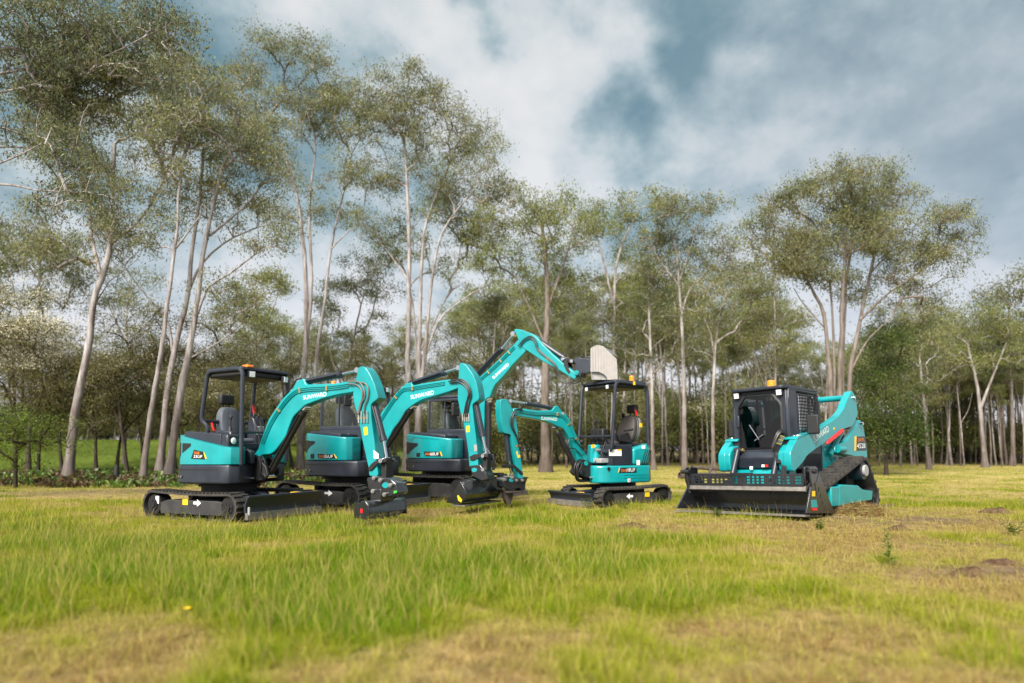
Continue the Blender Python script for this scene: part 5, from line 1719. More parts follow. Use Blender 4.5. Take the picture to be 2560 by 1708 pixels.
def clear_of_machines(x, y):
    ok = np.ones(len(x), bool)
    for yaw, ox, oy, u0, u1, w in FOOT:
        c, s = math.cos(math.radians(yaw)), math.sin(math.radians(yaw))
        u, v = (x - ox) * c + (y - oy) * s, -(x - ox) * s + (y - oy) * c
        ok &= ~((u > u0) & (u < u1) & (np.abs(v) < w))
    return ok


def blades(x, y, h, lean, phi, w, col, seg):
    n = len(x)
    z = ground_z(x, y) - 0.01
    base = np.stack([x, y, z], -1)
    d = np.stack([np.cos(phi), np.sin(phi), np.zeros(n)], -1)
    a = RNG.random(n) * 2 * math.pi
    side = np.stack([np.cos(a), np.sin(a), np.zeros(n)], -1)
    V = np.empty((n, (seg + 1) * 2, 3))
    C = np.empty((n, (seg + 1) * 2, 3))
    for k in range(seg + 1):
        t = k / seg
        p = base + d * (lean * h * t ** 1.8)[:, None]
        p[:, 2] += h * t * (1 - 0.42 * np.clip(lean, 0, 1.6) * t)
        ww = w * (1 - 0.86 * t ** 1.4) * 0.5
        V[:, 2 * k] = p - side * ww[:, None]
        V[:, 2 * k + 1] = p + side * ww[:, None]
        C[:, 2 * k] = C[:, 2 * k + 1] = col
    off = (np.arange(n) * (seg + 1) * 2)[:, None, None]
    q = np.array([[2 * k, 2 * k + 1, 2 * k + 3, 2 * k + 2] for k in range(seg)])[None]
    return V.reshape(-1, 3), (off + q).reshape(-1, 4), C.reshape(-1, 3)


def build_grass():
    parts = []

    def zone(y0, y1, tufts, per, seg, hk, wk, spread):
        # tufts spread evenly over the visible wedge
        u = RNG.random(tufts)
        ty = np.sqrt(y0 ** 2 + u * (y1 ** 2 - y0 ** 2))
        tx = (RNG.random(tufts) * 2 - 1) * (0.86 * ty + 0.8)
        b = bareness(tx, ty)
        keep = RNG.random(tufts) > b * 0.9
        tx, ty = tx[keep], ty[keep]
        d = dryness(tx, ty)
        size = 0.55 + 0.9 * fbm(tx * 1.3 + 90, ty * 1.3, 3)
        wind = 2.6 + 1.6 * fbm(tx * 0.35, ty * 0.35 + 8, 2)
        n = len(tx)
        idx = np.repeat(np.arange(n), per)
        m = len(idx)
        r = RNG.random((m, 3))
        ang = RNG.random(m) * 2 * math.pi
        rad = spread * np.sqrt(RNG.random(m))
        x, y = tx[idx] + rad * np.cos(ang), ty[idx] + rad * np.sin(ang)
        dd = np.clip(d[idx] + 0.25 * (RNG.random(n)[idx] - 0.5), 0, 1)
        green = smooth((0.6 - dd) / 0.4)
        h = hk * size[idx] * (0.055 + 0.075 * green) * (0.55 + 0.8 * RNG.random(m))
        short = smooth((y - 13.5) / 4)
        h = h * (1 - 0.35 * short) * 0.88
        lean = 0.25 + 0.9 * RNG.random(m) + 0.7 * smooth((dd - 0.5) / 0.4) * RNG.random(m)
        stalk = RNG.random(m) < 0.045
        h = np.where(stalk, h * 1.7 + 0.06, h)
        lean = np.where(stalk, lean * 0.5, lean)
        mix = RNG.random(m)
        phi = np.where(mix < 0.88, ang, wind[idx] + RNG.normal(0, 0.7, m))
        w = wk * (0.6 + 0.8 * RNG.random(m))
        col = grass_colour(np.where(stalk, 0.66, dd), r)
        col = col * (1 - 0.12 * smooth((y - 14) / 10) - 0.4 * smooth((y - 28) / 5) * smooth((-x - 2) / 3))[:, None]  # blades on the left rise are darkened too, shade put into their colour
        ok = clear_of_machines(x, y)
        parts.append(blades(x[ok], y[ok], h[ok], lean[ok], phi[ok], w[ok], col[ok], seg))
    zone(2.2, 5.2, 7000, 28, 3, 1.0, 0.0042, 0.06)
    zone(5.2, 9.0, 15000, 26, 3, 0.92, 0.0042, 0.075)
    zone(9.0, 14.5, 18000, 20, 2, 0.95, 0.006, 0.10)
    zone(14.5, 26, 14000, 11, 2, 0.95, 0.012, 0.18)
    zone(26, 62, 17000, 7, 1, 1.15, 0.026, 0.4)
    V, Q, C, o = [], [], [], 0
    for v, q, c in parts:
        V.append(v)
        Q.append(q + o)
        C.append(c)
        o += len(v)
    me = fast_mesh("grass", np.concatenate(V), np.concatenate(Q), np.concatenate(C), True)
    me.materials.append(attr_material("grass_blades", 0.65, 0.42, 0.08))
    g = bpy.data.objects.new("grass", me)
    COL.objects.link(g)
    tag(g, "long green and straw yellow paddock grass in front of the machines", "grass", None, "stuff")


build_terrain()
build_grass()

# ------------------------------------------------------------------ trees


def bark_material(name, light, dark, scale):
    m = bpy.data.materials.new(name)
    m.use_nodes = True
    nt = m.node_tree
    b = nt.nodes["Principled BSDF"]
    b.inputs["Roughness"].default_value = 0.85
    b.inputs["Specular IOR Level"].default_value = 0.2
    tc = nt.nodes.new("ShaderNodeTexCoord")
    mp = nt.nodes.new("ShaderNodeMapping")
    mp.inputs["Scale"].default_value = (1, 1, 0.16)
    nt.links.new(tc.outputs["Object"], mp.inputs[0])
    n = nt.nodes.new("ShaderNodeTexNoise")
    n.inputs["Scale"].default_value = scale
    n.inputs["Detail"].default_value = 7
    n.inputs["Roughness"].default_value = 0.65
    nt.links.new(mp.outputs[0], n.inputs["Vector"])
    r = nt.nodes.new("ShaderNodeValToRGB")
    r.color_ramp.elements[0].position = 0.36
    r.color_ramp.elements[0].color = (*dark, 1)
    r.color_ramp.elements[1].position = 0.62
    r.color_ramp.elements[1].color = (*light, 1)
    nt.links.new(n.outputs[0], r.inputs[0])
    sp = nt.nodes.new("ShaderNodeSeparateXYZ")
    nt.links.new(tc.outputs["Object"], sp.inputs[0])
    n2 = nt.nodes.new("ShaderNodeTexNoise")
    n2.inputs["Scale"].default_value = 1.3
    n2.inputs["Detail"].default_value = 5
    nt.links.new(tc.outputs["Object"], n2.inputs["Vector"])
    mr = nt.nodes.new("ShaderNodeMath")
    mr.operation = "MULTIPLY_ADD"
    mr.inputs[1].default_value = -7.0
    nt.links.new(n2.outputs[0], mr.inputs[0])
    nt.links.new(sp.outputs[2], mr.inputs[2])
    m2 = nt.nodes.new("ShaderNodeMapRange")
    m2.inputs[1].default_value, m2.inputs[2].default_value, m2.inputs[3].default_value, m2.inputs[4].default_value = -2.5, 1.2, 0.75, 0.0
    nt.links.new(mr.outputs[0], m2.inputs[0])
    mx = nt.nodes.new("ShaderNodeMix")
    mx.data_type = "RGBA"
    nt.links.new(m2.outputs[0], mx.inputs[0])
    nt.links.new(r.outputs[0], mx.inputs[6])
    mx.inputs[7].default_value = (*[0.55 * d for d in dark[:1]], 0.5 * dark[1], 0.45 * dark[2], 1)
    nt.links.new(mx.outputs[2], b.inputs["Base Color"])
    bp = nt.nodes.new("ShaderNodeBump")
    bp.inputs["Strength"].default_value = 0.8
    bp.inputs["Distance"].default_value = 0.03
    nt.links.new(n.outputs[0], bp.inputs["Height"])
    nt.links.new(bp.outputs[0], b.inputs["Normal"])
    return m


BARK = bark_material("smooth_gum_bark", (0.36, 0.335, 0.33), (0.13, 0.10, 0.09), 7)
BARKD = bark_material("rough_dark_bark", (0.12, 0.09, 0.07), (0.035, 0.028, 0.024), 12)
BARKM = bark_material("stringy_grey_bark", (0.21, 0.175, 0.155), (0.095, 0.075, 0.064), 10)
LEAFM = attr_material("leaves", 0.5, 0.5, 0.3)

GUM = [(0.180, 0.192, 0.085), (0.235, 0.232, 0.085), (0.150, 0.168, 0.092), (0.215, 0.175, 0.095)]
GUMD = [(0.128, 0.145, 0.068), (0.175, 0.180, 0.064), (0.108, 0.128, 0.076), (0.170, 0.142, 0.072)]
GUMG = [(0.180, 0.200, 0.060), (0.232, 0.242, 0.062), (0.142, 0.170, 0.066), (0.205, 0.192, 0.072)]
TEA = [(0.160, 0.155, 0.058), (0.200, 0.180, 0.064), (0.118, 0.130, 0.052), (0.195, 0.168, 0.08)]
CONIF = [(0.060, 0.095, 0.020), (0.090, 0.125, 0.022), (0.042, 0.070, 0.018), (0.10, 0.12, 0.026)]
BRIGHT = [(0.10, 0.15, 0.018), (0.135, 0.18, 0.022), (0.07, 0.11, 0.018), (0.15, 0.16, 0.026)]
CREAM = (0.78, 0.72, 0.56)


def tubes_mesh(chains, sides):
    """chains: list of (points n x 3, radii n). Returns V, Q."""
    V, Q, o = [], [], 0
    for P, R_ in chains:
        P = np.asarray(P)
        n = len(P)
        k = sides(R_[0])
        T = np.gradient(P, axis=0)
        T /= np.linalg.norm(T, axis=1)[:, None] + 1e-9
        ref = np.where(np.abs(T[:, 2:3]) > 0.9, np.array([[1.0, 0, 0]]), np.array([[0, 0, 1.0]]))
        if abs(T[0, 2]) > 0.6:
            ref = np.repeat([[1.0, 0.0, 0]], n, 0)
        X = np.cross(T, ref)
        X /= np.linalg.norm(X, axis=1)[:, None] + 1e-9
        Yv = np.cross(T, X)
        a = np.arange(k) * 2 * math.pi / k
        v = P[:, None, :] + (X[:, None, :] * np.cos(a)[None, :, None] + Yv[:, None, :] * np.sin(a)[None, :, None]) * np.asarray(R_)[:, None, None]
        V.append(v.reshape(-1, 3))
        i = np.arange(n - 1)[:, None] * k
        j = np.arange(k)[None, :]
        q = np.stack([i + j, i + (j + 1) % k, i + k + (j + 1) % k, i + k + j], -1).reshape(-1, 4)
        Q.append(q + o)
        o += n * k
    return np.concatenate(V), np.concatenate(Q)


def grow(rng, stems, blobs, step=0.7, twig=0.0095, power=0.45, rise=0.85, clump=0.42):
    """stems: list of (points, r0, r1) in tree space. blobs: list of (centre, radii, count).
    Every leaf clump joins the nearest limb below it, so limbs fork and thin out the way they carry foliage."""
    pos, base_r = [], []
    chains = []
    for P, r0, r1 in stems:
        C = np.array(curve([tuple(p) for p in P], 8))
        seg = np.r_[0, np.cumsum(np.linalg.norm(np.diff(C, axis=0), axis=1))]
        m = max(4, int(seg[-1] / 0.45))
        s = np.linspace(0, seg[-1], m)
        C = np.stack([np.interp(s, seg, C[:, k]) for k in range(3)], -1)
        wob = np.cumsum(rng.normal(0, 0.012, (m, 3)), axis=0)
        C = C + wob - wob[0]
        R_ = r0 + (r1 - r0) * np.linspace(0, 1, m) ** 0.8
        R_ = R_ * (1 + 0.05 * rng.normal(size=m))
        if C[0, 2] < 0.3:
            R_[0] *= 1.5
            R_[1] *= 1.2
        chains.append((C, R_))
        f = m // 3 if C[0, 2] < 0.3 else 0
        pos += list(C[f:])
        base_r += list(R_[f:])
    n0 = len(pos)
    pos = np.array(pos)
    parent = np.full(n0, -1)
    pts = []
    for c, rad, cnt in blobs:
        c, rad = np.array(c), np.array(rad)
        left = cnt
        while left > 0:
            p = rng.normal(size=3)
            p /= np.linalg.norm(p)
            rr = rng.random() ** 0.36
            # heavier on the upper shell, hollow below
            if p[2] < 0 and rng.random() < 0.35 * -p[2]:
                continue
            q = c + rad * p * rr
            m = min(left, int(rng.integers(3, 9)))
            for _ in range(m):
                o = rng.normal(size=3) * clump * np.array([1, 1, 0.5])
                pts.append(q + o - np.array([0, 0, 0.35 * (o[0] ** 2 + o[1] ** 2)]))
            left -= m
    pts = np.array(pts)
    d0 = np.array([np.min(np.linalg.norm(pos - p, axis=1)) for p in pts])
    order = np.argsort(d0)
    maxn = n0 + len(pts) * 14
    NP = np.zeros((maxn, 3))
    NP[:n0] = pos
    PA = np.full(maxn, -1)
    cnt = n0
    tips, branch = [], []
    for i in order:
        p = pts[i]
        q = NP[:cnt]
        dz = q[:, 2] - p[2]
        dist = np.linalg.norm(q - p, axis=1)
        cost = dist + rise * np.maximum(0, dz + 0.58 * dist)
        j = int(np.argmin(cost))
        a = NP[j]
        L = dist[j]
        k = max(2, min(13, int(L / step) + 1))
        up = np.array([0, 0, 0.22 * L]) + rng.normal(0, 0.06 * L, 3)
        ids = [j]
        for s in range(1, k + 1):
            t = s / k
            NP[cnt] = a + (p - a) * t + up * (4 * t * (1 - t)) * 0.5 + (rng.normal(0, 0.03 * L / k, 3) if s < k else 0)
            PA[cnt] = ids[-1]
            ids.append(cnt)
            cnt += 1
        branch.append(ids)
        tips.append(ids[-1])
    load = np.zeros(cnt)
    load[tips] = 1
    for i in range(cnt - 1, n0 - 1, -1):
        if PA[i] >= 0:
            load[PA[i]] += load[i]
    for ids in branch:
        P = NP[ids]
        R_ = twig * np.maximum(1, load[ids]) ** power
        if ids[0] < n0:
            R_[0] = min(base_r[ids[0]] * 0.8, R_[1] * 1.15)
        else:
            R_[0] = min(R_[0], R_[1] * 1.2)
        chains.append((P, R_))
    return chains, NP[tips]


def leaf_cards(rng, tips, per, spread, size, palette, droop=0.7, flower=0.0, aspect=0.3):
    n = len(tips)
    idx = np.repeat(np.arange(n), per)
    m = len(idx)
    sp = spread * (0.6 + 0.8 * rng.random(n))[idx][:, None]
    off = rng.normal(size=(m, 3)) * sp * np.array([1, 1, 0.62])
    c = tips[idx] + off
    d = rng.normal(size=(m, 3))
    d[:, 2] -= droop * 1.6
    d /= np.linalg.norm(d, axis=1)[:, None]
    s = np.cross(d, rng.normal(size=(m, 3)))
    s /= np.linalg.norm(s, axis=1)[:, None] + 1e-9
    L = (size * (0.6 + 0.8 * rng.random(m)))[:, None]
    W = L * aspect
    V = np.stack([c - d * L * 0.5, c + s * W * 0.5 - d * L * 0.05, c + d * L * 0.5, c - s * W * 0.5 - d * L * 0.05], 1)
    pal = np.array(palette)
    kind = rng.choice(len(pal), n, p=[0.42, 0.26, 0.2, 0.12])
    col = pal[kind][idx] * (0.6 + 0.8 * rng.random((m, 1))) * (0.75 + 0.5 * rng.random(n))[idx][:, None]
    sw = rng.random(m) < 0.15
    col[sw] = pal[rng.integers(0, len(pal), sw.sum())]
    if flower:
        top = tips[:, 2] > np.quantile(tips[:, 2], 0.35)
        fl = (rng.random(n) < flower) & top
        f = fl[idx] & (off[:, 2] > -0.05) & (rng.random(m) < 0.7)
        col[f] = np.array(CREAM) * (0.75 + 0.45 * rng.random((f.sum(), 1)))
    V = V.reshape(-1, 3)
    Q = (np.arange(m)[:, None] * 4 + np.arange(4)[None]).astype(int)
    return V, Q, np.repeat(col, 4, 0)


def tree_object(name, base, chains, leaves, bark, rot=0.0):
    e = bpy.data.objects.new(name, None)
    COL.objects.link(e)
    e.location = base
    e.empty_display_size = 0.5
    V, Q = tubes_mesh(chains, lambda r: 12 if r > 0.09 else (7 if r > 0.03 else 4))
    me = fast_mesh("trunk", V, Q, None, True)
    me.materials.append(bark)
    t = bpy.data.objects.new("trunk", me)
    COL.objects.link(t)
    t.parent = e
    V, Q, C = leaves
    me = fast_mesh("crown", V, Q, C, False)
    me.materials.append(LEAFM)
    c = bpy.data.objects.new("crown", me)
    COL.objects.link(c)
    c.parent = e
    return e


TREE_N = [0]


def hero(label, D, stems, blobs, palette=GUM, bark=BARK, per=50, spread=0.36, size=0.15, name="gum_tree", cat="tree", group="tall gum trees behind the machines", flower=0.0, dens=1.0, droop=0.7, aspect=0.3, deep=0.8, step=0.7):
    """Tree whose stems and crown masses are given in pixels of the photograph, stood at depth D."""
    TREE_N[0] += 1
    rng = np.random.default_rng(100 + TREE_N[0])
    m = D / FPX
    b = at(*stems[0][0][0], D)
    base = np.array([b[0], D, float(ground_z(b[0], D)) - 0.05])
    ST = []
    for k, (P, w0, w1) in enumerate(stems):
        W = [at(x, y, D) - base for x, y in P]
        W = [np.array(p) for p in W]
        if k == 0 or P[0][1] > 1120:
            W[0][2] = 0.0 if k == 0 else min(W[0][2], 0.05)
        dy = rng.normal(0, 0.25) if k else 0
        n = len(W)
        for i in range(n):
            W[i][1] += dy * i / max(1, n - 1) * (2.0 if k else 0)
        ST.append((W, w0 * m * 0.41, w1 * m * 0.4))
    BL = []
    for cx, cy, rx, ry, cnt in blobs:
        c = at(cx, cy, D) - base
        c[1] += rng.normal(0, rx * m * 0.35)
        BL.append((c, (rx * m, rx * m * deep, ry * m), int(cnt * dens * 1.08)))
    chains, tips = grow(rng, ST, BL, step)
    lv = leaf_cards(rng, tips, per, spread, size, palette, droop, flower, aspect)
    e = tree_object(name, base, chains, lv, bark)
    tag(e, label, cat, group)
    return e


def copy_tree(src, loc, rz, s, label, cat, group):
    r = src.copy()
    COL.objects.link(r)
    r.location = loc
    r.rotation_euler = (0, 0, rz)
    r.scale = s
    tag(r, label, cat, group)
    for ch in src.children:
        c = ch.copy()
        COL.objects.link(c)
        c.parent = r
    return r


def plant_heroes():
    # near tree whose trunk stands outside the frame at the left; its limbs and leaves hang into the picture
    hero("dark leafy gum at the top left corner, bare limbs reaching in from the edge", 14.5,
         [([(-210, 1330), (-200, 800), (-150, 560), (-110, 200)], 60, 24), ([(-150, 560), (-60, 470), (40, 472), (110, 488), (178, 492)], 20, 3), ([(-130, 500), (-30, 440), (20, 440), (110, 425), (185, 412)], 14, 2),
          ([(-120, 380), (-20, 362), (70, 362), (135, 376)], 13, 2), ([(-110, 200), (60, 150), (200, 70)], 14, 4), ([(-80, 250), (150, 190), (330, 110), (420, 70)], 9, 3)],
         [(60, 60, 190, 120, 170), (240, 30, 130, 90, 100), (230, 130, 110, 65, 85), (120, 170, 150, 70, 80), (420, 90, 62, 50, 28), (440, 25, 55, 25, 12), (90, 220, 120, 70, 55), (10, 330, 60, 50, 20), (-160, 100, 150, 200, 60), (190, 480, 40, 30, 14), (200, 400, 45, 30, 16), (150, 360, 40, 30, 14)],
         GUMD, BARK, 80, 0.15, 0.08, deep=0.7, step=0.4)
    hero("leaning pale gum at the left with a single straight trunk", 25,
         [([(170, 1190), (190, 1020), (214, 890), (234, 745), (252, 690), (272, 612), (281, 470), (285, 350)], 30, 10), ([(250, 690), (240, 640), (224, 600), (215, 520), (190, 420)], 13, 5), ([(272, 612), (320, 560), (360, 480), (390, 380)], 13, 5), ([(228, 780), (270, 700), (300, 670), (330, 640)], 5, 2)],
         [(280, 260, 150, 110, 120), (180, 380, 120, 90, 75), (380, 330, 110, 110, 85), (250, 480, 140, 80, 60), (130, 270, 100, 80, 50), (430, 240, 100, 80, 60), (120, 500, 100, 70, 50), (60, 600, 90, 60, 40), (150, 620, 80, 50, 30), (330, 580, 70, 50, 25)],
         GUM, BARK, 66, 0.25, 0.115)
    hero("slim pale gum just left of the paired trunks by the canopy excavator", 24,
         [([(357, 1188), (377, 1056), (398, 923), (419, 778), (435, 662), (444, 600), (450, 500), (455, 400)], 19, 7), ([(440, 620), (470, 560), (520, 470)], 7, 3)],
         [(440, 330, 90, 90, 60), (460, 450, 80, 60, 35), (500, 250, 80, 60, 45), (380, 560, 60, 45, 22)], GUM, BARK, 66, 0.25, 0.115)
    hero("pale gum with a grey trunk, middle one of three by the canopy excavator", 27,
         [([(398, 1172), (411, 1015), (431, 890), (464, 745), (473, 641), (490, 520), (505, 380)], 24, 8), ([(431, 880), (415, 800), (350, 730), (300, 660), (285, 630)], 9, 3), ([(464, 745), (500, 660), (560, 600), (640, 560)], 10, 4)],
         [(520, 300, 110, 100, 85), (590, 420, 90, 70, 45), (320, 600, 60, 60, 28), (610, 520, 70, 50, 30), (480, 470, 80, 50, 28)], GUM, BARK, 66, 0.25, 0.115)
    hero("broad forked gum directly behind the canopy excavator at the left", 25,
         [([(419, 1188), (446, 1035), (468, 911), (493, 786), (508, 662), (522, 590), (545, 480), (570, 400)], 28, 9), ([(493, 786), (520, 720), (570, 690), (620, 650), (665, 625)], 10, 4), ([(468, 900), (540, 850), (590, 800)], 6, 3), ([(522, 590), (600, 500), (640, 420)], 10, 4)],
         [(600, 330, 90, 70, 50), (560, 240, 80, 60, 40), (660, 440, 90, 80, 50), (600, 730, 80, 60, 35), (680, 600, 60, 60, 28), (620, 780, 50, 40, 18)], GUM, BARK, 66, 0.25, 0.115)
    hero("very tall pale gum with several upswept limbs behind the second excavator", 35,
         [([(750, 1180), (757, 980), (764, 880), (768, 724), (762, 600), (745, 480), (712, 380), (672, 277)], 24, 6), ([(764, 880), (778, 720), (772, 560), (772, 470), (780, 376), (776, 316)], 14, 5), ([(788, 950), (800, 850), (815, 760), (833, 600), (860, 480), (880, 380)], 13, 4), ([(745, 480), (700, 420), (640, 330), (600, 250)], 7, 3), ([(830, 620), (870, 580), (905, 560)], 5, 2)],
         [(620, 210, 75, 75, 55), (720, 170, 100, 60, 80), (820, 220, 90, 70, 70), (890, 300, 70, 110, 65), (760, 300, 120, 70, 60), (650, 330, 60, 60, 35), (870, 440, 70, 70, 40), (700, 430, 70, 60, 25), (800, 520, 70, 60, 25), (600, 320, 60, 60, 30), (720, 250, 90, 60, 40), (690, 520, 60, 50, 22)], GUM, BARK, 64, 0.27, 0.13, dens=1.2)
    hero("tall white trunked gum right of centre left, domed open crown behind the third excavator", 35,
         [([(1015, 1185), (1019, 980), (1020, 865), (1024, 661), (1019, 457), (1012, 345)], 23, 7), ([(1048, 1150), (1050, 1000), (1052, 865), (1062, 620), (1076, 539), (1120, 430), (1160, 330)], 19, 5), ([(1052, 960), (1076, 763), (1095, 640), (1130, 560), (1200, 480)], 14, 4), ([(1060, 900), (1100, 800), (1170, 740), (1240, 700)], 9, 3), ([(1020, 700), (960, 620), (920, 580)], 7, 3)],
         [(1010, 235, 80, 55, 60), (960, 290, 80, 70, 50), (1090, 290, 80, 70, 60), (1170, 330, 70, 70, 55), (1220, 420, 55, 80, 45), (1080, 420, 100, 80, 50), (1190, 530, 90, 70, 50), (960, 430, 80, 80, 40), (1250, 490, 40, 70, 25), (930, 560, 60, 40, 20), (1020, 330, 80, 60, 40), (1130, 470, 80, 60, 35)], GUM, BARK, 64, 0.27, 0.13, dens=1.2)
    hero("domed lower gum filling in between the two tallest pale gums", 37,
         [([(1036, 1170), (1040, 950), (1030, 780), (1010, 680)], 12, 5), ([(1040, 900), (1090, 780), (1120, 700)], 8, 4)],
         [(1040, 510, 110, 50, 50), (960, 570, 80, 50, 35), (1120, 590, 80, 60, 40), (1050, 640, 100, 50, 35), (1150, 660, 50, 50, 20)], GUMG, BARK, 62, 0.28, 0.135)
    hero("shorter gum with a thin crown in the gap behind the second excavator", 40,
         [([(860, 1165), (862, 980), (880, 850), (900, 760)], 12, 5), ([(862, 980), (830, 900), (820, 850)], 6, 3)],
         [(880, 660, 80, 60, 45), (830, 740, 80, 60, 40), (930, 760, 60, 60, 28), (870, 850, 90, 50, 35)], GUMD, BARKM, 70, 0.3, 0.14)
    hero("stout grey gum directly behind the raised boom", 34,
         [([(1364, 1176), (1362, 928), (1366, 761), (1362, 640), (1350, 560)], 33, 10), ([(1366, 780), (1400, 690), (1430, 600)], 11, 4), ([(1362, 860), (1320, 760), (1280, 680)], 9, 4)],
         [(1350, 490, 90, 55, 55), (1270, 570, 80, 60, 45), (1430, 560, 70, 60, 40), (1350, 620, 110, 60, 50), (1240, 660, 70, 50, 30), (1420, 680, 80, 50, 35), (1330, 760, 80, 50, 25)], GUMG, BARKM, 62, 0.28, 0.135)
    hero("gum with twin thin stems and a crown spreading above the pale bucket", 38,
         [([(1532, 1165), (1533, 880), (1536, 689), (1560, 600), (1590, 540)], 15, 6), ([(1534, 760), (1510, 660), (1490, 590)], 9, 4)],
         [(1600, 520, 75, 45, 50), (1520, 545, 80, 50, 50), (1470, 590, 55, 50, 28), (1560, 640, 90, 60, 42), (1480, 700, 70, 60, 35), (1600, 720, 80, 60, 35)], GUMG, BARK, 62, 0.28, 0.135)
    hero("slender pale gum beside the smallest excavator, dense mid height foliage", 37,
         [([(1634, 1160), (1630, 1000), (1628, 880), (1624, 761), (1630, 680)], 14, 6)],
         [(1640, 640, 70, 60, 38), (1600, 790, 80, 60, 42), (1680, 740, 60, 60, 30), (1560, 860, 70, 50, 30), (1650, 870, 60, 40, 22)], GUMD, BARK, 62, 0.28, 0.135)
    hero("pale gum with fan shaped limbs between the smallest excavator and loader", 35,
         [([(1711, 1172), (1710, 928), (1703, 785), (1697, 713), (1690, 640), (1680, 590)], 17, 6), ([(1703, 790), (1730, 720), (1790, 660), (1840, 610)], 8, 3), ([(1697, 713), (1650, 650), (1630, 600)], 7, 3), ([(1700, 700), (1725, 620), (1740, 570)], 7, 3)],
         [(1710, 550, 90, 38, 60), (1640, 600, 60, 50, 32), (1790, 590, 70, 45, 42), (1850, 640, 55, 45, 26), (1700, 650, 90, 40, 30), (1780, 690, 60, 40, 20)], GUM, BARK, 62, 0.28, 0.135)
    hero("small crowned gum just left of the loader cab with a pale stem", 33,
         [([(1783, 1160), (1784, 1030), (1788, 880), (1800, 790)], 14, 6), ([(1788, 900), (1770, 830), (1740, 780)], 6, 3)],
         [(1820, 730, 90, 50, 45), (1740, 770, 60, 50, 30), (1850, 800, 60, 50, 28), (1790, 840, 60, 40, 20)], GUM, BARK, 62, 0.28, 0.135)
    hero("thin gum with sparse tufts seen above the loader cab", 40,
         [([(1938, 1165), (1938, 940), (1935, 760), (1934, 670)], 10, 4), ([(1938, 860), (1900, 790), (1890, 760)], 5, 2), ([(1937, 820), (1975, 760)], 5, 2)],
         [(1935, 690, 45, 40, 22), (1890, 770, 50, 40, 20), (1985, 780, 50, 40, 20), (1930, 850, 80, 40, 24), (1990, 900, 60, 40, 18), (1880, 930, 60, 40, 18)], GUM, BARK, 40, 0.42, 0.18)
    hero("big spreading gum standing alone above the loader, many forked stems", 29,
         [([(2076, 1165), (2077, 981), (2066, 825), (2054, 772), (2034, 736), (1993, 652), (1960, 590)], 22, 5), ([(2092, 1150), (2097, 955), (2100, 694), (2106, 579), (2110, 500)], 21, 6), ([(2124, 1160), (2123, 955), (2134, 877), (2160, 757), (2197, 600), (2240, 520)], 19, 6), ([(2102, 780), (2120, 690), (2139, 610), (2150, 500)], 12, 5), ([(2150, 800), (2210, 740), (2280, 690), (2330, 640)], 9, 3), ([(2066, 825), (2010, 760), (1985, 720)], 5, 2), ([(2110, 1100), (2112, 900), (2122, 760), (2128, 640), (2180, 520)], 12, 4), ([(2086, 1050), (2086, 860), (2078, 700), (2050, 560)], 11, 4), ([(2126, 930), (2165, 850), (2215, 800)], 8, 3)],
         [(2110, 455, 110, 50, 75), (2010, 510, 90, 60, 65), (2230, 490, 100, 70, 85), (1930, 580, 70, 70, 60), (2130, 560, 150, 60, 75), (2320, 590, 75, 70, 60), (2250, 650, 90, 60, 45), (2010, 640, 90, 50, 42), (2320, 720, 60, 35, 22), (2280, 790, 60, 35, 20), (2385, 590, 25, 25, 6), (1960, 670, 70, 45, 34), (2060, 690, 100, 45, 36), (2190, 710, 100, 50, 44), (2150, 610, 120, 60, 50), (2040, 580, 80, 50, 36), (2390, 655, 16, 14, 4)], GUM, BARKM, 88, 0.25, 0.115)
    hero("dark leafy gum filling the gap left of the leaning pale gum", 34,
         [([(70, 1165), (80, 950), (95, 780), (100, 640)], 14, 5), ([(85, 900), (50, 780), (30, 700)], 7, 3)],
         [(90, 600, 110, 60, 60), (20, 660, 80, 60, 40), (150, 690, 80, 50, 40), (60, 740, 100, 45, 40), (-40, 560, 70, 70, 30)], GUMD, BARKM, 62, 0.28, 0.135)
    hero("thin crowned gum between the leaning pale gum and its slim neighbour", 37,
         [([(310, 1165), (318, 950), (315, 800), (325, 700)], 11, 4), ([(316, 860), (280, 780), (262, 730)], 5, 2)],
         [(320, 690, 70, 45, 32), (265, 740, 55, 40, 22), (365, 770, 50, 40, 20)], GUM, BARK, 62, 0.28, 0.135)
    hero("leafy gum whose crown fills between canopy roof and second machine's pale gum", 36,
         [([(640, 1168), (636, 960), (640, 800), (625, 690)], 12, 4), ([(638, 880), (680, 790), (700, 740)], 6, 2)],
         [(620, 700, 80, 50, 40), (690, 730, 60, 50, 30), (590, 790, 70, 45, 30), (660, 830, 90, 45, 34)], GUMG, BARKM, 62, 0.28, 0.135)
    hero("fresh green conifer like tree standing right of the loader arm", 30,
         [([(2215, 1165), (2215, 1000), (2212, 860)], 10, 3)],
         [(2215, 850, 50, 60, 40), (2225, 950, 70, 60, 60), (2215, 1040, 85, 60, 70), (2260, 1090, 60, 50, 35), (2180, 1100, 50, 45, 30)], CONIF, BARKD, 70, 0.32, 0.12, "conifer_tree", group=None, droop=0.3, dens=1.3)
    hero("tall dark gum at the right edge with crown cut by the frame", 46,
         [([(2530, 1150), (2525, 950), (2515, 830), (2520, 760)], 14, 6), ([(2522, 900), (2560, 800)], 8, 3)],
         [(2540, 720, 90, 50, 55), (2480, 770, 60, 50, 35), (2560, 830, 80, 60, 45), (2500, 880, 70, 50, 30)], GUMD, BARK, 46, 0.5, 0.21)
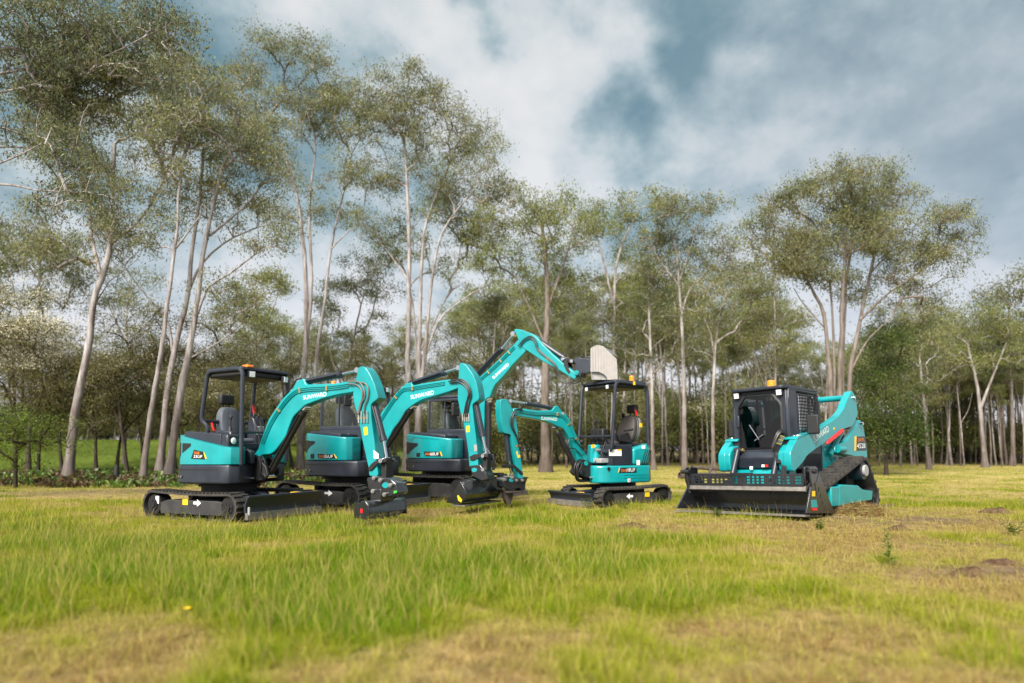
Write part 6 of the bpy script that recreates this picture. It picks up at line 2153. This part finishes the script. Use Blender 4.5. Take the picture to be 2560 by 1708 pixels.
    hero("pale trunked gum in the right hand wood, forked low", 42,
         [([(2462, 1152), (2455, 1030), (2440, 940), (2420, 860)], 16, 6), ([(2452, 1020), (2475, 930), (2490, 860)], 9, 4)],
         [(2420, 790, 80, 45, 45), (2490, 830, 60, 45, 32), (2370, 850, 60, 50, 30), (2440, 900, 90, 40, 35)], GUMG, BARK, 62, 0.28, 0.135)
    hero("slim pale gum at the near end of the right hand wood", 38,
         [([(2322, 1155), (2315, 1040), (2305, 960), (2300, 900)], 14, 6), ([(2315, 1040), (2290, 1010), (2262, 995)], 5, 2)],
         [(2310, 840, 70, 45, 40), (2350, 900, 60, 45, 30), (2270, 900, 50, 40, 20), (2320, 970, 70, 40, 22)], GUM, BARK, 62, 0.28, 0.135)


def plant_understorey():
    """Bushy flowering tea trees along the left edge, dark stems below."""
    spec = [(60, 900, 1165, 28, 120, 110, 0.85, "bushy tea tree flecked with cream blossom at the left edge"),
            (140, 860, 1175, 29, 110, 100, 0.7, "blossoming tea tree behind the leaning pale gum"),
            (290, 880, 1160, 28, 110, 90, 0.45, "cream flecked tea tree right of the leaning pale gum"),
            (330, 960, 1165, 30, 90, 80, 0.15, "olive tea tree with a slanting dark stem"),
            (30, 800, 1150, 29, 110, 90, 0.8, "taller flowering tea tree at the left edge, behind the rest"),
            (510, 870, 1160, 30, 120, 100, 0.35, "tea tree crown above the open canopy roof"),
            (600, 920, 1160, 33, 110, 90, 0.2, "olive tea tree between the canopy posts and boom"),
            (700, 900, 1160, 36, 110, 90, 0.25, "rounded tea tree behind the first boom"),
            (560, 980, 1165, 28, 80, 80, 0.08, "dark olive tea tree behind the empty operator seat"),
            (230, 980, 1170, 29, 80, 70, 0.1, "low dark tea tree behind the leaning trunk"),
            (120, 985, 1165, 31, 100, 70, 0.1, "low shaded tea tree between the bright wattle bush and leaning gum"),
            (420, 985, 1162, 33, 100, 70, 0.12, "low tea tree behind the three pale trunks"),
            (330, 1010, 1162, 36, 90, 60, 0.05, "lowest dark tea tree at the back of the left hand trunks"),
            (620, 1000, 1160, 37, 100, 65, 0.1, "low tea tree behind the leftmost boom foot"),
            (980, 900, 1165, 40, 110, 90, 0.15, "grey olive tea tree between second and third booms"),
            (1170, 900, 1165, 42, 100, 80, 0.3, "pale flecked tea tree under the raised boom")]
    for k, (x, y, yb, D, rx, ry, fl, lab) in enumerate(spec):
        dx = (-25, 18, 30, -40, 10)[k % 5]
        hero(lab, D, [([(x + dx, yb), (x + dx * 0.6, yb - 90), (x + dx * 0.1, y + 40), (x, y)], 13 * 25 / D, 5), ([(x + dx * 0.6, yb - 80), (x - dx * 1.4, y + 50), (x - dx * 1.8, y)], 8 * 25 / D, 3)],
             [(x, y - ry * 0.25, rx * 1.15, ry * 0.75, 80), (x - rx * 0.6, y + ry * 0.25, rx * 0.7, ry * 0.5, 40), (x + rx * 0.65, y + ry * 0.3, rx * 0.7, ry * 0.5, 40), (x, y + ry * 0.7, rx * 0.9, ry * 0.45, 30)],
             TEA, BARKD, 85, 0.30, 0.085, "tea_tree", "tree", "tea trees along the left edge of the wood", fl, 1.0, 0.1, 0.34)
    hero("bright leafy wattle bush at the far left edge", 20, [([(40, 1185), (45, 1120), (50, 1060)], 10, 4)],
         [(40, 1040, 70, 55, 45), (75, 1085, 55, 45, 30), (10, 1110, 50, 45, 25)], BRIGHT, BARKD, 70, 0.2, 0.075, "wattle_bush", "bush", None, 0, 1, 0.2, 0.32)


def plant_background():
    """Far wood: six grown trees, then copies of them (trunk and crown) on real spots behind the first rank."""
    protos = []
    rng = np.random.default_rng(55)
    for k in range(8):
        pole = k > 5
        Hh = (17, 19, 16, 18, 15, 20, 15, 17)[k]
        pal = (GUM, GUMG, GUMD, GUM, GUMG, GUMD, GUM, GUMG)[k]
        lean = rng.normal(0, 0.4, 2)
        top = np.array([lean[0], lean[1], Hh * 0.8])
        f = Hh * (0.42 + 0.12 * rng.random())
        mid = np.array([lean[0] * 0.4, lean[1] * 0.4, f])
        stems = [([(0, 0, 0), tuple(mid * 0.5 + rng.normal(0, 0.12, 3) * [1, 1, 0]), tuple(mid), tuple(top)], (0.10 if pole else 0.11 + 0.05 * rng.random()), 0.045)]
        for j in range(1 if pole else 3):
            a = rng.random() * 6.28
            q = mid + np.array([math.cos(a) * 1.6, math.sin(a) * 1.6, Hh * 0.28])
            stems.append(([tuple(mid), tuple((mid + q) / 2 + [0.2 * math.cos(a), 0.2 * math.sin(a), -0.2]), tuple(q)], 0.055, 0.025))
        bl = []
        for j in range(5 if pole else 8):
            a = rng.random() * 6.28
            t = (0.45 + 0.6 * rng.random()) if pole else rng.random()
            rr = (0.7 + 0.6 * rng.random()) if pole else 1.2 + 1.3 * rng.random()
            bl.append((np.array([math.cos(a) * ((0.9 if pole else 2.2) - 0.8 * t) + lean[0], math.sin(a) * ((0.9 if pole else 2.2) - 0.8 * t) + lean[1], Hh * (0.58 + 0.36 * t)]), (rr, rr, rr * 0.7), 14 if pole else 20))
        ch, tips = grow(rng, stems, bl, 0.8)
        e = tree_object("slender_gum" if pole else "gum_tree", (0, 0, 0), ch, leaf_cards(rng, tips, 56, 0.32, 0.18, pal), BARK if k in (1, 4, 6) else BARKM)
        protos.append((e, Hh))
    bushes = []
    for k in range(3):
        ch, tips = grow(rng, [([(0, 0, 0), (0.15, 0.1, 1.2), (0.1, 0, 2.6)], 0.08, 0.04), ([(0.1, 0.1, 0.7), (-0.5, 0.3, 1.8), (-0.8, 0.4, 2.6)], 0.05, 0.025)],
                        [(np.array([0, 0, 3.0]), (1.5, 1.5, 1.1), 50), (np.array([-0.9, 0.3, 2.4]), (1.0, 1.0, 0.9), 28), (np.array([0.9, -0.2, 2.1]), (1.0, 1.0, 0.9), 28), (np.array([0, 0, 1.3]), (1.3, 1.3, 0.8), 22)], 0.6)
        e = tree_object("understorey_tree", (0, 0, 0), ch, leaf_cards(rng, tips, 60, 0.36, 0.14, (TEA, GUMG, GUM)[k], 0.3, (0.12, 0.1, 0)[k]), BARKD)
        bushes.append((e, 4.1))
    rng = np.random.default_rng(9)
    regions = [(-60, 620, 18, 800, 930, 46, 78, "left"), (560, 1180, 20, 740, 900, 45, 78, "mid"), (1180, 1960, 34, 610, 820, 46, 78, "mid"), (1950, 2330, 22, 830, 920, 44, 80, "right"), (2240, 2640, 46, 740, 850, 45, 80, "right"), (2200, 2640, 56, 790, 930, 43, 66, "right"), (-420, -60, 10, 500, 800, 26, 60, "left"), (2640, 3000, 12, 650, 820, 45, 70, "right"), (1150, 1980, 44, 720, 930, 40, 66, "pole"), (2230, 2600, 26, 840, 960, 43, 60, "pole"), (560, 1150, 14, 800, 960, 42, 60, "pole")]
    lab = {"left": "slender gum of the far wood behind the left hand trees", "mid": "slender gum of the far wood behind the excavators", "right": "slender gum of the far wood at the right edge of the paddock", "pole": "thin straight pole of a young gum with a small tuft of leaves on top"}
    used = set()
    for x0, x1, n, t0, t1, d0, d1, side in regions:
        for k in range(n):
            D = d0 + (d1 - d0) * rng.random() ** 1.2
            px = x0 + (x1 - x0) * (k + rng.random()) / n
            ty = t0 + (t1 - t0) * rng.random()
            x = (px - PX0) / FPX * D
            z = float(ground_z(x, D))
            Hh = (1124 - ty) / FPX * D + 1.1 - z
            i = int(rng.integers(6, 8)) if side == "pole" else int(rng.integers(0, 6))
            e, h = protos[i]
            s = Hh / h / 0.98
            sw = s * (0.85 + 0.3 * rng.random())
            args = ((x, D, z - 0.1), rng.random() * 6.28, (sw, sw, s), lab[side], "tree", "gums of the far wood, " + side)
            if i not in used:
                used.add(i)
                e.location, e.rotation_euler, e.scale = args[0], (0, 0, args[1]), args[2]
                tag(e, *args[3:])
            else:
                copy_tree(e, *args)
    lab2 = {"left": "bushy understorey tree in the shade of the left hand wood", "mid": "bushy understorey tree low in the wood behind the machines", "right": "bushy understorey tree low in the right hand wood"}
    used = set()
    reg2 = [(-80, 740, 22, 960, 1030, 55, 66, "left"), (-120, 780, 40, 1010, 1055, 60, 74, "left"), (700, 1250, 20, 930, 1040, 40, 60, "mid"), (1230, 1960, 30, 900, 1075, 50, 74, "mid"), (2140, 2620, 22, 980, 1080, 48, 75, "right"), (1960, 2160, 10, 1000, 1080, 42, 60, "mid")]
    for x0, x1, n, t0, t1, d0, d1, side in reg2:
        for k in range(n):
            D = d0 + (d1 - d0) * rng.random()
            px = x0 + (x1 - x0) * (k + rng.random()) / n
            ty = t0 + (t1 - t0) * rng.random()
            x = (px - PX0) / FPX * D
            z = float(ground_z(x, D))
            Hh = (1124 - ty) / FPX * D + 1.1 - z
            i = int(rng.choice(3, p=[0.4, 0.32, 0.28]))
            e, h = bushes[i]
            s = max(0.5, Hh / h)
            sw = max(s, 0.8) * (0.9 + 0.4 * rng.random())
            args = ((x, D, z - 0.05 - (0.28 * s if D > 58 and side == "left" else 0)), rng.random() * 6.28, (sw, sw, s), lab2[side], "tree", "understorey trees, " + side)
            if i not in used:
                used.add(i)
                e.location, e.rotation_euler, e.scale = args[0], (0, 0, args[1]), args[2]
                tag(e, *args[3:])
            else:
                copy_tree(e, *args)


plant_heroes()
plant_understorey()
plant_background()

# ------------------------------------------------------------------ small things on the ground
SOIL = material("turned_soil", (0.07, 0.042, 0.026), 0.95, 0, 0.3, 14, bump=1.0, bscale=30, spec=0.05, dust=(0.13, 0.082, 0.048))
LOGM = BARKD
WEEDM = attr_material("weed_leaves", 0.5, 0.35, 0.35)


def leafy_plant(name, x, y, h, stems, per, size, label, cat, group=None, pal=BRIGHT, lean=0.15, width=0.3):
    rng = np.random.default_rng(int(abs(x * 1000 + y * 77)) + 5)
    z = float(ground_z(x, y))
    ch, V, Q, C, o = [], [], [], [], 0
    for k in range(stems):
        a = rng.random() * 6.28
        d = np.array([math.cos(a), math.sin(a), 0]) * lean * h * (0.4 + rng.random())
        hh = h * (0.65 + 0.4 * rng.random())
        P = [np.array([0, 0, 0]) + d * 0.1, d * 0.5 + [0, 0, hh * 0.5], d + [0, 0, hh]]
        ch.append((np.array(curve([tuple(p) for p in P], 4)), np.linspace(0.006, 0.002, 9)))
        for i in range(per):
            t = 0.12 + 0.88 * (i + rng.random()) / per
            b = d * t + np.array([0, 0, hh * t])
            aa = i * 2.4 + rng.normal(0, 0.3)
            s_ = size * (1.15 - 0.6 * t) * (0.8 + 0.4 * rng.random())
            dr = np.array([math.cos(aa), math.sin(aa), 0.55])
            dr /= np.linalg.norm(dr)
            sd = np.cross(dr, [0, 0, 1])
            sd /= np.linalg.norm(sd)
            m = b + dr * s_ * 0.5 + np.array([0, 0, 0.05 * s_])
            tip = b + dr * s_ - np.array([0, 0, 0.25 * s_])
            V += [b, m + sd * s_ * width * 0.5, tip, m - sd * s_ * width * 0.5]
            Q.append([o, o + 1, o + 2, o + 3])
            o += 4
            C += [np.array(pal[rng.integers(0, len(pal))]) * (0.7 + 0.6 * rng.random())] * 4
    e = bpy.data.objects.new(name, None)
    COL.objects.link(e)
    e.location = (x, y, z)
    v, q = tubes_mesh(ch, lambda r: 5)
    me = fast_mesh("stem", v, q, np.tile(np.array(pal[0]), (len(v), 1)), True)
    me.materials.append(WEEDM)
    s = bpy.data.objects.new("stem", me)
    COL.objects.link(s)
    s.parent = e
    me = fast_mesh("leaves", np.array(V), np.array(Q), np.array(C))
    me.materials.append(WEEDM)
    l = bpy.data.objects.new("leaves", me)
    COL.objects.link(l)
    l.parent = e
    tag(e, label, cat, group)
    return e


def gpoint(px, py):
    """Ground point seen at a pixel of the photograph (flat ground)."""
    r = ray(px, py)
    t = -CAM[2] / r[2]
    return CAM[0] + r[0] * t, CAM[1] + r[1] * t


def clod(px, py, w, h, label):
    x, y = gpoint(px, py)
    rng = np.random.default_rng(int(px))
    n, m = 26, 16
    V, Q = [], []
    for j in range(m):
        rr = j / (m - 1)
        for i in range(n):
            a = i / n * 2 * math.pi
            k = 1 + 0.35 * (fbm(np.array(3 + math.cos(a) * 1.7 + px), np.array(3 + math.sin(a) * 1.7), 3) - 0.5)
            u, v = math.cos(a) * rr * k * w, math.sin(a) * rr * k * w * 0.6
            z = h * (1 - rr ** 1.6) * (0.35 + 1.3 * float(fbm(np.array(u * 14 + px), np.array(v * 14), 4)))
            V.append((u, v, z - 0.012 * rr))
    for j in range(m - 1):
        for i in range(n):
            Q.append((j * n + i, j * n + (i + 1) % n, (j + 1) * n + (i + 1) % n, (j + 1) * n + i))
    me = fast_mesh("dirt_clod", np.array(V), np.array(Q), None, True)
    me.materials.append(SOIL)
    o = bpy.data.objects.new("dirt_clod", me)
    COL.objects.link(o)
    o.location = (x, y, float(ground_z(x, y)))
    tag(o, label, "dirt clod", "scuffed up clods of soil")


def straw_heap(px, py, w, h, label):
    x0, y0 = gpoint(px, py)
    rng = np.random.default_rng(3)
    n = 2200
    rr = np.sqrt(rng.random(n))
    a = rng.random(n) * 6.28
    u, v = np.cos(a) * rr * w, np.sin(a) * rr * w * 0.55
    z = h * (1 - rr ** 1.7) * rng.random(n) ** 0.5
    d = rng.normal(size=(n, 3)) * [1, 1, 0.45]
    d /= np.linalg.norm(d, axis=1)[:, None]
    s = np.cross(d, rng.normal(size=(n, 3)))
    s /= np.linalg.norm(s, axis=1)[:, None]
    c = np.stack([u, v, z], -1)
    L = (0.05 + 0.09 * rng.random(n))[:, None]
    V = np.stack([c - d * L, c + s * 0.004, c + d * L, c - s * 0.004], 1).reshape(-1, 3)
    C = np.where(rng.random((n, 1)) < 0.35, BROWN_C, STRAW_C * 0.8) * (0.6 + 0.7 * rng.random((n, 1)))
    me = fast_mesh("hay_heap", V, np.arange(4 * n).reshape(-1, 4), np.repeat(C, 4, 0))
    me.materials.append(WEEDM)
    o = bpy.data.objects.new("hay_heap", me)
    COL.objects.link(o)
    o.location = (x0, y0, float(ground_z(x0, y0)))
    tag(o, label, "hay heap")


def fallen_log(p0, p1, r, label, name="fallen_log"):
    mid = (np.array(p0) + np.array(p1)) / 2
    rng = np.random.default_rng(int(abs(mid[0] * 10)))
    P = [np.array(p0) + (np.array(p1) - np.array(p0)) * t + rng.normal(0, 0.04, 3) * [1, 1, 0.4] for t in np.linspace(0, 1, 10)]
    R_ = r * (1 - 0.25 * np.linspace(0, 1, 10)) * (1 + 0.08 * rng.normal(size=10))
    v, q = tubes_mesh([(np.array([p - mid for p in P]), R_), (np.array([P[4] - mid, P[4] - mid + [0.2, 0.1, 0.35], P[4] - mid + [0.3, 0.2, 0.55]]), np.array([r * 0.4, r * 0.3, r * 0.2]))], lambda rr: 10)
    me = fast_mesh(name, v, q, None, True)
    me.materials.append(BARKM)
    o = bpy.data.objects.new(name, me)
    COL.objects.link(o)
    o.location = mid
    tag(o, label, "log")


def place_details():
    x, y = gpoint(2225, 1418)
    leafy_plant("tall_weed", x, y, 0.42, 1, 26, 0.15, "single upright leafy weed in the straw, right of the loader", "weed", None, BRIGHT, 0.3, 0.3)
    for px, py, h, lab in ((2540, 1345, 0.2, "low green weed at the right edge of the paddock"), (2050, 1330, 0.14, "small weed in dry grass below the loader bucket"),
                           (900, 1290, 0.3, "leafy weed growing up against the mulching head"), (985, 1300, 0.34, "taller weed clump right of the mulching head"),
                           (590, 1300, 0.28, "weed at the near corner of the leftmost dozer blade"), (470, 1300, 0.24, "weed growing beside the leftmost track"),
                           (830, 1262, 0.25, "leafy weed behind the leftmost dozer blade"), (1470, 1275, 0.22, "bright weed clump under the smallest dozer blade"),
                           (1400, 1262, 0.2, "weed at the far end of the smallest dozer blade"), (1560, 1278, 0.2, "weed in front of the smallest machine's near track"),
                           (1190, 1268, 0.2, "weed before the black mud bucket"), (1790, 1300, 0.16, "weed in front of the wide loader bucket")):
        x, y = gpoint(px, py)
        leafy_plant("weed", x, y, h, 5, 11, 0.075, lab, "weed", "leafy weeds around the machines", BRIGHT, 0.55, 0.34)
    clod(2425, 1440, 0.2, 0.1, "largest dirt clod, dark soil at the right edge")
    clod(2500, 1415, 0.24, 0.05, "flat dark soil patch at the far right edge")
    clod(2240, 1330, 0.2, 0.08, "brown clod with dry grass behind the tall weed")
    clod(1580, 1325, 0.3, 0.06, "low brown scuff of soil in front of the smallest excavator")
    clod(2490, 1287, 0.35, 0.09, "brown clod beyond the loader at the right edge")
    straw_heap(2150, 1296, 0.5, 0.2, "heap of torn dry grass against the loader track")
    a, b = at(1700, 1162, 26), at(1850, 1166, 27)
    a[2] = b[2] = 0.1
    fallen_log(a, b, 0.13, "fallen brown log lying behind the loader bucket")
    a, b = at(1735, 1150, 29), at(1900, 1160, 30)
    a[2], b[2] = 0.35, 0.12
    fallen_log(a, b, 0.09, "thinner log propped behind the fallen brown log")
    b = at(290, 1185, 22)
    b[2] = float(ground_z(b[0], 22))
    v, q = tubes_mesh([(np.array([[0, 0, -0.1], [0.01, 0, 0.2], [0.0, 0.02, 0.5], [0.02, 0.0, 0.62]]), np.array([0.13, 0.1, 0.085, 0.03]))], lambda r: 9)
    me = fast_mesh("burnt_stump", v, q, None, True)
    me.materials.append(FLATBLACK)
    o = bpy.data.objects.new("burnt_stump", me)
    COL.objects.link(o)
    o.location = b
    tag(o, "short burnt black stump among the ferns at the left", "stump")
    # yellow flower close to the camera
    x, y = gpoint(462, 1560)
    z = float(ground_z(x, y))
    e = bpy.data.objects.new("flower", None)
    COL.objects.link(e)
    e.location = (x, y, z)
    MB().cyl((0, 0, 0), (0.01, 0, 0.1), 0.002, 5).build("stem", HOSE, e)
    pb = MB()
    for k in range(10):
        a = k * 0.628
        pb.add([(0.01, 0, 0.1), (0.01 + 0.02 * math.cos(a - 0.25), 0.02 * math.sin(a - 0.25), 0.11), (0.01 + 0.03 * math.cos(a), 0.03 * math.sin(a), 0.112), (0.01 + 0.02 * math.cos(a + 0.25), 0.02 * math.sin(a + 0.25), 0.11)], [(0, 1, 2, 3)])
    pb.build("petals", YELLOW, e)
    tag(e, "single yellow flower in the blurred near grass", "flower")
    # ferns and low scrub along the edge of the wood: one mass
    rng = np.random.default_rng(21)
    V, C = [], []
    n = 0
    while n < 1200:
        y = 20.0 + 11 * rng.random() ** 1.2
        x = -0.80 * y + 0.62 * y * rng.random()
        if float(fbm(np.array(x * 0.7), np.array(y * 0.7 + 3), 3)) < 0.42 + 0.25 * rng.random() * (y < 22):
            continue
        n += 1
        zz = float(ground_z(x, y))
        k = 10
        a = rng.random(k) * 6.28
        big = 0.35 + 0.75 * rng.random() ** 1.5
        L = (0.14 + 0.3 * rng.random(k)) * big
        pal = np.array(GUMG[rng.integers(0, 4)]) * (0.55, 0.85, 0.45) if rng.random() < 0.6 else np.array((0.11, 0.07, 0.038))
        for j in range(k):
            d = np.array([math.cos(a[j]), math.sin(a[j]), 0.0])
            s = np.array([-d[1], d[0], 0]) * 0.055 * L[j] * 2
            b = np.array([x, y, zz])
            up = 0.2 + 0.5 * rng.random()
            m1, m2, t = b + d * L[j] * 0.35 + [0, 0, up * L[j] + 0.05], b + d * L[j] * 0.7 + [0, 0, up * L[j] + 0.04], b + d * L[j] + [0, 0, (up - 0.25) * L[j]]
            V += [b, m1 + s, m2 + s * 0.8, m1, b, m1, m2 - s * 0.8, m1 - s, m1 + s, m2 + s * 0.8, t, m1]
            C += [pal * (0.7 + 0.6 * rng.random())] * 12
    me = fast_mesh("undergrowth", np.array(V), np.arange(len(V)).reshape(-1, 4), np.array(C))
    me.materials.append(WEEDM)
    o = bpy.data.objects.new("undergrowth", me)
    COL.objects.link(o)
    tag(o, "low ferns and scrub along the edge of the wood at the left", "undergrowth", None, "stuff")


place_details()
small_canopy_excavator()
middle_cab_excavator()
raised_boom_excavator()
compact_canopy_excavator()
track_loader()
